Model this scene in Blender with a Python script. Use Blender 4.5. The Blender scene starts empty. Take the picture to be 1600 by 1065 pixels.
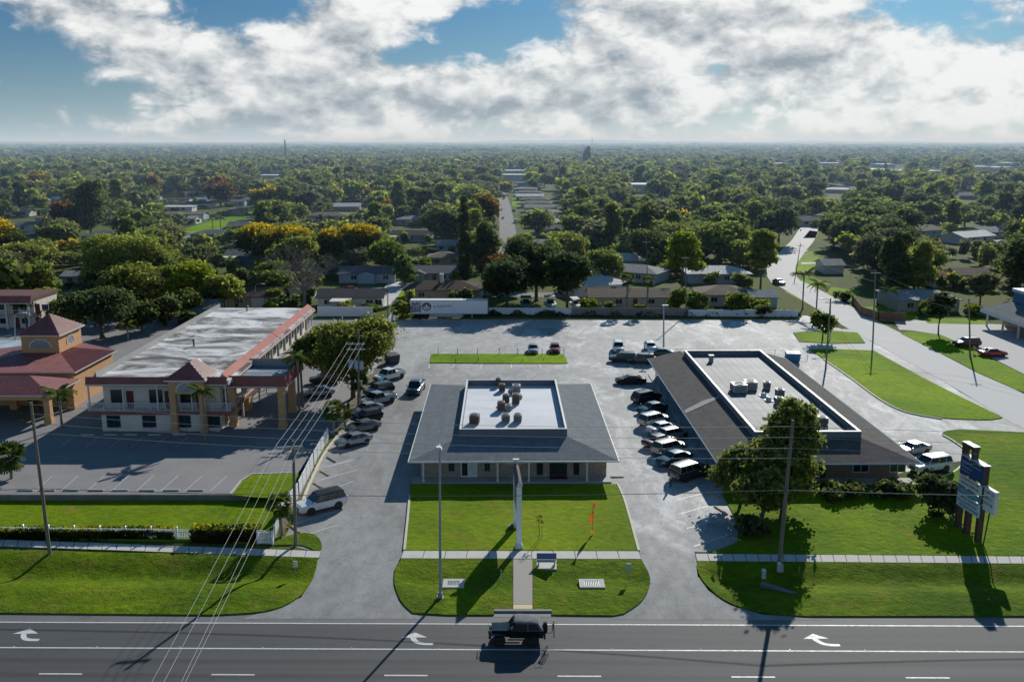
import bpy, math, random
import numpy as np
from mathutils import Vector, Matrix
R = math.radians
rnd = random.Random(7)
scene = bpy.context.scene
col = scene.collection
# ---------------------------------------------------------------- camera model (measured from the photograph)
CAMH, FPX = 36.65, 1437.0
PITCH = math.atan(311.5 / FPX)
CP, SP = math.cos(PITCH), math.sin(PITCH)
def ray(px, py):
    u = (px - 800) / FPX; v = (532.5 - py) / FPX
    return Vector((u, CP + v * SP, -SP + v * CP))
def P(px, py, z=0.0):
    d = ray(px, py); t = (z - CAMH) / d.z
    return Vector((d.x * t, d.y * t, z))
def zat(py, y):
    d = ray(800, py); return CAMH + d.z * y / d.y
def xat(px, py, y):
    d = ray(px, py); return d.x * y / d.y
cam_d = bpy.data.cameras.new("camera"); cam = bpy.data.objects.new("camera", cam_d); col.objects.link(cam)
cam.location = (0, 0, CAMH); cam.rotation_euler = (R(90) - PITCH, 0, 0)
cam_d.sensor_width = 36; cam_d.lens = 36 * FPX / 1600; cam_d.clip_start = .5; cam_d.clip_end = 60000
scene.camera = cam
scene.view_settings.view_transform = 'Standard'; scene.view_settings.look = 'None'
scene.view_settings.exposure = 0; scene.view_settings.gamma = 1
scene.render.engine = 'CYCLES'
scene.cycles.max_bounces = 4; scene.cycles.diffuse_bounces = 2; scene.cycles.glossy_bounces = 2
scene.cycles.transmission_bounces = 2; scene.cycles.volume_bounces = 0; scene.cycles.transparent_max_bounces = 6
scene.cycles.use_denoising = True
try: scene.cycles.denoising_prefilter = 'ACCURATE'
except Exception: pass
SUN_EL, SUN_AZ = R(25.0), R(20.5)      # azimuth measured from +Y towards +X
# ---------------------------------------------------------------- materials
class NT:
    def __init__(s, tree): s.t = tree
    def n(s, typ, **kw):
        nd = s.t.nodes.new(typ)
        ins = kw.pop('ins', {})
        for k, v in kw.items(): setattr(nd, k, v)
        for k, v in ins.items(): s.put(nd.inputs[k], v)
        return nd
    def put(s, sock, v):
        if isinstance(v, bpy.types.NodeSocket): s.t.links.new(v, sock)
        elif isinstance(v, (tuple, list)) and len(v) == 3 and sock.type == 'RGBA': sock.default_value = (*v, 1)
        else: sock.default_value = v
    def math(s, op, a, b=0.0, c=0.0, clamp=False):
        nd = s.t.nodes.new('ShaderNodeMath'); nd.operation = op; nd.use_clamp = clamp
        for i, v in enumerate((a, b, c)): s.put(nd.inputs[i], v)
        return nd.outputs[0]
    def mix(s, f, a, b, blend='MIX'):
        nd = s.t.nodes.new('ShaderNodeMix'); nd.data_type = 'RGBA'; nd.blend_type = blend
        s.put(nd.inputs[0], f); s.put(nd.inputs[6], a); s.put(nd.inputs[7], b)
        return nd.outputs[2]
    def noise(s, vec, scale, detail=4, rough=.55, dist=0.0):
        nd = s.n('ShaderNodeTexNoise', ins={'Scale': scale, 'Detail': detail, 'Roughness': rough, 'Distortion': dist})
        if vec is not None: s.put(nd.inputs['Vector'], vec)
        return nd.outputs['Fac']
    def ramp(s, f, lo, hi):
        nd = s.n('ShaderNodeMapRange', ins={'Value': f, 'From Min': lo, 'From Max': hi})
        return nd.outputs[0]
    def mapv(s, vec, scale=(1, 1, 1), rot=(0, 0, 0)):
        nd = s.n('ShaderNodeMapping', ins={'Vector': vec, 'Scale': scale, 'Rotation': rot}); return nd.outputs[0]
MATS = {}
def new_mat(name):
    m = bpy.data.materials.new(name); m.use_nodes = True
    for nd in list(m.node_tree.nodes): m.node_tree.nodes.remove(nd)
    t = NT(m.node_tree)
    out = t.n('ShaderNodeOutputMaterial'); bs = t.n('ShaderNodeBsdfPrincipled')
    t.t.links.new(bs.outputs[0], out.inputs[0])
    return m, t, bs, out
def pm(name, c, c2=None, scale=3.0, rough=.7, bump=0.0, bscale=None, metal=0.0, coat=0.0, spec=.5, detail=5, world=False, stretch=(1, 1, 1)):
    """plain procedural material: two colours mixed by noise, with roughness variation and a bump"""
    if name in MATS: return MATS[name]
    m, t, bs, out = new_mat(name)
    co = t.n('ShaderNodeNewGeometry').outputs['Position'] if world else t.n('ShaderNodeTexCoord').outputs['Object']
    if stretch != (1, 1, 1): co = t.mapv(co, stretch)
    if c2 is None: c2 = tuple(x * .82 for x in c)
    f = t.ramp(t.noise(co, scale, detail, .6), .3, .7)
    t.put(bs.inputs['Base Color'], t.mix(f, c, c2))
    t.put(bs.inputs['Roughness'], t.math('ADD', rough - .06, t.math('MULTIPLY', f, .12), clamp=True))
    bs.inputs['Metallic'].default_value = metal
    bs.inputs['Specular IOR Level'].default_value = spec
    if coat: bs.inputs['Coat Weight'].default_value = coat; bs.inputs['Coat Roughness'].default_value = .05
    if bump:
        b = t.n('ShaderNodeBump', ins={'Strength': bump, 'Distance': .05, 'Height': t.noise(co, bscale or scale * 6, 4)})
        t.put(bs.inputs['Normal'], b.outputs[0])
    MATS[name] = m
    return m
# ---------------------------------------------------------------- mesh builder
class MB:
    def __init__(s): s.v = []; s.f = []; s.m = []
    def poly(s, pts, mi=0):
        i = len(s.v); s.v += [tuple(p) for p in pts]; s.f.append(tuple(range(i, i + len(pts)))); s.m.append(mi); return s
    def faces(s, vs, fs, mi=0):
        i = len(s.v); s.v += [tuple(p) for p in vs]
        for f in fs: s.f.append(tuple(k + i for k in f)); s.m.append(mi)
        return s
    def box(s, x0, x1, y0, y1, z0, z1, mi=0, rz=0.0, c=None):
        vs = [(x, y, z) for z in (z0, z1) for x, y in ((x0, y0), (x1, y0), (x1, y1), (x0, y1))]
        if rz:
            cx, cy = c or ((x0 + x1) / 2, (y0 + y1) / 2); a, b = math.cos(rz), math.sin(rz)
            vs = [(cx + (x - cx) * a - (y - cy) * b, cy + (x - cx) * b + (y - cy) * a, z) for x, y, z in vs]
        return s.faces(vs, [(3, 2, 1, 0), (4, 5, 6, 7), (0, 1, 5, 4), (1, 2, 6, 5), (2, 3, 7, 6), (3, 0, 4, 7)], mi)
    def hexa(s, b, t, mi=0):
        return s.faces(list(b) + list(t), [(3, 2, 1, 0), (4, 5, 6, 7), (0, 1, 5, 4), (1, 2, 6, 5), (2, 3, 7, 6), (3, 0, 4, 7)], mi)
    def prism(s, pts, z0, z1, mi=0, side=None, bottom=False):
        n = len(pts); a = [(p[0], p[1]) for p in pts]
        if sum(a[i][0] * a[(i + 1) % n][1] - a[(i + 1) % n][0] * a[i][1] for i in range(n)) < 0: a.reverse()
        s.poly([(x, y, z1) for x, y in a], mi)
        if bottom: s.poly([(x, y, z0) for x, y in reversed(a)], mi)
        for i in range(n):
            (x, y), (u, w) = a[i], a[(i + 1) % n]
            s.poly([(x, y, z0), (u, w, z0), (u, w, z1), (x, y, z1)], mi if side is None else side)
        return s
    def rings(s, rings, mi=0, cap=True, closed=True):
        i = len(s.v); n = len(rings[0])
        for r in rings: s.v += [tuple(p) for p in r]
        for k in range(len(rings) - 1):
            for j in range(n if closed else n - 1):
                a = i + k * n + j; b = i + k * n + (j + 1) % n
                s.f.append((a, b, b + n, a + n)); s.m.append(mi)
        if cap:
            s.f.append(tuple(i + j for j in reversed(range(n)))); s.m.append(mi)
            s.f.append(tuple(i + (len(rings) - 1) * n + j for j in range(n))); s.m.append(mi)
        return s
    def tube(s, pts, r, n=8, mi=0, r1=None):
        pts = [Vector(p) for p in pts]; rr = []
        for k, p in enumerate(pts):
            d = (pts[min(k + 1, len(pts) - 1)] - pts[max(k - 1, 0)]).normalized()
            ref = Vector((0, 0, 1)) if abs(d.z) < .95 else Vector((1, 0, 0))
            a = d.cross(ref).normalized(); b = d.cross(a)
            q = r if r1 is None else r + (r1 - r) * k / (len(pts) - 1)
            if isinstance(r, (list, tuple)): q = r[k]
            rr.append([p + (a * math.cos(t) + b * math.sin(t)) * q for t in [2 * math.pi * j / n for j in range(n)]])
        return s.rings(rr, mi)
    def cyl(s, x, y, z0, z1, r0, r1=None, n=14, mi=0):
        return s.tube([(x, y, z0), (x, y, z1)], r0, n, mi, r1 if r1 is not None else r0)
    def build(s, name, mats, parent=None, smooth=None, loc=None, rz=0.0):
        me = bpy.data.meshes.new(name); me.from_pydata(s.v, [], s.f)
        if not isinstance(mats, (list, tuple)): mats = [mats]
        for m in mats: me.materials.append(m)
        if len(mats) > 1: me.polygons.foreach_set('material_index', s.m)
        if smooth is not None:
            me.polygons.foreach_set('use_smooth', [True] * len(me.polygons)); me.set_sharp_from_angle(angle=R(smooth))
        me.update()
        o = bpy.data.objects.new(name, me); col.objects.link(o)
        if parent: o.parent = parent
        if loc is not None: o.location = loc
        if rz: o.rotation_euler.z = rz
        return o
def tag(o, label=None, cat=None, group=None, kind=None):
    if label: o['label'] = label
    if cat: o['category'] = cat
    if group: o['group'] = group
    if kind: o['kind'] = kind
    return o
def thing(name, label, cat, loc=(0, 0, 0), rz=0.0, group=None):
    o = bpy.data.objects.new(name, None); col.objects.link(o); o.empty_display_size = .3
    o.location = loc; o.rotation_euler.z = rz
    return tag(o, label, cat, group)
def copy_tree(o, parent=None):
    c = o.copy(); col.objects.link(c)
    if parent: c.parent = parent
    for ch in list(o.children): copy_tree(ch, c)
    return c
# ---------------------------------------------------------------- sky, sun
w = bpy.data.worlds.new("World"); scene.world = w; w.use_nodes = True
for nd in list(w.node_tree.nodes): w.node_tree.nodes.remove(nd)
t = NT(w.node_tree)
sky = t.n('ShaderNodeTexSky', sky_type='NISHITA', sun_disc=False, sun_elevation=SUN_EL, sun_rotation=SUN_AZ, altitude=30, air_density=1.0, dust_density=.6, ozone_density=2.5)
bg = t.n('ShaderNodeBackground', ins={'Strength': SKY_STRENGTH if 'SKY_STRENGTH' in globals() else .048})
t.put(bg.inputs['Color'], t.mix(1, sky.outputs[0], (1, 1, 1), "MULTIPLY"))
D = t.n('ShaderNodeTexCoord').outputs['Generated']
xyz = t.n('ShaderNodeSeparateXYZ', ins={0: D}).outputs
el = xyz[2]; t.put(bg.inputs['Color'], t.mix(1, sky.outputs[0], t.mix(t.ramp(el, .13, .32), (.30, .66, 1.02), (.22, 1.08, 1.52)), 'MULTIPLY')); az = t.math('ARCTAN2', xyz[0], xyz[1])  # sky above the view tinted deeper blue, added to colour the shadows
# cloud banks: low cumulus seen from the side, sitting where the photograph has them
def blob(px, py, wx, wy, amp):
    a0, e0 = (px - 800) / 1470, (221 - py) / 1470
    dx = t.math('DIVIDE', t.math('SUBTRACT', az, a0), wx / 1470); dy = t.math('DIVIDE', t.math('SUBTRACT', el, e0), wy / 1470)
    r2 = t.math('ADD', t.math('MULTIPLY', dx, dx), t.math('MULTIPLY', dy, dy))
    return t.math('MULTIPLY', t.math('EXPONENT', t.math('MULTIPLY', r2, -1.0)), amp * .85)
cov = None
for b in [(120, 30, 130, 36, .18), (250, 66, 100, 34, .16), (310, 15, 110, 22, .10), (400, 105, 210, 40, .17), (480, 66, 60, 36, .15), (560, 150, 160, 46, .15), (610, 22, 120, 24, .20), (560, 50, 80, 24, .12), (740, 8, 50, 12, .10),
          (880, 12, 60, 14, .12), (960, 60, 110, 45, .17), (1080, 40, 120, 46, .20), (1220, 70, 150, 60, .19), (1430, 110, 230, 48, .20), (1240, 14, 40, 22, .12), (1300, 8, 50, 20, .10), (1440, 6, 90, 12, .14), (1490, 36, 40, 12, .08), (880, 140, 160, 44, .17), (740, 130, 80, 30, .10),
          (1250, 150, 360, 40, .15), (500, 185, 300, 34, .11), (980, 180, 420, 34, .10), (320, 130, 120, 34, .08), (40, 75, 70, 45, -.16), (60, 150, 150, 50, -.10), (395, 36, 60, 26, -.20), (700, 88, 80, 30, -.17), (628, 112, 30, 26, -.12), (790, 45, 60, 26, -.12), (560, 95, 34, 20, -.08), (1165, -2, 60, 14, -.14), (1390, 40, 70, 12, -.10), (1570, 22, 60, 26, -.14), (480, 10, 40, 18, -.08)]:
    v = blob(*b); cov = v if cov is None else t.math('ADD', cov, v)
# three octave groups of noise on the view direction; the fine one eats ragged edges into the large one
def dens(off):
    vv = D if off is None else t.n('ShaderNodeVectorMath', operation='ADD', ins={0: D, 1: off}).outputs[0]
    a = t.noise(t.mapv(vv, (8.5, 8.5, 16.0)), 1.0, 3, .5, .15)
    b = t.noise(t.mapv(vv, (25, 25, 44)), 1.0, 12, .58, .25)
    return t.math('ADD', t.math('ADD', t.math('MULTIPLY', a, .50), t.math('MULTIPLY', b, .50)), cov)
d0 = dens(None); d1 = dens((.012, .004, .022))
al = t.ramp(d0, .465, .625)
al = t.math('MULTIPLY', t.math('MULTIPLY', al, al), t.math('SUBTRACT', 3.0, t.math('MULTIPLY', al, 2.0)))
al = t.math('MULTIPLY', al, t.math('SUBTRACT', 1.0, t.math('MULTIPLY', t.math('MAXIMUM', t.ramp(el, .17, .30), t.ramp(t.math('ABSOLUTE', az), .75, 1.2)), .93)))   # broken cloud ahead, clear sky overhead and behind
lit = t.math('MULTIPLY', t.math('SUBTRACT', d0, d1), 2.1)
dark = t.math('MULTIPLY', t.ramp(d0, .66, 1.0), -.20)
thin = t.math('MULTIPLY', t.ramp(d0, .60, .50), -.06)
east = t.math('MULTIPLY', az, .16)
bri = t.math('ADD', t.math('ADD', t.math('ADD', t.math('ADD', .84, lit), dark), east), thin)
bri = t.math('MINIMUM', t.math('MAXIMUM', bri, .52), 1.0)
ccol = t.mix(t.ramp(bri, .46, .92), (.60, .70, .80), (.97, .98, .97))
cbg = t.n('ShaderNodeBackground', ins={'Color': t.mix(1.0, ccol, t.n('ShaderNodeCombineColor', ins={0: bri, 1: bri, 2: bri}).outputs[0], 'MULTIPLY'), 'Strength': CLOUD_STRENGTH if 'CLOUD_STRENGTH' in globals() else .95})
# haze band towards the horizon (the far air under the clouds)
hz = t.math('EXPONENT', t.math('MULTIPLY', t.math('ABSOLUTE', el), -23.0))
# pale glow added low in the unseen sky, to lift the shaded fronts
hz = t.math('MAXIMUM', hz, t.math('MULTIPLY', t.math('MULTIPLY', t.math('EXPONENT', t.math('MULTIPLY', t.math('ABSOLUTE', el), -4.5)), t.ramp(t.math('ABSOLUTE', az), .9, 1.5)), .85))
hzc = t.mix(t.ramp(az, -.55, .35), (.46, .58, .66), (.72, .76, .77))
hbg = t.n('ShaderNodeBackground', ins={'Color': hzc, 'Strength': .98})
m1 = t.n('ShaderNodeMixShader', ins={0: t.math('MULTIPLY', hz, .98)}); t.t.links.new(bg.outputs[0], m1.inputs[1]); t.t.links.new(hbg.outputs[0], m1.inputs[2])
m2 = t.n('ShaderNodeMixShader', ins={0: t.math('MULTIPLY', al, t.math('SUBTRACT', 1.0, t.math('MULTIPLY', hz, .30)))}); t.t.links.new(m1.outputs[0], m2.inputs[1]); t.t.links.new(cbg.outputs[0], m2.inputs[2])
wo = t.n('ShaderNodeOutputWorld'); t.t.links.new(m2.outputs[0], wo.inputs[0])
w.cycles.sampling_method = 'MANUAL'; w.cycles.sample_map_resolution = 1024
sd = bpy.data.lights.new("sun", 'SUN'); sd.energy = 5.0; sd.angle = R(.5); sd.color = (1, .955, .875)
so = bpy.data.objects.new("sun", sd); col.objects.link(so)
sdir = Vector((math.sin(SUN_AZ) * math.cos(SUN_EL), math.cos(SUN_AZ) * math.cos(SUN_EL), math.sin(SUN_EL)))
so.rotation_euler = (-sdir).to_track_quat('-Z', 'Y').to_euler(); so.location = (30, 80, 90)
# ================================================================ surfaces
def grass_mat(name, a, b, dry, amt=.5, big=.06, bump=.9):
    m, t, bs, out = new_mat(name)
    co = t.n('ShaderNodeNewGeometry').outputs['Position']
    f1 = t.ramp(t.noise(co, big * 3, 5, .65), .33, .67)
    f2 = t.ramp(t.noise(t.mapv(co, (1, 1.6, 1)), 1.1, 5, .7), .3, .7)
    f3 = t.noise(co, 7.0, 3, .7)
    c = t.mix(f1, a, b)
    c = t.mix(t.math('MULTIPLY', f2, .75), c, tuple(x * .52 for x in a))
    br_ = t.ramp(t.noise(t.mapv(co, (1, 1.3, 1)), .62, 7, .75, .5), .56, .74); c = t.mix(t.math('MULTIPLY', br_, amt), c, (.17, .135, .045))
    pat = t.ramp(t.noise(co, .23, 6, .7, .6), .55, .78)
    c = t.mix(t.math('MULTIPLY', pat, amt), c, dry)
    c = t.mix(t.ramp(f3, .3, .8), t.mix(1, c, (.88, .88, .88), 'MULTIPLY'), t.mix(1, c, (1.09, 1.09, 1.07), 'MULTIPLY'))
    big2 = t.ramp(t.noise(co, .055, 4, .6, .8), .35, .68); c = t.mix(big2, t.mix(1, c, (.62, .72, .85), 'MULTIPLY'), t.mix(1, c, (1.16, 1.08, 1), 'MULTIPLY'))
    t.put(bs.inputs['Base Color'], c)
    bs.inputs['Roughness'].default_value = .85; bs.inputs['Specular IOR Level'].default_value = .03
    h = t.math('ADD', t.noise(co, 5.5, 4, .7), t.math('MULTIPLY', t.noise(co, 1.3, 3), 1.4))
    bmp = t.n('ShaderNodeBump', ins={'Strength': bump, 'Distance': .16, 'Height': h}); t.put(bs.inputs['Normal'], bmp.outputs[0])
    return m
M_LAWN = grass_mat('lawn_grass', (.205, .315, .010), (.27, .365, .011), (.34, .265, .045), .9, bump=.4)
M_VERGE = grass_mat('verge_grass', (.12, .21, .011), (.225, .32, .011), (.29, .215, .05), .95, .09, .9)
M_BRIGHT = grass_mat('bright_grass', (.23, .40, .004), (.30, .46, .006), (.35, .32, .03), .75, bump=.5)
def lot_mat(name, dark, light, white, wamt, tracks=0.0):
    m, t, bs, out = new_mat(name)
    g = t.n('ShaderNodeNewGeometry').outputs['Position']
    xyz = t.n('ShaderNodeSeparateXYZ', ins={0: g}).outputs
    st = t.mapv(g, (1, .42, 1))
    east = t.math('MULTIPLY', t.ramp(xyz[0], -6, 14), t.ramp(xyz[1], 70, 84))
    back = t.ramp(xyz[1], 128, 150)
    wear = t.math('MAXIMUM', east, t.math('MULTIPLY', back, .95)); bw = t.math('MAXIMUM', east, t.math('MULTIPLY', back, .25))
    big = t.ramp(t.noise(st, .075, 8, .72, .5), .40, .62)
    c = t.mix(t.math('MAXIMUM', t.math('MULTIPLY', big, .45), t.math('MULTIPLY', wear, .75)), dark, light)
    blot = t.ramp(t.noise(st, .16, 9, .72, .9), .48, .64)
    c = t.mix(t.math('MULTIPLY', t.math('MULTIPLY', blot, bw), wamt), c, white)
    grey = t.ramp(t.noise(t.mapv(g, (1, .6, 1)), .11, 7, .7, .4), .52, .63)
    c = t.mix(t.math('MULTIPLY', grey, .55), c, tuple(x * .72 for x in dark))
    mid = t.noise(t.mapv(g, (1, .5, 1)), .8, 6, .7); c = t.mix(t.ramp(mid, .32, .68), t.mix(1, c, (.80, .80, .81), 'MULTIPLY'), t.mix(1, c, (1.12, 1.12, 1.11), 'MULTIPLY'))
    # cracks: thin lines along cell borders, and fine grit
    vo = t.n('ShaderNodeTexVoronoi', feature='DISTANCE_TO_EDGE', ins={'Vector': t.mapv(t.n('ShaderNodeVectorMath', operation='ADD', ins={0: g, 1: t.n('ShaderNodeTexNoise', ins={'Vector': g, 'Scale': .5, 'Detail': 4}).outputs['Color']}).outputs[0], (.13, .10, 1))})
    cr = t.ramp(vo.outputs['Distance'], .010, .0)
    c = t.mix(t.math('MULTIPLY', cr, .65), c, tuple(x * .35 for x in dark))
    gr = t.noise(g, 9, 4, .75)
    c = t.mix(t.ramp(gr, .3, .75), t.mix(1, c, (.86, .86, .86), 'MULTIPLY'), t.mix(1, c, (1.1, 1.1, 1.1), 'MULTIPLY'))
    oil = t.ramp(t.noise(g, .55, 4, .6), .68, .74)
    c = t.mix(t.math('MULTIPLY', oil, .5), c, (.06, .06, .065))
    t.put(bs.inputs['Base Color'], c)
    t.put(bs.inputs['Roughness'], t.ramp(blot, 1.0, .0) if False else t.math('SUBTRACT', .84, t.math('MULTIPLY', wear, .10)))
    bs.inputs['Specular IOR Level'].default_value = .16
    b = t.n('ShaderNodeBump', ins={'Strength': .5, 'Distance': .03, 'Height': t.math('ADD', gr, t.math('MULTIPLY', cr, -1.2))}); t.put(bs.inputs['Normal'], b.outputs[0])
    return m
M_LOT = lot_mat('worn_lot_asphalt', (.265, .268, .265), (.47, .472, .462), (.74, .74, .73), 1.0)
M_MLOT = pm('motel_lot_asphalt', (.185, .18, .185), (.24, .235, .235), .25, .85, .4, 6, world=True)
M_SIDE = pm('side_road_asphalt', (.48, .48, .475), (.60, .595, .58), .22, .85, .3, 7, world=True, spec=.15)
M_STREET = pm('street_asphalt', (.22, .22, .22), (.29, .288, .28), .22, .9, .3, 7, world=True, spec=.08)
M_CONC = pm('concrete_walk', (.50, .48, .44), (.62, .60, .56), .7, .88, .25, 8, world=True, spec=.2)
M_KERB = pm('kerb_concrete', (.50, .45, .34), (.62, .57, .45), 1.2, .8, .2, 8, world=True)
M_PAINT = pm('white_road_paint', (.72, .72, .70), (.50, .50, .49), 2.5, .6, 0, world=True, detail=8)
M_FADED = pm('faded_road_paint', (.55, .55, .54), (.30, .30, .30), 3.0, .7, 0, world=True, detail=8)
# highway asphalt with darker wheel tracks along the carriageway
RA, RB = P(0, 971), P(1600, 977.5)
RD = (RB - RA).normalized(); RN = Vector((-RD.y, RD.x, 0)); RO = P(800, 974.2)
def road_mat():
    m, t, bs, out = new_mat('highway_asphalt')
    g = t.n('ShaderNodeNewGeometry').outputs['Position']
    rel = t.n('ShaderNodeVectorMath', operation='SUBTRACT', ins={0: g, 1: tuple(RO)}).outputs[0]
    s = t.n('ShaderNodeVectorMath', operation='DOT_PRODUCT', ins={0: rel, 1: tuple(RN)}).outputs['Value']
    u = t.n('ShaderNodeVectorMath', operation='DOT_PRODUCT', ins={0: rel, 1: tuple(RD)}).outputs['Value']
    wv = t.math('COSINE', t.math('MULTIPLY', t.math('ADD', s, 5.4), 2 * math.pi / 1.83))
    lane = t.ramp(s, -3.4, -4.2)
    lv = t.n('ShaderNodeCombineXYZ', ins={0: t.math('MULTIPLY', u, .03), 1: t.math('MULTIPLY', s, 1.2), 2: 0.0}).outputs[0]
    st = t.noise(lv, 1.0, 5, .6)
    c = t.mix(t.ramp(st, .3, .7), (.066, .068, .071), (.088, .090, .092))
    c = t.mix(t.math('MULTIPLY', t.math('MULTIPLY', t.ramp(wv, .0, 1.0), lane), .62), c, (.042, .042, .045))
    sh = t.ramp(s, .12, .2)
    c = t.mix(sh, c, t.mix(t.noise(g, .4, 5), (.13, .13, .13), (.19, .186, .18)))
    gr = t.noise(g, 10, 4, .8)
    c = t.mix(gr, t.mix(1, c, (.8, .8, .8), 'MULTIPLY'), t.mix(1, c, (1.2, 1.2, 1.2), 'MULTIPLY'))
    seal = t.ramp(t.math('ABSOLUTE', t.math('SUBTRACT', t.noise(t.mapv(g, (.05, .3, 1)), .8, 6, .6), .5)), .004, .0)
    c = t.mix(t.math('MULTIPLY', seal, .5), c, (.02, .02, .02))
    t.put(bs.inputs['Base Color'], c); bs.inputs['Roughness'].default_value = .78; bs.inputs['Specular IOR Level'].default_value = .35
    b = t.n('ShaderNodeBump', ins={'Strength': .35, 'Distance': .02, 'Height': gr}); t.put(bs.inputs['Normal'], b.outputs[0])
    return m
M_ROAD = road_mat()
def ground_mat():
    m, t, bs, out = new_mat('suburb_ground')
    g = t.n('ShaderNodeNewGeometry').outputs['Position']
    f = t.ramp(t.noise(g, .035, 6, .65), .35, .65)
    c = t.mix(f, (.085, .115, .03), (.12, .145, .04))
    c = t.mix(t.math('MULTIPLY', t.ramp(t.noise(g, .06, 5, .7), .56, .70), .7), c, (.16, .14, .095))
    c = t.mix(t.math('MULTIPLY', t.ramp(t.noise(g, .9, 4), .4, .8), .4), c, (.025, .035, .012))
    t.put(bs.inputs['Base Color'], c); bs.inputs['Roughness'].default_value = .95; bs.inputs['Specular IOR Level'].default_value = .05
    return m
M_GROUND = ground_mat()
def sheet(name, pts, z, mat, kind='structure'):
    o = MB().poly([(p[0], p[1], z) for p in pts]).build(name, mat); 
    return tag(o, kind=kind)
def px(*pts, z=0.0): return [P(x, y, z) for x, y in pts]
def slab(name, pts, z0, z1, top, side=None):
    mats = [top, side or top]
    o = MB().prism(pts, z0, z1, 0, 1).build(name, mats); return tag(o, kind='structure')
def smooth_curve(pts, n=6, closed=False):
    pts = [Vector((p[0], p[1], p[2] if len(p) > 2 else 0)) for p in pts]; out = []
    for i in range(len(pts) - 1):
        p0 = pts[max(i - 1, 0)]; p1 = pts[i]; p2 = pts[i + 1]; p3 = pts[min(i + 2, len(pts) - 1)]
        for k in range(n):
            u = k / n
            out.append(.5 * ((2 * p1) + (p2 - p0) * u + (2 * p0 - 5 * p1 + 4 * p2 - p3) * u * u + (3 * p1 - p0 - 3 * p2 + p3) * u ** 3))
    out.append(pts[-1]); return out
def ribbon(name, pts, w, z, mat, kind='structure', z0=None):
    """a strip of width w along a polyline; with z0 it is a solid strip (a kerb)"""
    pts = [Vector((p[0], p[1], 0)) for p in pts]; L = []; Rr = []
    for i, p in enumerate(pts):
        d = pts[min(i + 1, len(pts) - 1)] - pts[max(i - 1, 0)]; d.normalize(); nrm = Vector((-d.y, d.x, 0))
        ww = w[i] if isinstance(w, (list, tuple)) else w
        L.append(p + nrm * ww / 2); Rr.append(p - nrm * ww / 2)
    mb = MB()
    for i in range(len(pts) - 1):
        mb.poly([(Rr[i].x, Rr[i].y, z), (Rr[i + 1].x, Rr[i + 1].y, z), (L[i + 1].x, L[i + 1].y, z), (L[i].x, L[i].y, z)])
        if z0 is not None:
            mb.poly([(L[i].x, L[i].y, z), (L[i + 1].x, L[i + 1].y, z), (L[i + 1].x, L[i + 1].y, z0), (L[i].x, L[i].y, z0)])
            mb.poly([(Rr[i].x, Rr[i].y, z0), (Rr[i + 1].x, Rr[i + 1].y, z0), (Rr[i + 1].x, Rr[i + 1].y, z), (Rr[i].x, Rr[i].y, z)])
    if z0 is not None:
        for i in (0, -1): mb.poly([(L[i].x, L[i].y, z0), (L[i].x, L[i].y, z), (Rr[i].x, Rr[i].y, z), (Rr[i].x, Rr[i].y, z0)])
    o = mb.build(name, mat)
    return tag(o, kind=kind) if kind else o
def on_road(u, s, z=0.0): p = RO + RD * u + RN * s; return Vector((p.x, p.y, z))
sE = (P(300, 962) - RO).dot(RN)
sW = (P(1300, 873) - RO).dot(RN)
G = MB().poly([on_road(-40000, sW + 1, -.03), on_road(40000, sW + 1, -.03), on_road(40000, 60000, -.03), on_road(-40000, 60000, -.03)])
G.poly([on_road(-40000, -300, -1.2), on_road(40000, -300, -1.2), on_road(40000, sW + 1, -1.2), on_road(-40000, sW + 1, -1.2)])
tag(G.build('ground', M_GROUND), kind='structure')
sheet('highway', [on_road(-220, -22), on_road(220, -22), on_road(220, sE + .6), on_road(-220, sE + .6)], -.012, M_ROAD)
sB = (P(520, 1012.9) - RO).dot(RN); sC = (P(364, 1053) - RO).dot(RN); uDash = (P(364, 1053) - RO).dot(RD)
def stripe(name, u0, u1, s, wd=.15, mat=M_PAINT, z=-.006):
    return sheet(name, [on_road(u0, s - wd / 2), on_road(u1, s - wd / 2), on_road(u1, s + wd / 2), on_road(u0, s + wd / 2)], z, mat)
stripe('road_line', -200, 200, 0); stripe('road_line', -200, 200, sB)
for k in range(-8, 9): stripe('road_line', uDash + k * 12.19 - 1.53, uDash + k * 12.19 + 1.53, sC)
stripe('road_line', -200, 200, sC - 3.6)
# turn arrows (heading to the far kerb from a lane that runs towards -u)
def arrow(pxx, pyy, i):
    c = P(pxx, pyy); u0 = (c - RO).dot(RD); s0 = (c - RO).dot(RN)
    tail = [(1.25, -.62), (.55, -.60), (.05, -.42), (-.27, .02), (-.33, .28)]; wd = [.36, .38, .44, .46, .48]
    mb = MB(); pts = smooth_curve([(a, b) for a, b in tail], 4)
    L = []; Q = []
    for k, p in enumerate(pts):
        d = (pts[min(k + 1, len(pts) - 1)] - pts[max(k - 1, 0)]).normalized(); n = Vector((-d.y, d.x, 0)); h = (.30 + .14 * k / len(pts)) / 2
        L.append(p + n * h); Q.append(p - n * h)
    out = [on_road(u0 + p.x, s0 + p.y, -.005) for p in L + Q[::-1]]
    n = len(L)
    for k in range(n - 1): mb.poly([out[k], out[k + 1], out[2 * n - 2 - k], out[2 * n - 1 - k]])
    mb.poly([on_road(u0 + a, s0 + b, -.005) for a, b in [(-1.22, .24), (.72, .30), (-.28, 1.0)]])
    return tag(mb.build('road_arrow', M_PAINT), kind='structure')
for i, (a, b) in enumerate([(42, 992), (652, 998), (1282, 1000)]): arrow(a, b, i)
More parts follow.
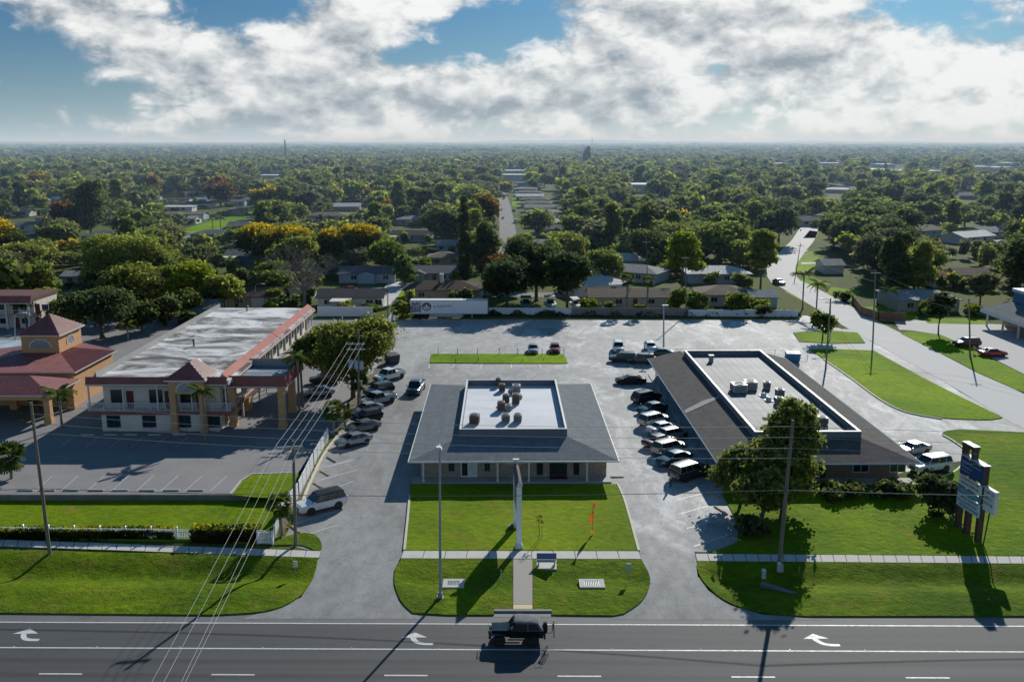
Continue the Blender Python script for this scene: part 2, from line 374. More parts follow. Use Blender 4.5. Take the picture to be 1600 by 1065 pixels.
# reflective road studs along the lane line
M_STUD = pm('stud_white', (.75, .75, .7), (.6, .6, .55), 20, .4)
stud0 = None
for k, x in enumerate([18, 149, 279, 410, 549, 686, 956, 1094, 1233, 1350, 1492]):
    p = on_road((P(x, 1012) - RO).dot(RD), sB + .13, -.006)
    if stud0 is None:
        stud0 = MB().hexa([(-.06, -.05, 0), (.06, -.05, 0), (.06, .05, 0), (-.06, .05, 0)], [(-.04, -.02, .03), (.04, -.02, .03), (.04, .02, .03), (-.04, .02, .03)]).build('road_stud', M_STUD); o = stud0
    else: o = stud0.copy(); col.objects.link(o)
    o.location = p; tag(o, 'small white reflective stud beside the solid lane line of the highway', 'road stud', 'reflective studs along the lane line')
# ---- the worn parking lot: one sheet under everything between the motel fence and the side road
lot = px((440, 850), (455, 790), (505, 690), (540, 640), (575, 580), (600, 520), (612, 497), (900, 492), (1262, 493), (1330, 520), (1420, 560), (1500, 612), (1600, 668), (1660, 700), (1500, 720), (1300, 760), (1180, 800), (1176, 862), (1080, 861.5), (497, 861.5))
sheet('parking_lot', lot, -.004, M_LOT)
sheet('driveway', px((380, 966), (470, 933), (490, 902), (498, 861), (632, 861), (624, 874), (615, 893), (615, 915), (625, 940), (660, 966)), -.003, M_LOT)
sheet('driveway', px((950, 967), (1000, 940), (1015, 915), (1014, 898), (996, 861), (1085, 861), (1087, 877), (1090, 899), (1107, 922), (1140, 944), (1190, 959), (1300, 968)), -.003, M_LOT)
ML0 = .7     # the motel lot stands on a low retaining wall
# ---- grass verges with their swale
def verge(name, outline, mat, depth, s_mid, z_edge=.09, res=1.0):
    """raised grass with a shallow ditch along the road; grid clipped to its outline by projecting border points"""
    from mathutils.geometry import delaunay_2d_cdt
    pts = [Vector((p[0], p[1])) for p in outline]
    bd = []
    for i in range(len(pts)):
        a, b = pts[i], pts[(i + 1) % len(pts)]; n = max(1, int((b - a).length / res))
        bd += [a.lerp(b, k / n) for k in range(n)]
    us = [((Vector((p.x, p.y, 0)) - RO).dot(RD), (Vector((p.x, p.y, 0)) - RO).dot(RN)) for p in bd]
    u0, u1 = min(a for a, _ in us), max(a for a, _ in us); s0, s1 = min(b for _, b in us), max(b for _, b in us)
    inner = []
    def inside(q):
        c = False; j = len(pts) - 1
        for i in range(len(pts)):
            if (pts[i].y > q.y) != (pts[j].y > q.y) and q.x < (pts[j].x - pts[i].x) * (q.y - pts[i].y) / (pts[j].y - pts[i].y) + pts[i].x: c = not c
            j = i
        return c
    nu, ns = int((u1 - u0) / res), int((s1 - s0) / res * 1.6)
    for a in range(1, nu):
        for b in range(1, ns):
            q = on_road(u0 + (a + rnd.uniform(-.3, .3)) * (u1 - u0) / nu, s0 + (b + rnd.uniform(-.3, .3)) * (s1 - s0) / ns)
            q2 = Vector((q.x, q.y))
            if inside(q2) and min((q2 - k).length for k in bd) > res * .45: inner.append(q2)
    allp = bd + inner; n = len(bd)
    vs, es, fs, *_ = delaunay_2d_cdt(allp, [(i, (i + 1) % n) for i in range(n)], [], 1, 1e-5)
    from mathutils import noise as mn
    out = []
    for q in vs:
        v3 = Vector((q.x, q.y, 0)); s = (v3 - RO).dot(RN); u = (v3 - RO).dot(RD)
        dmin = min((q - k).length for k in bd)
        f = min(1, dmin / 1.5); dip = math.exp(-((s - s_mid) / 1.9) ** 2) * depth * f
        bumpy = (mn.noise(Vector((q.x * .35, q.y * .6, 3))) * .10 + mn.noise(Vector((q.x * 1.1, q.y * 1.6, 9))) * .06) * min(1, dmin)
        out.append((q.x, q.y, z_edge * 1.0 - dip + bumpy * (1 if depth else .5)))
    mb = MB().faces(out, [tuple(f) for f in fs])
    # skirt down to the pavement
    i0 = len(mb.v)
    idx = []
    return tag(mb.build(name, mat, smooth=180), kind='structure'), bd
def smid(y, x): return (P(x, y) - RO).dot(RN)
def skirt(name, bd, z0, z1, mat):
    mb = MB(); n = len(bd)
    for i in range(n):
        a, b = bd[i], bd[(i + 1) % n]; mb.poly([(a[0], a[1], z0), (b[0], b[1], z0), (b[0], b[1], z1), (a[0], a[1], z1)])
    return tag(mb.build(name, mat), kind='structure')
cv = lambda *p: [tuple(q) for q in smooth_curve(px(*p), 5)]
v1 = px((-1900, 776), (-1900, 944), (0, 958)) + cv((330, 961), (400, 957), (440, 948), (470, 930), (489, 903), (497, 872)) + px((300, 866), (0, 860))
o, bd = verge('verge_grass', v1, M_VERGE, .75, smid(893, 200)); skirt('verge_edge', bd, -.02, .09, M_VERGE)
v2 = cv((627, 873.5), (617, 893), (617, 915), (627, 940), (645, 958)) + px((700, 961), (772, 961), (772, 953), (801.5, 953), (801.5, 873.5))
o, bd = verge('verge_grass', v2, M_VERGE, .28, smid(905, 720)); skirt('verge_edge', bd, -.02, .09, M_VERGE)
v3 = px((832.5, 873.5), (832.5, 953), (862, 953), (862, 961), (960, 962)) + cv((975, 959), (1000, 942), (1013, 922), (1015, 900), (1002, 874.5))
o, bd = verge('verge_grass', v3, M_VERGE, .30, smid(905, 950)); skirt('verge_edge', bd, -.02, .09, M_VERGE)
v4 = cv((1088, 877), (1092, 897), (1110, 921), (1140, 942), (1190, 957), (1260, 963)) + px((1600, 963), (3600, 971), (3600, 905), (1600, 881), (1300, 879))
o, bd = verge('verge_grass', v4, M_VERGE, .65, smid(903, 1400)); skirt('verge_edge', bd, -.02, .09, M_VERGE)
# ---- sidewalks in slabs
def walk(pts_top, pts_bot, n, z=.10):
    a0, a1 = P(*pts_top[0]), P(*pts_top[1]); b0, b1 = P(*pts_bot[0]), P(*pts_bot[1]); mb = MB()
    for i in range(n):
        f0, f1 = i / n, (i + 1) / n; g = .035 / (b1 - b0).length
        q = [b0.lerp(b1, f0 + g), b0.lerp(b1, f1 - g), a0.lerp(a1, f1 - g), a0.lerp(a1, f0 + g)]
        mb.prism(q, -.02, z + rnd.uniform(-.006, .006))
    base = [b0, b1, a1, a0]; mb.prism(base, -.02, z - .03, 1)
    return tag(mb.build('sidewalk', [M_CONC, pm('joint_dark', (.10, .095, .085), (.14, .13, .11), 2, .9, world=True)]), kind='structure')
walk([(-1900, 775), (502, 862)], [(-1900, 784), (499, 872)], 120)
walk([(630, 861.5), (998, 862)], [(626, 873), (1002, 874)], 11)
walk([(1086, 866), (3600, 887)], [(1089, 877), (3600, 898)], 125)
slab('walkway', px((802, 874.5), (832, 874.5), (832, 945), (802, 945)), -.02, .095, pm('walk_grey', (.30, .27, .24), (.36, .33, .30), .8, .85, .3, 9, world=True))
slab('tactile_strip', px((802, 945.4), (832, 945.4), (832, 952), (802, 952)), -.02, .09, pm('tactile_cream', (.58, .46, .26), (.66, .54, .33), 3, .8))
slab('bus_kerb', px((772, 953.3), (862, 953.3), (862, 956), (772, 956)), -.02, .13, pm('worn_kerb', (.22, .215, .20), (.30, .29, .27), 1.5, .9, world=True))
sheet('bus_apron', px((770, 956), (864, 956), (868, 963), (768, 963)), .0, MATS['worn_kerb'])
# ---- lawns
def lawn(name, pts, mat=None, z=.10, depth=0.0):
    o, bd = verge(name, pts, mat or M_LAWN, depth, -999, z, 1.4); skirt(name + '_edge', bd, -.02, z, M_LAWN); return o
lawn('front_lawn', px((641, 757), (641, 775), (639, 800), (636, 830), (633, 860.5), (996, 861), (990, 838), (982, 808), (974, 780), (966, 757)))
ribbon('lawn_kerb', cv((640, 775), (638, 800), (635, 830), (632, 860)), .22, .16, M_KERB, z0=-.02)
ribbon('lawn_kerb', cv((965, 757), (974, 777), (983, 806), (991, 835), (998, 861)), .22, .16, M_KERB, z0=-.02)
RL = px((1112, 864), (1152, 848), (1154, 822), (1142, 797), (1128, 772), (1132, 757), (1400, 757), (1445, 752), (1475, 742)) + cv((1490, 737), (1505, 720), (1508, 705), (1492, 692), (1473, 680), (1478, 674), (1500, 671)) + px((1600, 676), (1700, 684), (2600, 800), (2600, 878.5), (1600, 869), (1300, 867.4))
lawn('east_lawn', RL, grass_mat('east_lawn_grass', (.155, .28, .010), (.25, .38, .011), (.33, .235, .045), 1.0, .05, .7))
L2 = cv((1264, 546), (1310, 546), (1365, 548)) + px((1439, 589), (1500, 620), (1560, 649)) + cv((1566, 653), (1540, 656), (1472, 653), (1414, 642), (1373, 622), (1328, 589), (1286, 560), (1264, 546))[:-1]
lawn('corner_lawn', L2, M_BRIGHT)
ribbon('lawn_kerb', cv((1286, 561), (1328, 590), (1373, 623), (1414, 643.5), (1472, 655)), .2, .14, M_KERB, z0=-.02)
ribbon('lawn_kerb', cv((1446, 754), (1490, 738), (1507, 720), (1509, 705), (1492, 691), (1473, 680)), .22, .14, M_KERB, z0=-.02)
lawn('corner_lawn', px((1239, 520), (1286, 516), (1340, 520), (1352, 536), (1300, 537), (1249, 534)), M_BRIGHT)
lawn('median_lawn', px((674, 553.5), (672, 567), (760, 568), (887, 568), (884, 559), (878, 553.5)), M_BRIGHT, .12)
lawn('roadside_lawn', px((1408, 521), (1424, 517.5), (1470, 524), (1526, 550), (1600, 586), (1760, 660), (1760, 690), (1600, 614), (1527, 582), (1460, 547)), M_BRIGHT)
lawn('back_verge', px((612, 497.5), (760, 499), (1000, 499.5), (1250, 499), (1250, 489), (1000, 488), (760, 488), (640, 487)), pm('rough_dry_verge', (.045, .058, .02), (.075, .075, .03), .5, .95, .8, 5, world=True), .15)
# neighbours' bright back gardens and yards
for k, q in enumerate([[(585, 478), (640, 478), (632, 455), (600, 455)], [(600, 447), (725, 449), (715, 439), (610, 437)], [(1232, 425), (1262, 428), (1290, 400), (1268, 392), (1240, 402)], [(1225, 455), (1262, 476), (1290, 476), (1250, 452)],
                       [(1290, 458), (1330, 470), (1345, 455), (1300, 448)], [(1236, 436), (1262, 452), (1300, 445), (1262, 430)], [(1330, 480), (1360, 495), (1420, 500), (1440, 490), (1380, 478)],
                       [(265, 365), (330, 362), (390, 340), (330, 345)], [(345, 345), (400, 338), (412, 326), (372, 330)], [(792, 405), (830, 405), (826, 398), (800, 398)], [(800, 322), (815, 322), (812, 310), (800, 310)], [(1450, 505), (1540, 507), (1540, 498), (1440, 497)], [(1255, 372), (1275, 372), (1280, 362), (1265, 360)]]):
    sheet('garden_lawn', px(*q), .006 + .0005 * k, M_BRIGHT)
# ---- side road, driveway aprons and streets of the suburb
road_px = [(1640, 665), (1562, 620), (1500, 586), (1440, 555), (1390, 529), (1335, 500), (1292, 474), (1254, 453), (1228, 439), (1221, 428), (1222, 414), (1233, 400), (1243, 388), (1254, 376), (1262, 362), (1270, 350)]
ribbon('side_road', cv(*[(1840, 790), (1740, 722)] + road_px), 8.0, .012, M_SIDE)
for sgn in (-1, 1):
    pts = [Vector(q) for q in cv(*road_px[:9])]; off = []
    for i, p in enumerate(pts):
        d = (pts[min(i + 1, len(pts) - 1)] - pts[max(i - 1, 0)]).normalized(); off.append(p + Vector((-d.y, d.x, 0)) * 4.15 * sgn)
    ribbon('road_gutter', off, .5, .02, M_CONC)
sheet('side_apron', px((1235, 514), (1345, 514), (1372, 550), (1258, 550)), .003, M_SIDE)
sheet('clinic_lot', px((1395, 497), (1470, 503), (1600, 508), (1760, 520), (1760, 655), (1600, 584), (1530, 549), (1470, 523), (1425, 516), (1405, 515)), .004, pm('pale_concrete_lot', (.42, .42, .41), (.54, .53, .51), .3, .85, .2, 8, world=True, spec=.15))
ribbon('street', px((795, 402), (796, 385), (792, 350), (789, 325), (783, 300), (782, 285)), 7, .004, M_STREET)
ribbon('street', px((290, 372), (330, 358), (370, 345), (420, 330), (470, 318)), 8, .004, M_STREET)
ribbon('street', px((560, 452), (640, 452), (720, 455), (800, 460), (1000, 462)), 7, .004, M_STREET)
ribbon('street', px((600, 478), (607, 460), (622, 440)), 5, .008, M_SIDE)
for q in ([(1252, 413), (1290, 411), (1290, 409), (1252, 410)], [(1230, 429), (1262, 426), (1262, 423.5), (1230, 426)], [(1240, 394), (1262, 393), (1262, 391.5), (1241, 392)]):
    sheet('driveway', px(*q), .016, M_CONC)
# ---- stall lines
def line_px(a, b, wd=.12, mat=M_PAINT, z=.0035, z0=0.0, name='stall_line'):
    p, q = P(*a, z0), P(*b, z0); d = (q - p).normalized(); n = Vector((-d.y, d.x, 0)) * wd / 2
    return tag(MB().poly([(p - n).to_tuple()[:2] + (z0 + z,), (q - n).to_tuple()[:2] + (z0 + z,), (q + n).to_tuple()[:2] + (z0 + z,), (p + n).to_tuple()[:2] + (z0 + z,)]).build(name, mat), kind='structure')
for a, b in [((513, 729), (564, 714.5)), ((505, 731), (558, 727)), ((497, 751), (558, 734)), ((492, 770), (551, 752)), ((480, 795), (545, 772)), ((466, 813), (536, 795)), ((484, 832), (529, 820))][0:1] + [((505, 729.5), (564, 714.5)), ((495, 751), (558, 733.5)), ((482, 776), (552, 751.5)), ((470, 800), (544, 773)), ((464, 817), (536, 795)), ((484, 833), (528, 819.5))]: line_px(a, b)
for a, b in [((1049, 760), (1107, 743)), ((1056, 781), (1112, 767)), ((1060, 803), (1124, 785)), ((1073, 825), (1134, 809)), ((1084, 853), (1145, 833))]: line_px(a, b)
for x0, x1 in [(671, 670), (709, 707), (753, 751), (799, 799), (843, 846), (885, 888)]: line_px((x0, 568.5), (x1, 575), .14)
for a, b in [((690, 600), (700, 594)), ((738, 599), (746, 593)), ((786, 598), (793, 591)), ((834, 597), (838, 590)), ((882, 597), (892, 591))]: line_px(a, b, .12, M_FADED)
for a, b in [((897, 586), (915, 583)), ((905, 612), (985, 606)), ((1000, 640), (1016, 636))]: line_px(a, b, .12, M_FADED)
line_px((740, 569), (742, 552.5), .01, M_FADED) if False else None
# ================================================================ building helpers
M_GLASS = pm('dark_window_glass', (.018, .028, .034), (.03, .045, .05), .6, .10, spec=.6)
M_WHITE = pm('white_trim', (.70, .70, .68), (.60, .60, .58), 1.5, .55)
M_PVC = pm('white_vinyl', (.82, .82, .83), (.76, .76, .78), .8, .4)
M_DARK = pm('dark_void', (.015, .014, .013), (.03, .025, .02), 1, .8)
M_BLACK = pm('black_rubber', (.012, .012, .012), (.022, .022, .022), 8, .8)
M_STEEL = pm('galvanised_steel', (.42, .43, .43), (.33, .34, .35), 4, .45, metal=.6)
M_GREYMETAL = pm('grey_painted_metal', (.34, .35, .35), (.26, .27, .27), 3, .5)
def shingle_mat(name, a, b, row=.28):
    m, t, bs, out = new_mat(name); co = t.n('ShaderNodeTexCoord').outputs['Object']
    br = t.n('ShaderNodeTexBrick', ins={'Vector': co, 'Color1': a, 'Color2': b, 'Mortar': tuple(x * .6 for x in a), 'Scale': 1.0, 'Mortar Size': .012, 'Bias': 0.0, 'Brick Width': .9, 'Row Height': row})
    n = t.noise(co, 1.0, 6, .6); st = t.noise(t.mapv(co, (1.2, .12, .12)), 1.2, 4)
    c = t.mix(t.ramp(n, .35, .7), br.outputs[0], t.mix(1, br.outputs[0], (.78, .78, .80), 'MULTIPLY'))
    c = t.mix(t.math('MULTIPLY', t.ramp(st, .5, .75), .35), c, tuple(x * .6 for x in a))
    gr = t.noise(co, 12, 3, .8); c = t.mix(gr, t.mix(1, c, (.8, .8, .8), 'MULTIPLY'), t.mix(1, c, (1.2, 1.2, 1.2), 'MULTIPLY'))
    t.put(bs.inputs['Base Color'], c); bs.inputs['Roughness'].default_value = .95; bs.inputs['Specular IOR Level'].default_value = .08
    b = t.n('ShaderNodeBump', ins={'Strength': .5, 'Distance': .03, 'Height': t.math('ADD', gr, t.math('MULTIPLY', br.outputs[1], -1))}); t.put(bs.inputs['Normal'], b.outputs[0])
    MATS[name] = m; return m
M_SHGREY = shingle_mat('grey_shingle', (.20, .225, .24), (.235, .26, .275))
M_SHBROWN = shingle_mat('weathered_brown_shingle', (.125, .118, .112), (.16, .15, .142))
def metal_roof_mat(name, a, b):
    m, t, bs, out = new_mat(name); co = t.n('ShaderNodeTexCoord').outputs['Object']
    n = t.noise(co, .6, 5, .6); t.put(bs.inputs['Base Color'], t.mix(t.ramp(n, .35, .65), a, b))
    bs.inputs['Roughness'].default_value = .5; bs.inputs['Specular IOR Level'].default_value = .35
    MATS[name] = m; return m
M_RED = metal_roof_mat('red_metal_roof', (.30, .11, .10), (.24, .085, .08))
M_ORANGE = pm('orange_stucco', (.62, .36, .17), (.55, .315, .145), 1.2, .85, .3, 20)
M_CREAM = pm('cream_stucco', (.72, .65, .56), (.64, .58, .50), 1.0, .85, .3, 20)
def deck_mat(name, a, b, stain, amt, seam=None):
    m, t, bs, out = new_mat(name); co = t.n('ShaderNodeTexCoord').outputs['Object']
    n = t.ramp(t.noise(t.mapv(co, (.55, 1.1, 1)), .15, 10, .72, .8), .43, .57)
    c = t.mix(t.noise(co, .5, 5), a, b)
    c = t.mix(t.math('MULTIPLY', n, amt), c, stain)
    if seam:
        wv = t.n('ShaderNodeTexWave', wave_type='BANDS', bands_direction=seam[0], wave_profile='SIN', ins={'Vector': co, 'Scale': seam[1], 'Distortion': .3, 'Detail': 2.0})
        c = t.mix(t.math('MULTIPLY', t.ramp(wv.outputs['Fac'], .90, .98), seam[2]), c, tuple(x * .45 for x in stain))
        st = t.noise(t.mapv(co, (1.6, .10, 1)), 1.0, 5); c = t.mix(t.math('MULTIPLY', t.ramp(st, .45, .7), .5), c, stain)
    gr = t.noise(co, 6, 4, .7); c = t.mix(gr, t.mix(1, c, (.88, .88, .88), 'MULTIPLY'), t.mix(1, c, (1.12, 1.12, 1.12), 'MULTIPLY'))
    t.put(bs.inputs['Base Color'], c); bs.inputs['Roughness'].default_value = .7; bs.inputs['Specular IOR Level'].default_value = .25
    return m
M_DECKW = deck_mat('white_roof_membrane', (.60, .63, .67), (.70, .72, .76), (.42, .44, .47), .4)
M_DECKG = deck_mat('grey_roof_membrane', (.215, .24, .26), (.29, .32, .345), (.11, .12, .13), .85, ('X', .30, .8))
M_DECKM = deck_mat('stained_motel_roof', (.72, .72, .70), (.80, .80, .78), (.10, .09, .088), .98)
def stone_mat():
    m, t, bs, out = new_mat('rubble_stone_wall'); co = t.n('ShaderNodeTexCoord').outputs['Object']
    vo = t.n('ShaderNodeTexVoronoi', ins={'Vector': t.mapv(co, (1, 1, 1.3)), 'Scale': 2.6}); ve = t.n('ShaderNodeTexVoronoi', feature='DISTANCE_TO_EDGE', ins={'Vector': t.mapv(co, (1, 1, 1.3)), 'Scale': 2.6})
    c = t.mix(t.n('ShaderNodeSeparateColor', ins={0: vo.outputs['Color']}).outputs[0], (.42, .36, .28), (.22, .21, .22))
    c = t.mix(t.n('ShaderNodeSeparateColor', ins={0: vo.outputs['Color']}).outputs[1], c, (.38, .26, .18))
    c = t.mix(t.ramp(ve.outputs['Distance'], .06, .0), c, (.40, .40, .38)); t.put(bs.inputs['Base Color'], c); bs.inputs['Roughness'].default_value = .9
    b = t.n('ShaderNodeBump', ins={'Strength': .8, 'Distance': .06, 'Height': t.ramp(ve.outputs['Distance'], 0, .2)}); t.put(bs.inputs['Normal'], b.outputs[0]); return m
M_STONE = stone_mat()
M_SLATE = pm('slate_blue_parapet', (.14, .165, .19), (.18, .20, .225), 1.0, .8, .3, 12)
def flat_window(parent, x0, x1, y, z0, z1, fm=None, fw=.07, bars=1, name='window', side=None, pane=None):
    """framed window on a wall that faces -y (side None) or faces along x (side=+1/-1, then y is the x of the wall and x0..x1 run along y)"""
    fm = fm or M_WHITE
    def bx(mb, a0, a1, d0, d1, b0, b1):
        if side is None: mb.box(a0, a1, y - d1, y - d0, b0, b1)
        elif side > 0: mb.box(y + d0, y + d1, a0, a1, b0, b1)
        else: mb.box(y - d1, y - d0, a0, a1, b0, b1)
    mb = MB(); e = .002
    bx(mb, x0, x1, e, .07, z1 - fw, z1); bx(mb, x0, x1, e, .09, z0, z0 + fw); bx(mb, x0, x0 + fw, e, .065, z0 + fw, z1 - fw); bx(mb, x1 - fw, x1, e, .065, z0 + fw, z1 - fw)
    for k in range(bars):
        xm = x0 + (x1 - x0) * (k + 1) / (bars + 1); bx(mb, xm - .025, xm + .025, e, .06, z0 + fw, z1 - fw)
    f = mb.build(name, fm, parent)
    g = MB(); bx(g, x0 + fw, x1 - fw, e, .03, z0 + fw, z1 - fw); g.build('pane', pane or M_GLASS, f)
    return f
def text_mesh(s, size, mat, name='lettering', parent=None, depth=.01, align='CENTER', squash=1.0):
    cu = bpy.data.curves.new(name, 'FONT'); cu.body = s; cu.size = size; cu.extrude = depth / 2; cu.align_x = align; cu.align_y = 'CENTER'; cu.resolution_u = 2; cu.space_character = 1.05
    tmp = bpy.data.objects.new(name, cu); col.objects.link(tmp); bpy.context.view_layer.update()
    me = bpy.data.meshes.new_from_object(tmp.evaluated_get(bpy.context.evaluated_depsgraph_get())); bpy.data.objects.remove(tmp); bpy.data.curves.remove(cu)
    me.materials.clear(); me.materials.append(mat)
    o = bpy.data.objects.new(name, me); col.objects.link(o)
    if parent: o.parent = parent
    o.scale = (squash, 1, 1)
    return o
def hip_roof(mb, x0, x1, y0, y1, z0, inner, z1, mi=0, th=.16, mi2=None):
    """sloping roof ring from the eave rectangle up to an inner rectangle (ix0,ix1,iy0,iy1)"""
    a, b, c, d = inner; E = [(x0, y0), (x1, y0), (x1, y1), (x0, y1)]; I = [(a, c), (b, c), (b, d), (a, d)]
    for k in range(4):
        e0, e1, i1, i0 = E[k], E[(k + 1) % 4], I[(k + 1) % 4], I[k]
        if math.dist(i0, i1) < 1e-4: mb.poly([(*e0, z0), (*e1, z0), (*i0, z1)], mi)
        else: mb.poly([(*e0, z0), (*e1, z0), (*i1, z1), (*i0, z1)], mi)
        mb.poly([(*e0, z0 - th), (*e1, z0 - th), (*e1, z0), (*e0, z0)], mi if mi2 is None else mi2)
    mb.poly([(*E[3], z0 - th), (*E[2], z0 - th), (*E[1], z0 - th), (*E[0], z0 - th)], mi if mi2 is None else mi2)
def parapet(mb, x0, x1, y0, y1, z0, z1, th=.22, mi=0, cap=1, capo=.0):
    for a in [(x0, x1, y0, y0 + th), (x0, x1, y1 - th, y1), (x0, x0 + th, y0 + th, y1 - th), (x1 - th, x1, y0 + th, y1 - th)]: mb.box(*a, z0, z1, mi)
    o = capo
    for a in [(x0 - o, x1 + o, y0 - o, y0 + th + o), (x0 - o, x1 + o, y1 - th - o, y1 + o), (x0 - o, x0 + th + o, y0 + th + o, y1 - th - o), (x1 - th - o, x1 + o, y0 + th + o, y1 - th - o)]: mb.box(*a, z1, z1 + .05, cap)
# ---------------------------------------------------------------- central office
FL, FR = P(638.3, 718.8, 2.6), P(968, 721, 2.6); cen = (FL + FR) / 2
OW, OD = 11.45, 32.6
office = thing('office_building', 'stone-fronted office with grey hipped roof and sunken pale flat roof, behind the front lawn', 'office building', (cen.x, cen.y, 0), R(.6))
Y0 = cen.y
mb = MB(); hip_roof(mb, -OW, OW, 0, OD, 2.62, (-6.15, 6.15, 5.0, 27.2), 3.78, 0, .17, 1); mb.build('roof', [M_SHGREY, M_WHITE], office)
mb = MB()
for a in [(-OW - .1, OW + .1, -.11, -.004), (-OW - .1, OW + .1, OD + .004, OD + .11), (-OW - .11, -OW - .004, -.004, OD + .004), (OW + .004, OW + .11, -.004, OD + .004)]: mb.box(*a, 2.44, 2.60)
mb.build('gutter', M_WHITE, office)
mb = MB(); parapet(mb, -6.15, 6.15, 5.0, 27.2, 3.5, 4.62); mb.build('parapet', [M_SLATE, M_WHITE], office)
MB().box(-5.92, 5.92, 5.23, 26.97, 3.6, 3.86).build('roof_deck', M_DECKW, office)
MB().box(-10.35, 10.35, 1.75, 31.4, 0, 2.44).build('wall', M_STONE, office)
MB().box(-11.2, 10.75, .02, 1.74, -.02, .15).box(10.36, 12.3, 1.75, 8, -.02, .12).build('porch_floor', pm('porch_slab', (.34, .35, .35), (.40, .41, .41), 1, .8, .2), office)
for pxx in (661.5, 777.5, 826.5, 917.5):
    x = xat(pxx, 735, Y0 + .3) - cen.x
    MB().box(x - .09, x + .09, .25, .43, .15, 2.43).box(x - .14, x + .14, .2, .48, .152, .3).box(x - .13, x + .13, .21, .47, 2.3, 2.432).build('porch_post', M_WHITE, office)
def ox(pxx, y=1.75): return xat(pxx, 735, Y0 + y) - cen.x
flat_window(office, ox(720), ox(733), 1.75, .16, 2.25, bars=0, fw=.14); 
d = MB().box(ox(733), ox(746), 1.67, 1.748, .16, 2.25).build('door', M_WHITE, office); MB().box(ox(735), ox(744), 1.645, 1.668, .35, 2.1).build('pane', pm('frosted_glass', (.55, .62, .66), (.5, .58, .62), 2, .2), d); MB().box(ox(733.6), ox(734.4), 1.60, 1.668, 1.05, 1.2).build('handle', M_STEEL, d)
flat_window(office, ox(839), ox(848.5), 1.75, .35, 2.3, pm('bronze_frame', (.03, .025, .02)), bars=0)
flat_window(office, ox(896.5), ox(905), 1.75, .35, 2.3, MATS['bronze_frame'], bars=0)
d = MB().box(ox(859), ox(886), 1.66, 1.748, .16, 2.3).build('double_door', pm('dark_wood', (.028, .018, .014), (.045, .03, .022), 3, .5), office)
for a, b in ((860.5, 871.5), (873.5, 884.5)): MB().box(ox(a), ox(b), 1.635, 1.658, .5, 2.1).build('pane', M_GLASS, d)
MB().box(ox(858.5), ox(886.5), .9, 1.6, .152, .17).build('door_mat', M_BLACK, office)
for a, b in ((701, 710.5), (757, 766)): flat_window(office, ox(a), ox(b), 1.75, .8, 2.1, pm('blue_frame', (.10, .20, .28)), bars=1)
MB().box(ox(789), ox(817), .12, .2, 2.1, 2.40).build('name_board', M_GREYMETAL, office)
ne = pm('yellow_sign_paint', (.75, .55, .03), (.7, .5, .03), 4, .4)
mb = MB()
for r, zz in enumerate((2.12, 1.86)):
    for k in range(6):
        x = ox(899.5) + k * .19; mb.box(x, x + .13, 1.55, 1.58, zz, zz + .18)
mb.build('window_sign', ne, office)
M_AC = pm('beige_metal_casing', (.42, .40, .36), (.34, .33, .30), 3, .55); M_ACD = pm('brown_metal_casing', (.16, .125, .10), (.21, .165, .13), 3, .6); M_ACG = pm('grey_metal_casing', (.36, .37, .37), (.3, .31, .31), 3, .5); M_ACW = pm('white_metal_casing', (.62, .63, .62), (.52, .53, .53), 3, .5)
def condenser(label, loc, size, h, mat, rz=0, group='air conditioners on the flat roofs', cyl=False):
    o = thing('air_conditioner', label, 'air conditioner', loc, rz, group); s = size / 2
    MB().box(-s * .85, s * .85, -s * .85, s * .85, 0, .098).build('stand', M_GREYMETAL, o)
    mb = MB().box(-s, s, -s, s, .1, h, 0)
    for k in range(6):
        z = .2 + (h - .3) * k / 6
        mb.box(-s * .86, s * .86, -s - .012, -s - .002, z, z + (h - .3) / 11, 1).box(-s - .012, -s - .002, -s * .86, s * .86, z, z + (h - .3) / 11, 1).box(s + .002, s + .012, -s * .86, s * .86, z, z + (h - .3) / 11, 1)
    mb.build('casing', [mat, M_DARK], o)
    mb = MB().cyl(0, 0, h + .002, h + .09, s * .8, n=18).cyl(0, 0, h + .092, h + .11, s * .66, n=18, mi=1); mb.build('fan_guard', [M_ACW if mat is not M_ACD else M_ACG, M_DARK], o)
    return o
ZD = 3.86
for lab, pp, sz, h, m in [('brown roof condenser standing alone at the front corner of the pale flat roof', (741.6, 661), 1.15, 1.1, M_ACD), ('grey condenser with round fan, front pair on the pale roof', (790, 658.5), .95, .95, M_ACG), ('grey condenser, front pair, on the side nearer the car row', (809, 658.5), .95, .95, M_ACG),
                        ('dark condenser just behind the front pair on the pale roof', (783, 641), .95, 1.15, M_ACD), ('white round vent unit between the dark condensers', (795, 639.5), .8, .6, M_ACW), ('dark tall condenser in the middle of the roof cluster', (790.5, 629), .85, 1.1, M_ACD), ('beige condenser with brown side in the middle of the cluster', (806, 630), .95, 1.25, M_ACD),
                        ('brown condenser near the back parapet', (784.5, 611), .8, 1.0, M_ACD), ('dark narrow condenser against the back parapet', (778.5, 603), .7, 1.1, M_ACD), ('white condenser close to the back parapet', (807, 612), 1.05, 1.0, M_ACW), ('small low grey box on the pale roof beside the white condenser', (797.5, 615), .6, .55, M_ACG), ('small pale box low beside the beige condenser', (813, 622), .5, .4, M_ACW)]:
    condenser(lab, P(*pp, ZD), sz, h, m, rnd.uniform(-.1, .1))
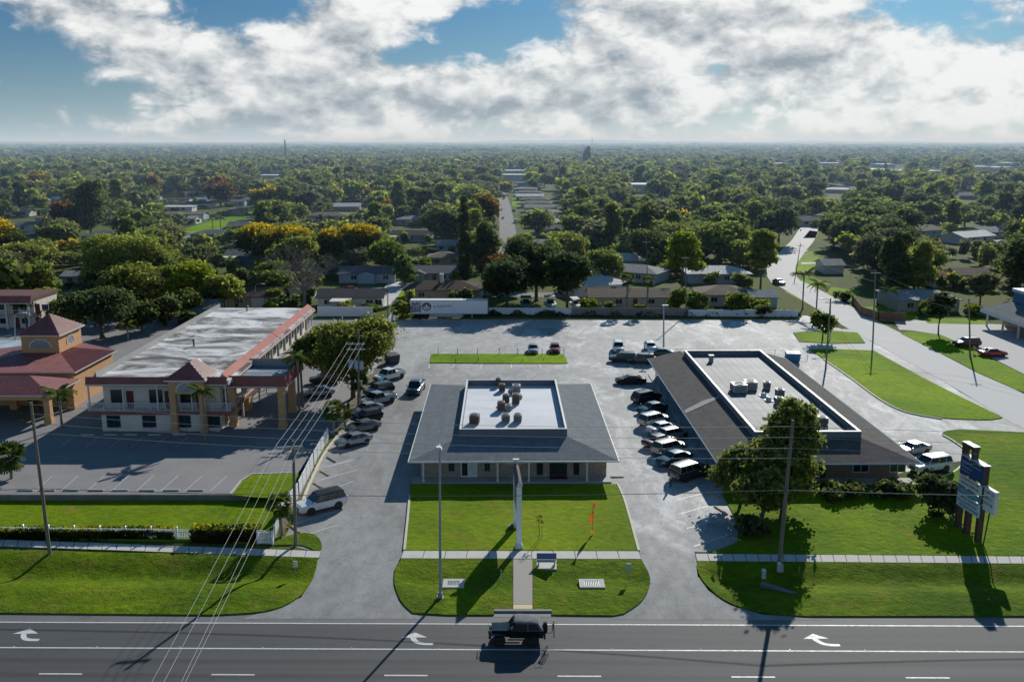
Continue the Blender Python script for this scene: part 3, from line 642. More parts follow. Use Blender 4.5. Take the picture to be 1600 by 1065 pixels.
# ---------------------------------------------------------------- east office
EX0, EX1, EYF, EYB = 22.3, 44.4, P(1280, 725, 2.6).y + .2, P(1014.4, 559.9, 2.6).y
dx0, dx1 = 27.45, 39.55; dy0 = P(1350, 674, 4.62).y - .1; dy1 = P(1069, 547.2, 4.62).y
ecx = (EX0 + EX1) / 2
east = thing('office_building', 'long office with weathered brown roof slopes and dark streaked flat roof, behind the oaks', 'office building', (ecx, EYF, 0), R(.55))
x0, x1, D_ = EX0 - ecx, EX1 - ecx, EYB - EYF; a0, a1, b0, b1 = dx0 - ecx, dx1 - ecx, dy0 - EYF, dy1 - EYF
mb = MB(); zi = 3.9
mb.poly([(x0, 0, 2.62), (x1, 0, 2.62), (a1, b0, zi), (a0, b0, zi)]); mb.poly([(x0, D_, 2.62), (x0, 0, 2.62), (a0, b0, zi), (a0, D_, zi)]); mb.poly([(x1, 0, 2.62), (x1, D_, 2.62), (a1, D_, zi), (a1, b0, zi)])
mb.poly([(a0, b1, zi), (a1, b1, zi), (a1, D_, zi - .2), (a0, D_, zi - .2)])
mb.poly([(x0, D_, 2.45), (a0, D_, zi - .17), (a0, D_, zi), (x0, D_, 2.62)]); mb.poly([(x0, 0, 2.45), (x0, D_, 2.45), (x1, D_, 2.45), (x1, 0, 2.45)])
mb.build('roof', M_SHBROWN, east)
mb = MB()
for a in [(x0 - .12, x1 + .12, -.13, -.004), (x0 - .13, x0 - .004, -.004, D_), (x1 + .004, x1 + .13, -.004, D_)]: mb.box(*a, 2.46, 2.61)
mb.build('gutter', pm('pale_blue_gutter', (.20, .32, .42), (.17, .28, .38), 2, .9, spec=.1), east)
mb = MB(); parapet(mb, a0, a1, b0, b1, 3.5, 4.62, .3); mb.build('parapet', [M_SLATE, M_WHITE], east)
MB().box(a0 + .31, a1 - .31, b0 + .31, b1 - .31, 3.6, 3.86).build('roof_deck', M_DECKG, east)
MB().box(x0 + 1.7, x1 - 1.5, 2.2, D_ - .4, 0, 2.43).build('wall', pm('brown_brick_wall', (.20, .15, .11), (.26, .20, .15), 5, .9, .4), east)
p0, p1 = P(1057, 637, 3.3), P(1110, 608.5, 3.3)
def slope_z(X): return 2.66 + (X - EX0) / (dx0 - EX0) * (zi - 2.62)
q = [Vector((EX0 + .1, p0.y - .3, 0)), Vector((dx0 - 1.8, p0.y + 1.6, 0)), Vector((dx0 - .05, p0.y + 2.6, 0)), Vector((dx0 - .05, p0.y + 3.6, 0)), Vector((dx0 - 2.2, p0.y + 3.1, 0)), Vector((EX0 + .1, p0.y + 1.0, 0))]
MB().poly([(v.x - ecx, v.y - EYF, slope_z(v.x) + .012) for v in q]).build('roof_patch', pm('pale_roof_patch', (.34, .34, .33), (.26, .26, .25), 2, .9), east)
for k in range(5):
    x = x0 + 3.2 + k * 4.1
    if k == 2: 
        d = MB().box(x, x + 1.1, 2.12, 2.198, .02, 2.15).build('door', MATS['dark_wood'], east); MB().box(x + .15, x + .95, 2.09, 2.118, .3, 2.0).build('pane', M_GLASS, d)
    else: flat_window(east, x, x + 1.8, 2.2, .8, 2.1)
for k in range(7): flat_window(east, 5 + k * 5.6, 6.6 + k * 5.6, x0 + 1.7, .8, 2.1, side=-1)
for k in range(9):
    MB().box(x0 + .2, x0 + .34, 1.2 + k * 5.2, 1.34 + k * 5.2, 0, 2.44).build('porch_post', MATS['pale_blue_gutter'], east)
MB().box(x0 + .05, x0 + 1.7, .3, D_ - .4, -.02, .12).box(x0 + .05, x1 - .2, .3, 2.19, -.02, .119).build('porch_floor', M_CONC, east)
for lab, pp, sz, h, m in [('white package cooling unit, larger of the adjoining pair on the dark flat roof', (1154, 611), 1.9, 1.1, M_ACW), ('white package cooling unit tucked behind the larger one', (1172, 607), 1.6, 1.1, M_ACW), ('small dark condenser beyond the white cooling units', (1198, 607), .8, .95, M_ACG), ('grey condenser beside the white roof domes', (1218, 619), 1.0, 1.0, M_ACG), ('grey condenser in front of the other by the white domes', (1217, 631), 1.0, .9, M_ACG), ('pale condenser just behind the oak top', (1241.5, 641), 1.0, .9, M_ACW), ('beige condenser near the front corner of the dark flat roof', (1285, 662), 1.05, .85, M_AC)]:
    condenser(lab, P(*pp, ZD), sz, h, m, rnd.uniform(-.08, .08))
for lab, pp, h, r in [('dark square flue near the back of the dark flat roof', (1111, 565), .9, .3)]:
    o = MB().box(-r, r, -r, r, 0, h).box(-r - .08, r + .08, -r - .08, r + .08, h + .1, h + .16).box(-.05, .05, -.05, .05, h, h + .1).build('roof_flue', M_GREYMETAL, loc=P(*pp, ZD)); tag(o, lab, 'roof flue')
for lab, pp in [('white dome vent nearer the cooling units', (1193, 619)), ('white dome vent nearer the oak', (1201, 626))]:
    v = []; n = 12
    for k in range(6):
        a = k / 5 * math.pi / 2; v.append([(math.cos(j / n * 2 * math.pi) * .42 * math.cos(a) + 0, math.sin(j / n * 2 * math.pi) * .42 * math.cos(a), .12 + .4 * math.sin(a)) for j in range(n)])
    mb = MB().box(-.5, .5, -.5, .5, 0, .12).rings(v); tag(mb.build('roof_vent', M_ACW, loc=P(*pp, ZD), smooth=40), lab, 'roof vent', 'white dome vents on the dark roof')
# ---------------------------------------------------------------- motel
MX0, MX1, MYF, MYB = -54.6, -36.3, P(270, 675).y + 1.6, 166.7
mot = thing('motel_building', 'two-storey motel wing with stained white flat roof, red metal edge and railed balconies', 'motel', ((MX0 + MX1) / 2, MYF, 0)); mcx = (MX0 + MX1) / 2
hx = (MX1 - MX0) / 2; L_ = MYB - MYF; ZB, ZR = 2.75, 6.3
MB().box(-hx + 1.6, hx - 1.6, 0, L_ - .4, 2.76, ZR).box(-hx + 1.6, hx - 1.6, -1.15, L_ - .4, 0, 2.52).build('wall', M_CREAM, mot)
MB().box(-hx, hx, -1.2, L_ - .2, ZB - .22, ZB).build('balcony_floor', pm('balcony_slab', (.45, .42, .38), (.38, .36, .33), 1, .8), mot)
MB().box(-hx - .02, hx + .02, -1.28, -1.202, ZB - .5, ZB - .1).box(hx + .002, hx + .06, -1.2, L_ - .2, ZB - .45, ZB - .1).build('balcony_fascia', M_RED, mot)
MB().box(-hx, hx, -1.2, L_, ZR - .12, ZR + .45).build('roof_deck', M_DECKM, mot)
def seam_mansard(name, p, q, out, z0, z1, run, mat, parent, n=None, back=True):
    """sloping standing-seam strip along p->q; the foot is pushed out by run"""
    p, q, o = Vector(p), Vector(q), Vector(out); L = (q - p).length; d = (q - p) / L; mb = MB()
    A, B_, C_, E_ = p + o * run + Vector((0, 0, z0)), q + o * run + Vector((0, 0, z0)), q + Vector((0, 0, z1)), p + Vector((0, 0, z1))
    mb.poly([A, B_, C_, E_]); 
    if back: mb.poly([E_, C_, C_ - o * .06 - Vector((0, 0, z1 - z0 + .3)), E_ - o * .06 - Vector((0, 0, z1 - z0 + .3))], 1)
    mb.poly([A, E_, E_ - o * .06 - Vector((0, 0, z1 - z0 + .3))]); mb.poly([B_, C_ - o * .06 - Vector((0, 0, z1 - z0 + .3)), C_])
    n = n or int(L / .45); nn = (B_ - A).cross(E_ - A).normalized()
    if nn.dot(o) < 0: nn = -nn
    for k in range(1, n):
        b0, b1 = A + d * (L * k / n), E_ + d * (L * k / n)
        mb.hexa([b0 - d * .015, b0 + d * .015, b1 + d * .015, b1 - d * .015], [b0 - d * .015 + nn * .04, b0 + d * .015 + nn * .04, b1 + d * .015 + nn * .04, b1 - d * .015 + nn * .04])
    mb.hexa([A + Vector((0, 0, -.14)), B_ + Vector((0, 0, -.14)), B_ - o * .05 + Vector((0, 0, -.14)), A - o * .05 + Vector((0, 0, -.14))], [A - Vector((0, 0, .004)), B_ - Vector((0, 0, .004)), B_ - o * .05 - Vector((0, 0, .004)), A - o * .05 - Vector((0, 0, .004))], 2)
    return mb.build(name, [mat, M_GREYMETAL, M_WHITE], parent)
seam_mansard('mansard', (hx - 1.25, 0, 0), (hx - 1.25, L_, 0), (1, 0, 0), 6.35, 7.45, 1.35, pm('pale_pink_metal', (.50, .25, .21), (.44, .21, .18), .5, .95, spec=.03), mot, n=2)  # this mansard is a paler pink than the other red ones
seam_mansard('mansard', (-hx + .9, 0, 0), (-hx + .9, L_, 0), (-1, 0, 0), 6.35, 7.6, .9, M_RED, mot)
seam_mansard('mansard', (-hx, -1.12, 0), (hx - .2, -1.12, 0), (0, -1, 0), 6.3, 7.25, .25, M_RED, mot)
def railing(parent, p, q, z, h=1.05, gap=.22, mat=None):
    p, q = Vector(p), Vector(q); L = (q - p).length; d = (q - p) / L; n = Vector((-d.y, d.x, 0)); mb = MB(); nb = int(L / gap)
    def bar(a, b, w, z0, z1): mb.hexa([a - n * w, b - n * w, b + n * w, a + n * w], [a - n * w, b - n * w, b + n * w, a + n * w]); k = len(mb.v) - 8; mb.v[k:k + 4] = [(x, y, z0) for x, y, _ in mb.v[k:k + 4]]; mb.v[k + 4:] = [(x, y, z1) for x, y, _ in mb.v[k + 4:]]
    bar(p, q, .04, z + h - .07, z + h); bar(p, q, .03, z + .1, z + .15)
    for k in range(nb + 1):
        c = p + d * (L * k / nb); w = .05 if k % 9 == 0 else .022
        bar(c - d * w, c + d * w, w, z + (.0 if k % 9 == 0 else .15), z + h - .07)
    return mb.build('railing', mat or M_WHITE, parent)
railing(mot, (-hx, -1.15, 0), (hx - .1, -1.15, 0), ZB); railing(mot, (hx - .08, -1.1, 0), (hx - .08, L_ - .3, 0), ZB, gap=.45)
M_TEAL = pm('teal_panel', (.12, .24, .26), (.10, .20, .22), 2, .5)
M_DOORRED = pm('dark_red_door', (.13, .03, .026), (.10, .025, .022), 2, .5)
for k, xx in enumerate([-6.9, -2.3, 2.2, 6.0]):
    flat_window(mot, xx, xx + 1.75, -1.15, .55, 2.15, pm('dark_frame', (.06, .07, .08)), bars=1)
    MB().box(xx + .1, xx + 1.2, -1.4, -1.152, .22, .52).build('wall_cooler', M_ACW, mot)
for k, xx in enumerate([-6.6, -1.6, 2.4]):
    flat_window(mot, xx, xx + 1.7, 0, ZB + .7, ZB + 2.5, MATS['dark_frame'], bars=1)
    MB().box(xx + .1, xx + 1.3, -.28, -.002, ZB + .3, ZB + .66).build('wall_cooler', M_ACW, mot)
    d = MB().box(xx + 2.0, xx + 2.95, -.06, -.002, ZB + .01, ZB + 2.35).build('door', M_DOORRED, mot); MB().box(xx + 2.1, xx + 2.16, -.1, -.062, ZB + 1.0, ZB + 1.1).build('handle', M_STEEL, d)
for k in range(13):
    y = 1.5 + k * 4.05
    for z in (0, ZB):
        d = MB().box(hx - 1.598, hx - 1.54, y, y + .95, z + .02, z + 2.2).build('door', M_DOORRED, mot)
        flat_window(mot, y + 1.3, y + 2.9, hx - 1.6, z + .8, z + 2.1, MATS['dark_frame'], side=1)
    MB().box(hx - .3, hx - .12, y - .6, y - .42, 0, ZB - .23).box(hx - .3, hx - .12, y - .6, y - .42, ZB + .002, ZR - .13).build('column', M_WHITE, mot)
for k in range(5): MB().box(-hx + .1 + k * 4.4, -hx + .26 + k * 4.4, -1.1, -.94, ZB + .002, ZR - .13).build('column', M_WHITE, mot)
# outside stair at the far end
mb = MB()
for k in range(14): mb.box(hx - .1 + k * .26, hx + .2 + k * .26, L_ - 1.6, L_ - .4, ZB - .2 - k * .19, ZB - .14 - k * .19)
mb.tube([(hx, L_ - 1.6, ZB + .9), (hx + 3.6, L_ - 1.6, -.0 + .9)], .04).tube([(hx, L_ - .4, ZB + .9), (hx + 3.6, L_ - .4, .9)], .04)
for k in range(8): mb.tube([(hx + k * .5, L_ - 1.6, ZB - .2 - k * .36), (hx + k * .5, L_ - 1.6, ZB + .9 - k * .36)], .025)
mb.build('stair', M_WHITE, mot)
def pyramid_roof(parent, x0, x1, y0, y1, z0, apex0, apex1, z1, ov=.35, seam=.4, name='roof'):
    """hip roof with a short ridge apex0->apex1 and raised seams"""
    x0 -= ov; x1 += ov; y0 -= ov; y1 += ov; E = [Vector((x0, y0, z0)), Vector((x1, y0, z0)), Vector((x1, y1, z0)), Vector((x0, y1, z0))]; A0, A1 = Vector((*apex0, z1)), Vector((*apex1, z1)); mb = MB()
    tops = [(A0, A0), (A0, A1), (A1, A1), (A1, A0)]
    for k in range(4):
        e0, e1 = E[k], E[(k + 1) % 4]; t0, t1 = tops[k]
        if (t0 - t1).length < 1e-3: mb.poly([e0, e1, t0])
        else: mb.poly([e0, e1, t1, t0])
        L = (e1 - e0).length; d = (e1 - e0) / L; nn = (e1 - e0).cross(t0 - e0).normalized(); n = int(L / seam)
        up = (t0 - e0) - d * (t0 - e0).dot(d); a = (t0 - e0).dot(d); b = (t1 - e0).dot(d)
        for j in range(1, n):
            s = L * j / n; f = s / a if s < a else ((L - s) / (L - b) if s > b else 1); f = min(1, f) * .985
            p = e0 + d * s; q = p + up * f
            mb.hexa([p - d * .02, p + d * .02, q + d * .02, q - d * .02], [p - d * .02 + nn * .05, p + d * .02 + nn * .05, q + d * .02 + nn * .05, q - d * .02 + nn * .05])
        mb.poly([e0 - Vector((0, 0, .18)), e1 - Vector((0, 0, .18)), e1, e0], 1)
    mb.poly([e - Vector((0, 0, .18)) for e in E[::-1]], 1)
    return mb.build(name, [M_RED, M_WHITE], parent)
def fan_window(parent, cx, y, z, r, side=None, rz=1.0):
    """half-round window with radiating bars"""
    n = 16; mb = MB(); g = MB(); sh = .62
    def pt(a, rr, o): 
        u, v = cx + math.cos(a) * rr, z + math.sin(a) * rr * rz
        return (u, y - o, v) if side is None else (y + o * side, u, v)
    arc = [math.pi * k / n for k in range(n + 1)]
    for k in range(n):
        a, b = arc[k], arc[k + 1]
        mb.hexa([pt(a, r * .88, .005), pt(a, r, .005), pt(b, r, .005), pt(b, r * .88, .005)], [pt(a, r * .88, .08), pt(a, r, .08), pt(b, r, .08), pt(b, r * .88, .08)])
    for k in range(0, 7):
        a = math.pi * k / 6; c, s_ = math.cos(a), math.sin(a); e = .03 / r
        mb.hexa([pt(a - e, r * .25, .005), pt(a - e, r * .9, .005), pt(a + e, r * .9, .005), pt(a + e * 2, r * .25, .005)], [pt(a - e, r * .25, .06), pt(a - e, r * .9, .06), pt(a + e, r * .9, .06), pt(a + e * 2, r * .25, .06)])
    f = mb.build('fan_window', M_WHITE, parent)
    g.poly([pt(a, r * .89, .03) for a in arc]); g.build('pane', pm('pale_glass', (.30, .36, .38), (.2, .26, .28), 1.5, .12), f)
# entrance tower in the middle of the front
TY = P(270, 676).y; tx0, tx1 = xat(265.5, 640, TY), xat(321, 640, TY); ez = zat(593, TY)
tw = thing('entrance_tower', 'orange stair tower with red hipped roof and half-round window on the motel front', 'tower', ((tx0 + tx1) / 2, TY, 0)); hw = (tx1 - tx0) / 2
az_ = zat(565.5, TY + 2.0)
MB().box(-hw, hw, 0, .3, ez - 1.9, ez).box(-hw, -hw + .3, .3, 4.2, ez - 1.9, ez).box(hw - .3, hw, .3, 4.2, ez - 1.9, ez).box(-hw, hw, 4.2, 4.5, ez - 1.9, ez).build('wall', M_ORANGE, tw)
for s in (-1, 1):
    c = s * (hw - .4)
    MB().box(c - .38, c + .38, .02, .78, 0, ez - 1.902).box(c - .46, c + .46, -.06, .86, 0, .5).box(c - .44, c + .44, -.04, .84, ez - 2.2, ez - 1.95).box(c - .43, c + .43, -.03, .83, 1.6, 1.75).build('column', M_ORANGE, tw)
fan_window(tw, 0, 0, ez - 1.55, 1.35, rz=.95)
pyramid_roof(tw, -hw, hw, 0, 4.5, ez, (0, 2.0), (0, 4.3), az_, .4)
# drive-through canopy on four orange columns
cfY = P(366, 665).y; cx0, cx1 = MX1 - 1.5, xat(448, 600, cfY); cz0, cz1 = zat(603.5, cfY - .5), zat(587, cfY - .5); cbY = P(386, 641).y + 2.2
can = thing('entrance_canopy', 'flat drive-through canopy with deep red edge on four tall orange columns', 'canopy', ((cx0 + cx1) / 2, cfY, 0)); ch = (cx1 - cx0) / 2; cl = cbY - cfY
seam_mansard('fascia', (-ch, -.4, 0), (ch, -.4, 0), (0, -1, 0), cz0, cz1, .25, M_RED, can); seam_mansard('fascia', (ch - .1, -.35, 0), (ch - .1, cl, 0), (1, 0, 0), cz0, cz1, .25, M_RED, can); seam_mansard('fascia', (ch - .1, cl, 0), (-ch, cl, 0), (0, 1, 0), cz0, cz1, .25, M_RED, can)
MB().box(-ch, ch - .12, -.32, cl - .05, cz0 + .05, cz0 + .35).build('roof_deck', deck_mat('canopy_membrane', (.30, .42, .52), (.62, .62, .60), (.05, .10, .16), .8), can)
for pxx, pyy in ((366, 665), (442.5, 667), (386.5, 641), (458, 643)):
    p = P(pxx, pyy); x, y = p.x - (cx0 + cx1) / 2, p.y - cfY
    MB().box(x - .42, x + .42, y - .42, y + .42, 0, cz0 + .04).box(x - .52, x + .52, y - .52, y + .52, 0, .7).box(x - .48, x + .48, y - .48, y + .48, 1.7, 1.9).build('column', M_ORANGE, can)
# lobby with lantern tower
lf, lb = P(116.6, 581, 5.0), P(176, 547, 5.0); lx1, ly0, ly1 = lf.x - .4, lf.y + .4, lb.y - .4; lx0 = lx1 - 19
lob = thing('lobby_building', 'orange motel lobby with broad red metal roof and square lantern tower', 'lobby', ((lx0 + lx1) / 2, ly0, 0)); lh = 9.5; ll = ly1 - ly0; lcx = (lx0 + lx1) / 2
MB().box(-lh, lh, 0, ll, 0, 4.83).build('wall', M_ORANGE, lob)
t1, t2 = P(93, 524, 8.3), P(127, 507, 8.3); tx1_, ty0, ty1 = t1.x - .5 - lcx, t1.y - ly0 + .5, t2.y - ly0 - .5; tx0_ = P(24, 524, 8.3).x + .5 - lcx
zlr = zat(551, ly0 + ty0)
mb = MB(); hip_roof(mb, -lh - .5, lh + .5, -.5, ll + .5, 5.0, (tx0_ + .02, tx1_ - .02, ty0 + .02, ty1 - .02), zlr, 0, .18, 1)
for (e0, e1, i0, i1) in (((-lh - .5, -.5), (lh + .5, -.5), (tx0_, ty0), (tx1_, ty0)), ((lh + .5, -.5), (lh + .5, ll + .5), (tx1_, ty0), (tx1_, ty1))):
    e0, e1 = Vector((*e0, 5.0)), Vector((*e1, 5.0)); i0, i1 = Vector((*i0, zlr)), Vector((*i1, zlr)); L = (e1 - e0).length; d = (e1 - e0) / L; nn = (e1 - e0).cross(i0 - e0).normalized(); up = (i0 - e0) - d * (i0 - e0).dot(d); a_ = (i0 - e0).dot(d); b_ = (i1 - e0).dot(d)
    for j in range(1, int(L / .42)):
        s = j * .42; f = min(1, s / a_ if s < a_ else ((L - s) / (L - b_) if s > b_ else 1)) * .985; p = e0 + d * s; q = p + up * f
        mb.hexa([p - d * .02, p + d * .02, q + d * .02, q - d * .02], [p - d * .02 + nn * .05, p + d * .02 + nn * .05, q + d * .02 + nn * .05, q - d * .02 + nn * .05])
mb.build('roof', [M_RED, M_WHITE], lob)
MB().box(tx0_, tx1_, ty0, ty1, 5.2, 8.13).build('tower_wall', M_ORANGE, lob)
tc = ((tx0_ + tx1_) / 2, (ty0 + ty1) / 2)
pyramid_roof(lob, tx0_, tx1_, ty0, ty1, 8.3, (tc[0], tc[1] - .05), (tc[0], tc[1] + .05), zat(489.5, ly0 + tc[1]), .5, name='tower_roof')
fan_window(lob, tc[0], ty0, 6.35, 1.75, rz=.75); fan_window(lob, tc[1], tx1_, 6.35, 1.3, side=1, rz=1.0)
for xx in (-7, 2.0, 6.2): flat_window(lob, lh - 9 + xx, lh - 7.4 + xx, 0, .5, 3.3, bars=1)
pc = P(80, 617, 4.0); px1, py0 = pc.x, pc.y
por = thing('porte_cochere', 'red-roofed drop-off shelter with orange columns in front of the motel lobby', 'canopy', (px1 - 8, py0, 0))
pyramid_roof(por, -9, 7.6, .3, 8.0, 4.0, (-3, 4.2), (3.2, 4.2), 5.6, .4)
MB().box(-8.9, 7.5, .35, .7, 3.2, 3.81).box(7.1, 7.5, .71, 7.9, 3.2, 3.81).build('beam', M_ORANGE, por)
for x, y in ((-1.0, .6), (7.1, .6), (-1.0, 7.3), (7.1, 7.3), (-8.2, .6)): MB().box(x - .4, x + .4, y - .4, y + .4, 0, 3.19).box(x - .5, x + .5, y - .5, y + .5, 0, .6).build('column', M_ORANGE, por)
# flat teal-roofed annex and far wing of the motel
an = P(28, 552, 3.2)
ax = thing('pool_annex', 'small flat-roofed annex with pale blue roof at the edge of the picture behind the lobby', 'annex', (an.x - 8, an.y, 0)); MB().box(-7.6, 7.6, .4, 9.6, 0, 3.0).build('wall', M_CREAM, ax); MB().box(-8, 8, 0, 10, 3.002, 3.25).build('roof', pm('pale_blue_roof', (.24, .40, .48), (.5, .56, .6), .25, .6), ax)
wg = P(98, 514)
wing = thing('motel_wing', 'far two-storey motel wing with red mansard, partly hidden by dark trees', 'motel', (wg.x - 22, wg.y, 0))
MB().box(-16, 16, 1.4, 11, 0, 5.6).build('wall', M_CREAM, wing); MB().box(-16, 16, 0, 1.398, 2.6, 2.8).build('balcony_floor', MATS['balcony_slab'], wing); railing(wing, (-16, .05, 0), (16, .05, 0), 2.8, gap=.5)
seam_mansard('mansard', (-16.3, .2, 0), (16.3, .2, 0), (0, -1, 0), 5.3, 6.7, .5, M_RED, wing); MB().box(-16.2, 16.2, .25, 11.3, 5.602, 6.2).build('roof_deck', pm('dark_red_roof', (.13, .05, .045), (.10, .04, .038), .5, .8), wing)
for k in range(8):
    MB().box(-15.6 + k * 4.4, -15.2 + k * 4.4, .05, .4, 0, 2.59).box(-15.6 + k * 4.4, -15.2 + k * 4.4, .1, .4, 2.81, 5.6).build('column', M_WHITE, wing)
    for z in (0, 2.8): MB().box(-14.6 + k * 4.4, -13.6 + k * 4.4, 1.33, 1.398, z + .01, z + 2.1).build('door', M_DOORRED, wing); flat_window(wing, -13.2 + k * 4.4, -11.8 + k * 4.4, 1.4, z + .8, z + 2.0, bars=0)
# motel forecourt: raised at the retaining wall, level with the motel at its doors
mf = [P(x, 771.5, ML0) for x in (-160, 0, 250, 396)]; 
wallY = mf[1].y
pts = [(-150, wallY, ML0), (P(440, 771, ML0).x, wallY + .2, ML0), (P(515, 676).x, P(515, 676).y, 0.0), (P(560, 600).x, P(560, 600).y, 0), (P(612, 497).x, P(612, 497).y, 0), (-150, P(612, 497).y, 0), (-150, P(515, 676).y, 0)]
mb = MB().poly([pts[0], pts[1], pts[2], pts[6]]).poly([(p[0], p[1], p[2]) for p in (pts[6], pts[2], pts[3], pts[4], pts[5])]); tag(mb.build('motel_lot', M_MLOT), kind='structure')
yA, yB_ = wallY, P(515, 676).y
def mz(y): return ML0 * max(0, min(1, (yB_ - y) / (yB_ - yA)))
def mline(a, b, wd=.12, mat=M_FADED):
    z = ML0
    for _ in range(3): p = P(*a, z); z = mz(p.y)
    p = P(*a, z); 
    for _ in range(3): q = P(*b, z); z = mz(q.y)
    q = P(*b, z); d = (q - p).normalized(); n = Vector((-d.y, d.x, 0)) * wd / 2; u = Vector((0, 0, .02))
    tag(MB().poly([p - n + u, q - n + u, q + n + u, p + n + u]).build('stall_line', mat), kind='structure')
for x in (55, 95, 136, 174, 213, 251, 289, 328): mline((x, 767), (x + 27, 743))
for x in (93, 133, 172, 204, 239, 273): mline((x, 699), (x + 22, 682))
for y0_, y1_ in ((727, 727), (716, 715)): mline((415, y0_), (470, y1_))
tag(MB().box(-150, P(396, 771).x, wallY - .32, wallY - .002, -.2, ML0 + .06).build('retaining_wall', pm('stained_concrete', (.24, .235, .225), (.15, .15, .15), .5, .9, .3, 6, world=True, stretch=(1, 1, .25))), 'long low grey retaining wall holding up the motel car park', 'retaining wall')
st0 = None
M_STOP = pm('white_wheel_stop', (.60, .60, .58), (.48, .48, .46), 3, .8); M_STOPY = pm('tan_wheel_stop', (.42, .32, .16), (.50, .40, .22), 3, .8); M_STOPB = pm('blue_wheel_stop', (.06, .12, .18), (.09, .16, .22), 3, .7)
def wheel_stop(p, ang, mat, label, group, L=1.7):
    o = MB().hexa([(-L / 2, -.09, 0), (L / 2, -.09, 0), (L / 2, .09, 0), (-L / 2, .09, 0)], [(-L / 2 + .05, -.05, .13), (L / 2 - .05, -.05, .13), (L / 2 - .05, .05, .13), (-L / 2 + .05, .05, .13)]).build('wheel_stop', mat, loc=p, rz=ang); tag(o, label, 'wheel stop', group)
for k, x in enumerate((40, 74, 111, 150, 188, 230, 268, 306)): wheel_stop(P(x, 766, ML0 + .005), 0, M_STOP, 'white concrete wheel stop along the edge of the motel car park above the retaining wall', 'white wheel stops along the retaining wall')
for k, x in enumerate((137, 172, 204, 241, 280)): wheel_stop(P(x, 679.5, .01), 0, M_STOP, 'white wheel stop against the motel front in the shade', 'wheel stops along the motel front')
for (a, b, m, lab) in [((511, 714), (524, 722), M_STOPB, 'dark blue wheel stop beside the white fence, farthest of the empty stalls'), ((500, 735), (514, 743), M_STOPY, 'tan wheel stop in the middle empty stall by the white fence'), ((490, 754), (503, 762), M_STOPY, 'tan wheel stop just behind the white off-roader with black roof'), ((455, 822), (468, 832), M_STOPY, 'tan wheel stop askew under the cabbage palm')]:
    p, q = P(*a), P(*b); wheel_stop((p + q) / 2, math.atan2(q.y - p.y, q.x - p.x), m, lab, 'wheel stops along the white fence', (p - q).length)
for k, (a, b) in enumerate([((1104, 769), (1124, 780)), ((1116, 791), (1137, 804)), ((1135, 811), (1148, 821)), ((1143, 838), (1158, 846))]):
    p, q = P(*a), P(*b); wheel_stop((p + q) / 2, math.atan2(q.y - p.y, q.x - p.x), M_STOPY, ['tan wheel stop in the empty stall beside the dark estate car', 'second tan wheel stop along the shaded bed from the dark estate car', 'third tan wheel stop along the shaded bed from the dark estate car', 'tan wheel stop next to the sidewalk under the oaks'][k], 'wheel stops under the oaks', (p - q).length)
# motel lawns: front slope and the corner patch by the fence
lawn('motel_lawn', [(-150, wallY - .3), (P(396, 772).x, wallY - .3)] + [tuple(p) for p in px((400, 772), (455, 776), (436, 808), (428, 850), (300, 846), (0, 841), (-1900, 768))], M_LAWN, .12)
pp = [P(x, y, .78) for x, y in ((362, 773), (378, 752), (394, 741), (455, 739), (468, 741), (452, 778), (400, 776))]
tag(MB().poly([(p.x, p.y, .80 if i in (0, 1, 2, 3, 4) else .74) for i, p in enumerate(pp)]).build('motel_lawn', M_LAWN), kind='structure')
ribbon('lawn_kerb', [tuple(P(x, y, .7)) for x, y in ((360, 772), (376, 752), (393, 741), (456, 739))], .2, .82, M_CONC, z0=.4)
lawn('corner_verge', cv((428, 852), (470, 852), (497, 861), (503, 852), (495, 838), (478, 833), (455, 836), (440, 842), (428, 852))[:-1], M_VERGE, .08)
# planting strip along the fence
slab('planting_strip', px((441, 843), (452, 812), (478, 768), (505, 712), (530, 677), (560, 640), (590, 600), (610, 560), (615, 500), (605, 500), (598, 560), (575, 595), (540, 640), (512, 690), (468, 775), (438, 808)), -.02, .13, pm('mulch', (.16, .12, .085), (.10, .085, .05), 1.2, .95, .7, 8, world=True), M_KERB)
ribbon('bed_kerb', cv((470, 800), (479, 768), (505, 713), (531, 677)), .28, .2, M_KERB, z0=-.02)
# ---------------------------------------------------------------- clinic on the right edge
cw = P(1531.5, 483, 3.2); clx, cly1 = cw.x, cw.y
cli = thing('clinic_building', 'grey-roofed building with wide white eave and blue lantern at the picture edge', 'clinic', (clx + 16, cly1 - 20, 0))
mb = MB(); hip_roof(mb, -16, 16, 0, 20, 3.4, (-11.4, -4, 11, 17), 5.3, 0, .7, 1); mb.build('roof', [M_SHGREY, pm('white_fascia', (.62, .68, .74), (.56, .62, .68), 1, .5)], cli)
MB().box(-11.5, 14.5, 1.5, 18.5, 0, 2.7).build('wall', pm('tan_brick', (.28, .22, .16), (.34, .27, .2), 4, .9, .3), cli)
MB().box(-11.2, -4.2, 11.1, 16.9, 5.0, 7.4).build('lantern', pm('deep_blue_metal', (.03, .12, .26), (.04, .15, .30), 1, .45), cli); MB().box(-11.5, -3.9, 10.8, 17.2, 7.402, 8.0).build('lantern_roof', pm('pale_blue_cap', (.45, .55, .62), (.38, .48, .56), 1, .5), cli)
for y in (1.2, 6.8, 12.5, 18.6): MB().box(-15.2, -14.9, y - .15, y + .15, 0, 2.69).build('column', M_WHITE, cli)
for y in (3, 8, 13): flat_window(cli, y, y + 2.2, -11.5, .7, 2.3, side=-1)
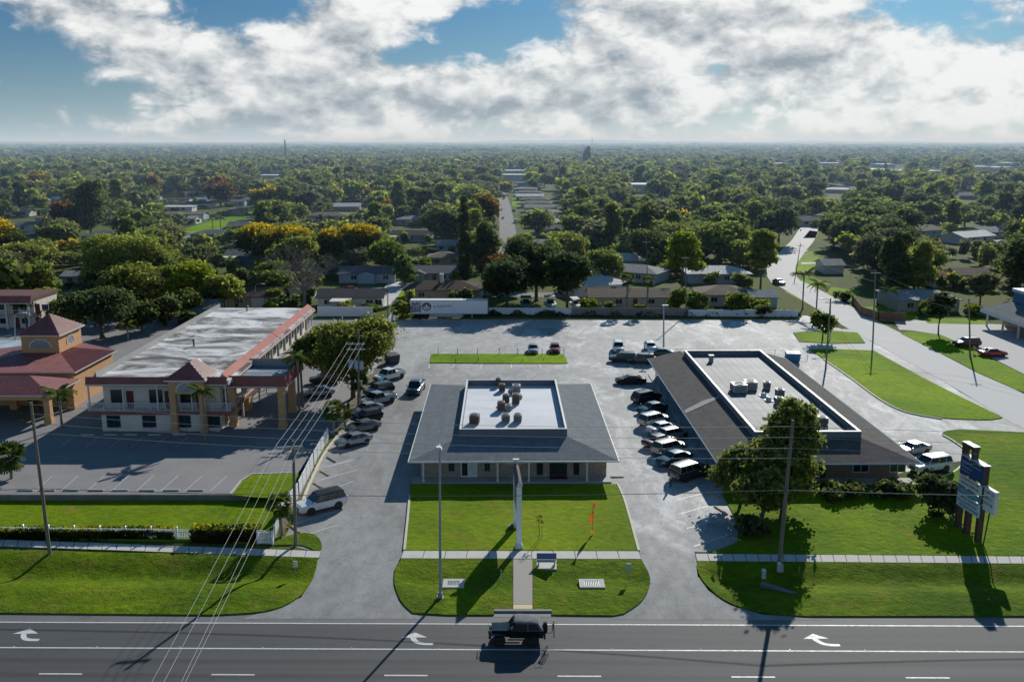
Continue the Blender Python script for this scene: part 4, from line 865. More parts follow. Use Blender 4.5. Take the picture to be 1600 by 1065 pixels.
# ================================================================ vegetation
def leaf_mat(name, a, b, tip=None, tipamt=0.0, trans=.45, hue=.16):
    """leaves: colour varies per leaf cluster (attribute), per tree (object random) and towards the top of the crown"""
    m, t, bs, out = new_mat(name)
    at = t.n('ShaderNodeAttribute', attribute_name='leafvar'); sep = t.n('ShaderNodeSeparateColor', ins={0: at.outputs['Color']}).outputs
    oi = t.n('ShaderNodeObjectInfo').outputs['Random']
    c = t.mix(sep[0], a, b)
    c = t.mix(1, c, t.mix(oi, (1 - hue * 2, 1 - hue * 1.6, 1 - hue), (1 + hue * 1.6, 1 + hue, 1.0)), 'MULTIPLY')
    if tip: c = t.mix(t.math('MULTIPLY', t.ramp(t.math('ADD', sep[1], t.math('MULTIPLY', sep[0], .35)), .80, 1.05), tipamt), c, tip)
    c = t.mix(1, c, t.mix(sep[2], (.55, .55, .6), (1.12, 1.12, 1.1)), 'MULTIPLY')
    t.put(bs.inputs['Base Color'], c); bs.inputs['Roughness'].default_value = .8; bs.inputs['Specular IOR Level'].default_value = .08
    tr = t.n('ShaderNodeBsdfTranslucent'); t.put(tr.inputs['Color'], t.mix(1, c, (1.75, 1.78, 1.15), 'MULTIPLY'))
    mx = t.n('ShaderNodeMixShader', ins={0: trans}); t.t.links.new(bs.outputs[0], mx.inputs[1]); t.t.links.new(tr.outputs[0], mx.inputs[2]); t.t.links.new(mx.outputs[0], out.inputs[0])
    return m
L_OAK = leaf_mat('oak_leaves', (0.099, 0.136, 0.044), (0.251, 0.280, 0.081))
L_DARK = leaf_mat('dark_leaves', (0.065, 0.092, 0.047), (0.147, 0.178, 0.072))
L_MID = leaf_mat('mid_green_leaves', (0.122, 0.169, 0.050), (0.266, 0.308, 0.083))
L_FRESH = leaf_mat('fresh_green_leaves', (0.122, 0.183, 0.020), (0.244, 0.293, 0.032), trans=.42)
L_GREY = leaf_mat('grey_green_leaves', (0.105, 0.125, 0.083), (0.182, 0.199, 0.129))
L_YEL = leaf_mat('golden_rain_leaves', (0.055, 0.079, 0.012), (0.104, 0.128, 0.017), (.50, .36, .015), 1.0)
L_BRN = leaf_mat('rusty_leaves', (0.104, 0.076, 0.030), (0.207, 0.122, 0.037), (.26, .12, .025), .5)
L_PALM = leaf_mat('palm_fronds', (.055, .090, .020), (.13, .17, .035), trans=.3)
L_HEDGE = leaf_mat('hedge_leaves', (.030, .050, .010), (.075, .10, .016), (.30, .30, .02), .75)
M_BARK = pm('bark', (.085, .065, .05), (.14, .115, .09), 3, .95, .8, 10, stretch=(1, 1, .3))
M_PBARK = pm('palm_bark', (.20, .17, .14), (.28, .25, .21), 2, .95, .8, 6, stretch=(1, 1, 3))
def quads_mesh(name, C, A, B, var, mat):
    """many leaf-sized quads: centres C, half-axes A,B, per-leaf colour var (n,3)"""
    n = len(C); V = np.empty((n, 4, 3), np.float32)
    V[:, 0] = C - A - B * .6; V[:, 1] = C + A * .9 - B; V[:, 2] = C + A + B * .7; V[:, 3] = C - A * .8 + B
    me = bpy.data.meshes.new(name); me.vertices.add(n * 4); me.loops.add(n * 4); me.polygons.add(n)
    me.vertices.foreach_set('co', V.reshape(-1)); me.loops.foreach_set('vertex_index', np.arange(n * 4, dtype=np.int32))
    me.polygons.foreach_set('loop_start', np.arange(0, n * 4, 4, dtype=np.int32)); me.update(calc_edges=True)
    at = me.attributes.new('leafvar', 'FLOAT_COLOR', 'POINT'); v4 = np.ones((n, 4, 4), np.float32); v4[:, :, :3] = var[:, None, :]; at.data.foreach_set('color', v4.reshape(-1))
    me.materials.append(mat); return me
def rdirs(rg, n):
    d = rg.normal(size=(n, 3)); return d / np.linalg.norm(d, axis=1)[:, None]
def crown_arrays(rg, lobes, nclump, per, leaf, spread, low=.35):
    """clusters of leaves spread over the surface and inside of several lobes"""
    lobes = np.array(lobes, float); wgt = (lobes[:, 3] * lobes[:, 4] + lobes[:, 3] * lobes[:, 5]); wgt /= wgt.sum()
    li = rg.choice(len(lobes), nclump, p=wgt); d = rdirs(rg, nclump)
    flip = (d[:, 2] < -.25) & (rg.random(nclump) > low); d[flip, 2] *= -1
    rad = np.where(rg.random(nclump) < .82, rg.uniform(.80, 1.06, nclump), rg.uniform(.35, .8, nclump))
    Lb = lobes[li]; cc = Lb[:, :3] + d * rad[:, None] * Lb[:, 3:6]
    # drop clusters that fall deep inside another lobe
    q = ((cc[:, None, :] - lobes[None, :, :3]) / lobes[None, :, 3:6]); ins = (np.sum(q * q, 2) < .45).any(1)
    keep = ~ins | (rg.random(nclump) < .25); cc, d = cc[keep], d[keep]; nc = len(cc)
    cv_ = rg.random(nc); sz = rg.uniform(.65, 1.25, nc)
    ci = np.repeat(np.arange(nc), per); n = len(ci)
    off = rg.normal(size=(n, 3)) * spread * sz[ci][:, None] * np.array([1, 1, .6])
    C = cc[ci] + off
    nn = d[ci] * .7 + rdirs(rg, n) * .9 + np.array([0, 0, .45]); nn /= np.linalg.norm(nn, axis=1)[:, None]
    tv = np.cross(nn, rdirs(rg, n)); tv /= np.linalg.norm(tv, axis=1)[:, None]; bv = np.cross(nn, tv)
    s = leaf * rg.uniform(.6, 1.3, n)[:, None]
    z0, z1 = C[:, 2].min(), C[:, 2].max()
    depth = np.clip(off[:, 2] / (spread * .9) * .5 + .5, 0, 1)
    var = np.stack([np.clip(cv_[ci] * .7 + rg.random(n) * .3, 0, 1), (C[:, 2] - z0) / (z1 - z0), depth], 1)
    return C, tv * s, bv * s * .75, var
def lobes_for(rg, kind, h, w):
    """crown lobes for a tree of height h and crown width w standing at the origin"""
    r = w / 2; L = []
    if kind == 'round':
        L.append((0, 0, h * .62, r * .72, r * .72, h * .30))
        for k in range(9):
            a = rg.uniform(0, 6.28); q = rg.uniform(.35, .72) * r; rr = rg.uniform(.28, .48) * r
            L.append((math.cos(a) * q, math.sin(a) * q, h * rg.uniform(.42, .82), rr, rr, rr * rg.uniform(.6, .9)))
    elif kind == 'spread':
        for k in range(11):
            a = k * 2.4 + rg.uniform(-.4, .4); q = rg.uniform(.1, .74) * r; rr = rg.uniform(.26, .40) * r
            L.append((math.cos(a) * q, math.sin(a) * q, h * (rg.uniform(.62, .86) - .22 * (q / r) ** 2), rr, rr, rr * .6))
    elif kind == 'tall':
        for k in range(9):
            f = k / 8; rr = r * (.45 + .5 * math.sin(math.pi * (.15 + .75 * f))) * rg.uniform(.6, .85); a = rg.uniform(0, 6.28)
            L.append((math.cos(a) * r * .3, math.sin(a) * r * .3, h * (.25 + .66 * f), rr, rr, h * .12))
    elif kind == 'pine':
        for k in range(12):
            f = k / 11; q = r * (.95 - .6 * f) * rg.uniform(.3, .75); a = k * 2.4; rr = r * rg.uniform(.26, .4)
            L.append((math.cos(a) * q, math.sin(a) * q, h * (.42 + .54 * f), rr, rr, rr * .42))
        L.append((0, 0, h * .95, r * .25, r * .25, h * .06))
    elif kind == 'column':
        for k in range(9):
            f = k / 8; rr = r * (1 - .75 * f ** 1.6) * rg.uniform(.8, 1.05); L.append((rg.uniform(-.1, .1) * r, rg.uniform(-.1, .1) * r, h * (.10 + .82 * f), rr, rr, h * .085))
    elif kind == 'bush':
        for k in range(7):
            a = rg.uniform(0, 6.28); q = rg.uniform(.1, .6) * r; rr = rg.uniform(.35, .5) * r
            L.append((math.cos(a) * q, math.sin(a) * q, h * rg.uniform(.35, .62), rr, rr, h * rg.uniform(.28, .38)))
    return L
def trunk_mesh(rg, h, w, kind, bare=False):
    mb = MB(); r0 = max(.10, w * .030)
    if kind in ('column', 'pine'):
        mb.tube([(0, 0, -.1), (rg.uniform(-.1, .1), 0, h * .4), (rg.uniform(-.2, .2), rg.uniform(-.2, .2), h * .93)], r0, 7, r1=r0 * .25)
        if kind == 'pine':
            for k in range(8):
                a = k * 2.4; z = h * (.42 + .06 * k); q = w * .5 * (.8 - .07 * k); mb.tube([(0, 0, z), (math.cos(a) * q, math.sin(a) * q, z + .4)], r0 * .28, 5, r1=r0 * .08)
        return mb
    zt = h * (.30 if kind != 'bush' else .1)
    if kind == 'bush':
        for k in range(4):
            a = k * 1.6; mb.tube([(0, 0, -.05), (math.cos(a) * w * .12, math.sin(a) * w * .12, h * .3), (math.cos(a) * w * .25, math.sin(a) * w * .25, h * .6)], .07, 6, r1=.02)
        return mb
    mb.tube([(0, 0, -.1), (0, 0, .25), (rg.uniform(-.15, .15), rg.uniform(-.15, .15), zt * .6), (0, 0, zt)], [r0 * 1.5, r0 * 1.05, r0 * .9, r0 * .85], 9)
    for k in range(6 if not bare else 7):
        a = k * 6.28 / 6 + rg.uniform(-.3, .3); q = w * .5 * rg.uniform(.5, .8) * (.75 if bare else 1); zz = h * rg.uniform(.55, .8)
        p1 = Vector((0, 0, zt - .05)); p3 = Vector((math.cos(a) * q, math.sin(a) * q, zz)); p2 = p1.lerp(p3, .5) + Vector((0, 0, h * .03))
        mb.tube([p1, p2, p3], [r0 * .6, r0 * .38, r0 * .14], 6)
        def sub(p, d, l, r, lev):
            if lev == 0: return
            for j in range(3):
                v = (d + Vector((rg.uniform(-.7, .7), rg.uniform(-.7, .7), rg.uniform(-.25, .6)))).normalized(); e = p + v * l
                mb.tube([p, p.lerp(e, .5) + Vector((0, 0, .05)), e], [r, r * .75, r * .5], 4); sub(e, v, l * .68, r * .55, lev - 1)
        if bare:
            d = (p3 - p2).normalized(); sub(p3, d, h * .17, r0 * .16, 5); sub(p2, d, h * .17, r0 * .18, 4)
    return mb
TREE_CACHE = {}
def tree_proto(kind, mat, h, w, seed, lod):
    key = (kind, mat.name, round(h, 1), round(w, 1), seed, lod)
    if key in TREE_CACHE: return TREE_CACHE[key]
    rg = np.random.default_rng(seed * 977 + 13)
    L = lobes_for(rg, kind, h, w); area = w * h
    leaf, n, per, spread = {0: (.20, 8.5, 20, .48), 1: (.30, 5.5, 13, .55), 2: (.55, 2.2, 9, .7), 3: (.95, .8, 6, .85)}[lod]
    C, A, B, V = crown_arrays(rg, L, int(max(14, area * n)), per, leaf, spread * min(1.5, max(.6, w / 9)))
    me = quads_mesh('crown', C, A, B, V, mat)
    tm = trunk_mesh(rg, h, w, kind); 
    tme = bpy.data.meshes.new('trunk'); tme.from_pydata(tm.v, [], tm.f); tme.materials.append(M_BARK); tme.polygons.foreach_set('use_smooth', [True] * len(tme.polygons)); tme.update()
    TREE_CACHE[key] = (me, tme); return me, tme
def put_tree(name, label, cat, loc, kind, mat, h, w, seed=0, lod=1, group=None, rz=None, scale=None):
    me, tme = tree_proto(kind, mat, h, w, seed, lod)
    o = thing(name, label, cat, loc, rnd.uniform(0, 6.28) if rz is None else rz, group)
    if scale: o.scale = scale
    c = bpy.data.objects.new('crown', me); col.objects.link(c); c.parent = o
    t_ = bpy.data.objects.new('trunk', tme); col.objects.link(t_); t_.parent = o
    return o
def px_tree(name, label, cat, bx, by, ty, wpx, kind, mat, seed=0, lod=None, group=None, z=0.0):
    """tree standing at pixel (bx,by); its top reaches row ty and its crown is wpx wide in the photograph"""
    p = P(bx, by, z); d = p.y + CAMH * math.tan(PITCH); s = 1470 / d
    h = zat(ty, p.y) - z; w = wpx / s
    if lod is None: lod = 0 if d < 165 else (1 if d < 330 else 2)
    return put_tree(name, label, cat, p, kind, mat, max(1.2, h), w, seed, lod, group)
NEAR_TREES = []
def T(*a, **k): o = px_tree(*a, **k); NEAR_TREES.append((a[3], a[4])); return o
# -- trees of the site
T('oak_tree', 'big round oak crown over the parked cars beside the motel', 'tree', 552, 622, 498, 128, 'round', L_OAK, 1)
T('oak_tree', 'second lower oak crown spreading behind the transformer pole', 'tree', 505, 600, 512, 80, 'round', L_OAK, 2)
T('oak_tree', 'tall dark oak in front of the long brown-roofed office', 'tree', 1222, 800, 634, 112, 'tall', L_OAK, 3)
T('oak_tree', 'lower oak at the corner of the car row in front of the brown roof', 'tree', 1158, 785, 692, 88, 'round', L_OAK, 4)
T('oak_tree', 'oak filling the gap beneath the two larger oaks by the brown-roofed office', 'tree', 1190, 812, 728, 108, 'round', L_OAK, 5)
T('shrub', 'big dark shrub beside the tenant sign', 'shrub', 1472, 806, 744, 92, 'bush', L_DARK, 6)
T('shrub', 'low dark shrub against the front wall of the brown-roofed office', 'shrub', 1310, 774, 752, 80, 'bush', L_DARK, 7)
T('shrub', 'second low dark shrub along the front wall of the brown-roofed office', 'shrub', 1385, 774, 750, 76, 'bush', L_DARK, 8)
T('shrub', 'small shaded shrub at the foot of the oaks near the sidewalk', 'shrub', 1170, 838, 806, 62, 'bush', L_DARK, 9)
T('round_tree', 'clipped round tree on the grass island by the side road', 'tree', 1285, 532, 487, 40, 'round', L_MID, 10)
T('leaning_tree', 'dark round-topped tree on a slanting trunk beside the side road', 'tree', 1466, 522, 452, 38, 'round', L_DARK, 11)
T('round_tree', 'grey-green bushy tree between the pale flat-roofed house and the clinic', 'tree', 1531, 478, 424, 46, 'round', L_GREY, 12)
# -- behind the motel and along its lot
T('round_tree', 'broad domed tree behind the motel lobby', 'tree', 198, 466, 364, 138, 'round', L_MID, 13, lod=0)
T('round_tree', 'rough bright tree between the domed tree and the flat motel roof', 'tree', 308, 482, 404, 70, 'round', L_FRESH, 14)
T('round_tree', 'bright ragged tree right behind the flat motel roof', 'tree', 268, 476, 412, 62, 'round', L_FRESH, 15)
T('round_tree', 'mid green tree rising at the middle of the motel roof edge', 'tree', 352, 486, 428, 55, 'round', L_MID, 16)
T('round_tree', 'ragged green tree at the far corner of the motel wing', 'tree', 52, 474, 412, 80, 'round', L_MID, 17)
for k, a in enumerate([(262, 510, 462, 48, L_DARK), (118, 520, 474, 44, L_MID), (188, 505, 458, 56, L_MID), (300, 498, 452, 46, L_OAK), (72, 496, 448, 50, L_OAK), (330, 488, 446, 40, L_DARK)]):
    T('round_tree', ['dark tree shading the cars behind the motel roof', 'mid green tree just behind the lobby tower roof', 'bushy tree above the small teal house roof, nearer the tower', 'oak-like tree at the back corner of the motel roof', 'oak-like tree rising behind the far motel wing', 'dark small tree behind the motel roof edge, nearest the bare tree'][k], 'tree', a[0], a[1], a[2], a[3], 'round', a[4], 70 + k)
T('golden_tree', 'yellow-topped tree cut by the left picture edge', 'tree', 4, 425, 338, 70, 'round', L_YEL, 18)
T('dark_tree', 'dark spreading tree between the lantern tower and the motel roof', 'tree', 160, 528, 456, 128, 'spread', L_DARK, 19)
T('dark_tree', 'dark tree in the gap behind the lobby tower', 'tree', 222, 520, 470, 50, 'round', L_DARK, 20)
T('dark_tree', 'shadowy tree at the foot of the far motel wing', 'tree', 98, 508, 470, 50, 'round', L_DARK, 21)
for k, a in enumerate([(408, 424, 345, 78), (455, 430, 348, 84), (520, 420, 352, 52), (566, 424, 346, 58)]):
    T('golden_tree', ['golden flowering tree at the left end of the yellow row', 'broad golden flowering tree second in the yellow row', 'small golden flowering tree in the middle of the yellow row', 'bright golden flowering tree at the right end of the yellow row'][k], 'tree', a[0], a[1], a[2], a[3], 'round', L_YEL, 22 + k, lod=1)
T('golden_tree', 'lone golden-topped tree far behind the others in the house cluster', 'tree', 418, 332, 294, 48, 'round', L_YEL, 26)
T('round_tree', 'pale green tree between the golden trees and the pale blue bungalow', 'tree', 607, 434, 372, 62, 'round', L_FRESH, 27)
T('round_tree', 'brownish tree under the bright golden tree', 'tree', 560, 432, 388, 48, 'round', L_GREY, 28)
T('rusty_tree', 'rust-brown tree beside the white mobile homes', 'tree', 345, 322, 284, 50, 'round', L_BRN, 29)
T('cypress_tree', 'tall dark cypress spire above the brown roof', 'tree', 727, 438, 305, 26, 'column', L_DARK, 30, lod=1)
T('rusty_tree', 'yellow-brown tree next to the tall cypress', 'tree', 752, 384, 308, 58, 'tall', L_BRN, 31)
T('round_tree', 'green tree with bright top in front of the yellow-brown tree', 'tree', 756, 420, 358, 54, 'round', L_MID, 32)
T('dark_tree', 'dense dark tree rising behind the white trailer', 'tree', 792, 484, 402, 82, 'round', L_DARK, 33)
T('dark_tree', 'tall dark tree behind the row of boats', 'tree', 838, 470, 374, 96, 'round', L_DARK, 34)
T('dark_tree', 'dark tree over the boats, nearer the long pale house', 'tree', 886, 486, 388, 72, 'round', L_DARK, 35)
T('round_tree', 'green tree behind the long pale house', 'tree', 945, 450, 388, 62, 'round', L_MID, 36)
T('pine_tree', 'feathery bright tree beside the blue-walled house', 'tree', 1066, 452, 366, 66, 'pine', L_FRESH, 37)
T('pine_tree', 'ragged pine behind the boats', 'tree', 812, 452, 370, 58, 'pine', L_MID, 38)
T('dark_tree', 'dark tree behind the feathery bright tree', 'tree', 1020, 420, 358, 72, 'round', L_DARK, 39)
T('pine_tree', 'open-crowned pine at the bend of the side road', 'tree', 1188, 452, 362, 58, 'pine', L_MID, 40)
T('round_tree', 'bright leafy tree near the bend of the side road', 'tree', 1160, 430, 374, 46, 'round', L_MID, 41)
T('round_tree', 'bush-like tree in front of the tan-roofed house', 'tree', 1152, 494, 456, 40, 'round', L_MID, 42)
T('round_tree', 'green tree before the tan-roofed house, nearer the lot light', 'tree', 1090, 492, 454, 36, 'bush', L_MID, 43)
T('oak_tree', 'wide grey-green oak above the side road lawn', 'tree', 1362, 440, 362, 68, 'round', L_GREY, 44)
T('oak_tree', 'wide dense oak by the brown wooden fence', 'tree', 1428, 448, 384, 78, 'round', L_MID, 45)
T('oak_tree', 'grey feathery oak behind the side road oaks', 'tree', 1390, 400, 332, 80, 'round', L_GREY, 46)
T('oak_tree', 'dark oak on the inside of the road bend', 'tree', 1216, 382, 328, 66, 'round', L_DARK, 47)
T('oak_tree', 'dark oak right of the small road lawn', 'tree', 1302, 388, 338, 52, 'round', L_DARK, 48)
T('shrub', 'round hedge bush at the corner of the wooden fence', 'shrub', 1318, 470, 456, 30, 'bush', L_DARK, 49)
T('shrub', 'dark bush at the foot of the white fence behind the trailer', 'shrub', 632, 497, 468, 34, 'bush', L_MID, 50)
T('shrub', 'rounded bright bush behind the far corner of the motel roof', 'shrub', 433, 478, 449, 30, 'bush', L_FRESH, 51)
T('shrub', 'small green bush beside the bare tree', 'shrub', 462, 478, 460, 20, 'bush', L_MID, 52)
T('shrub', 'leafy bush against the grey fence by the long pale house', 'shrub', 1060, 484, 448, 34, 'bush', L_MID, 53)
T('shrub', 'small bush at the white fence near the end of the back lot', 'shrub', 1190, 496, 476, 30, 'bush', L_DARK, 54)
T('dark_tree', 'dark tree at the edge of the house cluster above the motel', 'tree', 235, 400, 340, 62, 'round', L_DARK, 55)
T('dark_tree', 'tall dark tree left of the house cluster', 'tree', 143, 372, 286, 48, 'tall', L_DARK, 56)
T('rusty_tree', 'brown tree beside the tall dark tree', 'tree', 108, 372, 312, 46, 'round', L_BRN, 57)
T('dark_tree', 'dark tree between the cypress and the grey house', 'tree', 690, 384, 320, 60, 'round', L_DARK, 58)
T('round_tree', 'tree with small round crown beside the grey garage house', 'tree', 632, 446, 400, 36, 'tall', L_MID, 59)
T('round_tree', 'broad tree at the side of the middle street', 'tree', 838, 376, 326, 50, 'round', L_MID, 60)
# bare tree
p = P(476, 478); hb = zat(388, p.y); o = thing('bare_tree', 'leafless grey tree with fine branching behind the motel roof', 'tree', p, .4); tb = trunk_mesh(np.random.default_rng(5), hb * .85, 16, 'round', bare=True); tb.build('trunk', pm('grey_bark', (.26, .24, .22), (.19, .17, .16), 3, .95), o, smooth=60)
# -- palms
def frond_feather(rg, L, droop, nl=18, lw=.05, ll=.55):
    """one feather frond along +x: quads C,A,B"""
    C, A, B, V = [], [], [], []
    for k in range(nl):
        f = (k + 1) / nl; x = L * f; 
        px_, pz = L * (f - .12 * f * f), L * (.35 * f - droop * f * f)
        for s in (-1, 1):
            l = ll * (1 - .65 * abs(f - .35)) * rg.uniform(.85, 1.15); d = np.array([.55, s * .8, -.45 - .3 * f]); d /= np.linalg.norm(d)
            c = np.array([px_, 0, pz]) + d * l / 2; C.append(c); A.append(d * l / 2); B.append(np.array([lw, 0, lw * .3])); V.append((rg.random(), .5, .5 + .5 * f))
    for k in range(5):
        f0 = k / 5; f1 = (k + 1) / 5; a = np.array([L * (f0 - .12 * f0 * f0), 0, L * (.35 * f0 - droop * f0 * f0)]); b = np.array([L * (f1 - .12 * f1 * f1), 0, L * (.35 * f1 - droop * f1 * f1)])
        C.append((a + b) / 2); A.append((b - a) / 2); B.append(np.array([0, .03, 0])); V.append((.9, .5, 1))
    return np.array(C), np.array(A), np.array(B), np.array(V)
def rotz(X, a): c, s = math.cos(a), math.sin(a); return np.stack([X[:, 0] * c - X[:, 1] * s, X[:, 0] * s + X[:, 1] * c, X[:, 2]], 1)
def roty(X, a): c, s = math.cos(a), math.sin(a); return np.stack([X[:, 0] * c + X[:, 2] * s, X[:, 1], -X[:, 0] * s + X[:, 2] * c], 1)
def palm(name, label, bx, by, ty, wpx, fan=False, seed=0, z=0.0, group=None, trunk_r=.16, n=None):
    rg = np.random.default_rng(seed + 501); p = P(bx, by, z); d = p.y + CAMH * math.tan(PITCH); s = 1470 / d; h = zat(ty, p.y) - z; w = wpx / s
    o = thing(name, label, 'palm', p, rnd.uniform(0, 6.28), group); parts = []
    L = w / 2; zc = max(.3, h - L * (.42 if not fan else .55))
    if not fan:
        for k in range(n or 16):
            C, A, B, V = frond_feather(rg, L * rg.uniform(.95, 1.25), rg.uniform(.25, .75), ll=min(.7, L * .28), lw=.045); t_ = rg.uniform(-.7, .5); a = k * 2.399
            parts.append((rotz(roty(C, t_), a), rotz(roty(A, t_), a), rotz(roty(B, t_), a), V))
    else:
        for k in range(n or 34):
            nb = 9; C, A, B, V = [], [], [], []; st = L * rg.uniform(.35, .6); r = L * rg.uniform(.42, .55)
            for j in range(nb):
                f = (j / (nb - 1) - .5) * 2.6; dv = np.array([math.cos(f), math.sin(f), -.22 - .2 * abs(f)]); dv /= np.linalg.norm(dv)
                C.append(np.array([st, 0, 0]) + dv * r / 2); A.append(dv * r / 2); B.append(np.array([-math.sin(f), math.cos(f), 0]) * r * .12); V.append((rg.random(), .5, .6 + .4 * rg.random()))
            C.append(np.array([st / 2, 0, 0])); A.append(np.array([st / 2, 0, 0])); B.append(np.array([0, .025, 0])); V.append((.8, .5, 1))
            C, A, B, V = map(np.array, (C, A, B, V)); t_ = rg.uniform(-1.25, .9); a = k * 2.399
            parts.append((rotz(roty(C, t_), a), rotz(roty(A, t_), a), rotz(roty(B, t_), a), V))
    C = np.concatenate([q[0] for q in parts]) + np.array([0, 0, zc]); A, B, V = (np.concatenate([q[i] for q in parts]) for i in (1, 2, 3))
    c = bpy.data.objects.new('crown', quads_mesh('crown', C, A, B, V, L_PALM)); col.objects.link(c); c.parent = o
    mb = MB(); r = trunk_r; k = 8; rr = [r * (1.25 if i == 0 else 1.0 + (.06 if i % 2 else -.04)) for i in range(k)]
    mb.tube([(math.sin(i / k * 2) * .12, 0, -.1 + (zc + .1) * i / (k - 1)) for i in range(k)], rr, 9); mb.build('trunk', M_PBARK, o, smooth=60)
    return o
palm('queen_palm', 'feathery palm growing against the orange stair tower', 321, 690, 600, 46, seed=1)
palm('queen_palm', 'feathery palm beside the lobby drop-off', 97, 668, 604, 50, seed=2)
palm('queen_palm', 'slim palm in front of the tall canopy column, nearer the canopy', 468, 650, 545, 46, seed=3)
palm('queen_palm', 'slim palm just behind its twin by the canopy column', 474, 640, 552, 42, seed=4)
palm('queen_palm', 'small palm in front of the far motel wing', 42, 512, 470, 38, seed=5)
palm('queen_palm', 'small palm behind the stained motel roof edge', 200, 532, 502, 34, seed=6)
palm('queen_palm', 'small palm behind the middle of the motel roof', 246, 505, 480, 28, seed=7)
palm('queen_palm', 'small palm next to the street lamp behind the motel roof', 393, 472, 444, 30, seed=8)
palm('fan_palm', 'shaggy fan palm without visible trunk at the motel lot corner', 18, 748, 698, 58, True, 9, z=.5, n=50)
palm('cabbage_palm', 'cabbage palm beside the picket fence and the white off-roader', 441, 836, 776, 46, True, 10)
palm('cabbage_palm', 'bright fan palm at the end of the white fence by the silver sedan', 522, 682, 630, 40, True, 11)
palm('cabbage_palm', 'fan palm behind the parked pickups under the oak', 562, 640, 588, 36, True, 12)
palm('cabbage_palm', 'small fan palm in the strip beside the grey sedan', 540, 668, 634, 28, True, 13)
palm('cabbage_palm', 'cabbage palm behind the grey fence, the one nearer the boats', 979, 486, 430, 26, True, 14, trunk_r=.22)
palm('cabbage_palm', 'cabbage palm behind the grey fence, the one nearer the lot light', 1011, 486, 432, 24, True, 15, trunk_r=.22)
palm('queen_palm', 'tall palm at the mouth of the side road bend', 1254, 482, 420, 40, seed=16)
palm('queen_palm', 'tall palm leaning over the small blue gable house', 1275, 494, 436, 34, seed=17)
palm('queen_palm', 'palm beside the pale flat-roofed house', 1388, 490, 446, 30, seed=18)
palm('queen_palm', 'palm standing in the street lawn by the white mobile homes, left of its pair', 333, 362, 335, 16, seed=19)
palm('queen_palm', 'palm standing in the street lawn by the white mobile homes, right of its pair', 345, 361, 336, 18, seed=20)
palm('queen_palm', 'palm by the yard of the blue house next to the grey garage house', 655, 428, 388, 26, seed=21)
# -- clipped hedges behind the picket fence
def hedge(name, label, x0, x1, yb, yt_, d, seed):
    rg = np.random.default_rng(seed); a, b = P(x0, yb), P(x1, yb); L = (b - a).length; h = zat(yt_, a.y + d * .5); n = int(L * 190)
    u = rg.random(n) * L; s_ = rg.random(n); C = np.zeros((n, 3)); nrm = np.zeros((n, 3)); f = rg.random(n)
    hv = h * (1 + .05 * np.sin(u * 1.3) + .04 * np.sin(u * 3.1 + 1))
    front = f < .45; top = (f >= .45) & (f < .85); back = f >= .85
    C[:, 0] = u; C[front, 1] = rg.normal(0, .06, front.sum()) + .06 * np.sin(u[front] * 2); C[front, 2] = s_[front] * hv[front]; nrm[front] = (0, -1, .3)
    C[top, 1] = s_[top] * d; C[top, 2] = hv[top] + rg.normal(0, .07, top.sum()); nrm[top] = (0, 0, 1)
    C[back, 1] = d; C[back, 2] = s_[back] * hv[back]; nrm[back] = (0, 1, .3)
    nn = nrm * .8 + rdirs(rg, n); nn /= np.linalg.norm(nn, axis=1)[:, None]; tv = np.cross(nn, rdirs(rg, n)); tv /= np.linalg.norm(tv, axis=1)[:, None]; bv = np.cross(nn, tv); s = .11 * rg.uniform(.6, 1.3, n)[:, None]
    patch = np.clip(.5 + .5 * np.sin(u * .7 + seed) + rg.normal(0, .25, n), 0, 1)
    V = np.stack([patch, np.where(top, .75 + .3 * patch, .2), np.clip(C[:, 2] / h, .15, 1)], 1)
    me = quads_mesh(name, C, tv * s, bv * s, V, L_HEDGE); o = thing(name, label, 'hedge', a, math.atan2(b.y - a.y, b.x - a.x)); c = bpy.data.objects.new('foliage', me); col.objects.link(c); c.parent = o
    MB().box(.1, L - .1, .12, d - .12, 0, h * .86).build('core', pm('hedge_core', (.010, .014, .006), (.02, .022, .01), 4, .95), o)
hedge('clipped_hedge', 'long clipped hedge with yellowish top in front of the picket fence', -40, 273, 843, 826, 1.1, 1)
hedge('clipped_hedge', 'shorter dark clipped hedge beside the small picket gate', 297, 405, 848, 823, 1.3, 2)
# -- weedy growth along the back fence (one mass)
def scrub(name, pts, n, h, w, mat, leaf, seed):
    rg = np.random.default_rng(seed); pts = [Vector((q[0], q[1], 0)) for q in pts]; seg = rg.integers(0, len(pts) - 1, n); f = rg.random(n)
    A0 = np.array([tuple(q) for q in pts]); C = A0[seg] * (1 - f[:, None]) + A0[seg + 1] * f[:, None]; lump = np.clip(.5 + .5 * np.sin(C[:, 0] * .9 + 1.3 * np.sin(C[:, 0] * .31)), .15, 1)
    C[:, 1] += rg.normal(0, w, n); C[:, 2] = rg.random(n) * h * lump
    nn = rdirs(rg, n) + np.array([0, 0, .5]); nn /= np.linalg.norm(nn, axis=1)[:, None]; tv = np.cross(nn, rdirs(rg, n)); tv /= np.linalg.norm(tv, axis=1)[:, None]; s = leaf * rg.uniform(.6, 1.3, n)[:, None]
    V = np.stack([rg.random(n), C[:, 2] / h, np.clip(C[:, 2] / h + .3, 0, 1)], 1); o = bpy.data.objects.new(name, quads_mesh(name, C, tv * s, np.cross(nn, tv) * s, V, mat)); col.objects.link(o); return tag(o, 'unkempt strip of weeds along the fence behind the back lot', 'weeds', kind='stuff')
scrub('weeds', px((640, 494), (760, 492.5), (1000, 493), (1250, 493)), 15000, 1.3, .75, L_DARK, .22, 3)
scrub('weeds', px((443, 838), (470, 785), (505, 703), (530, 672), (570, 628), (600, 570), (610, 510)), 2600, .6, .35, L_MID, .14, 4)
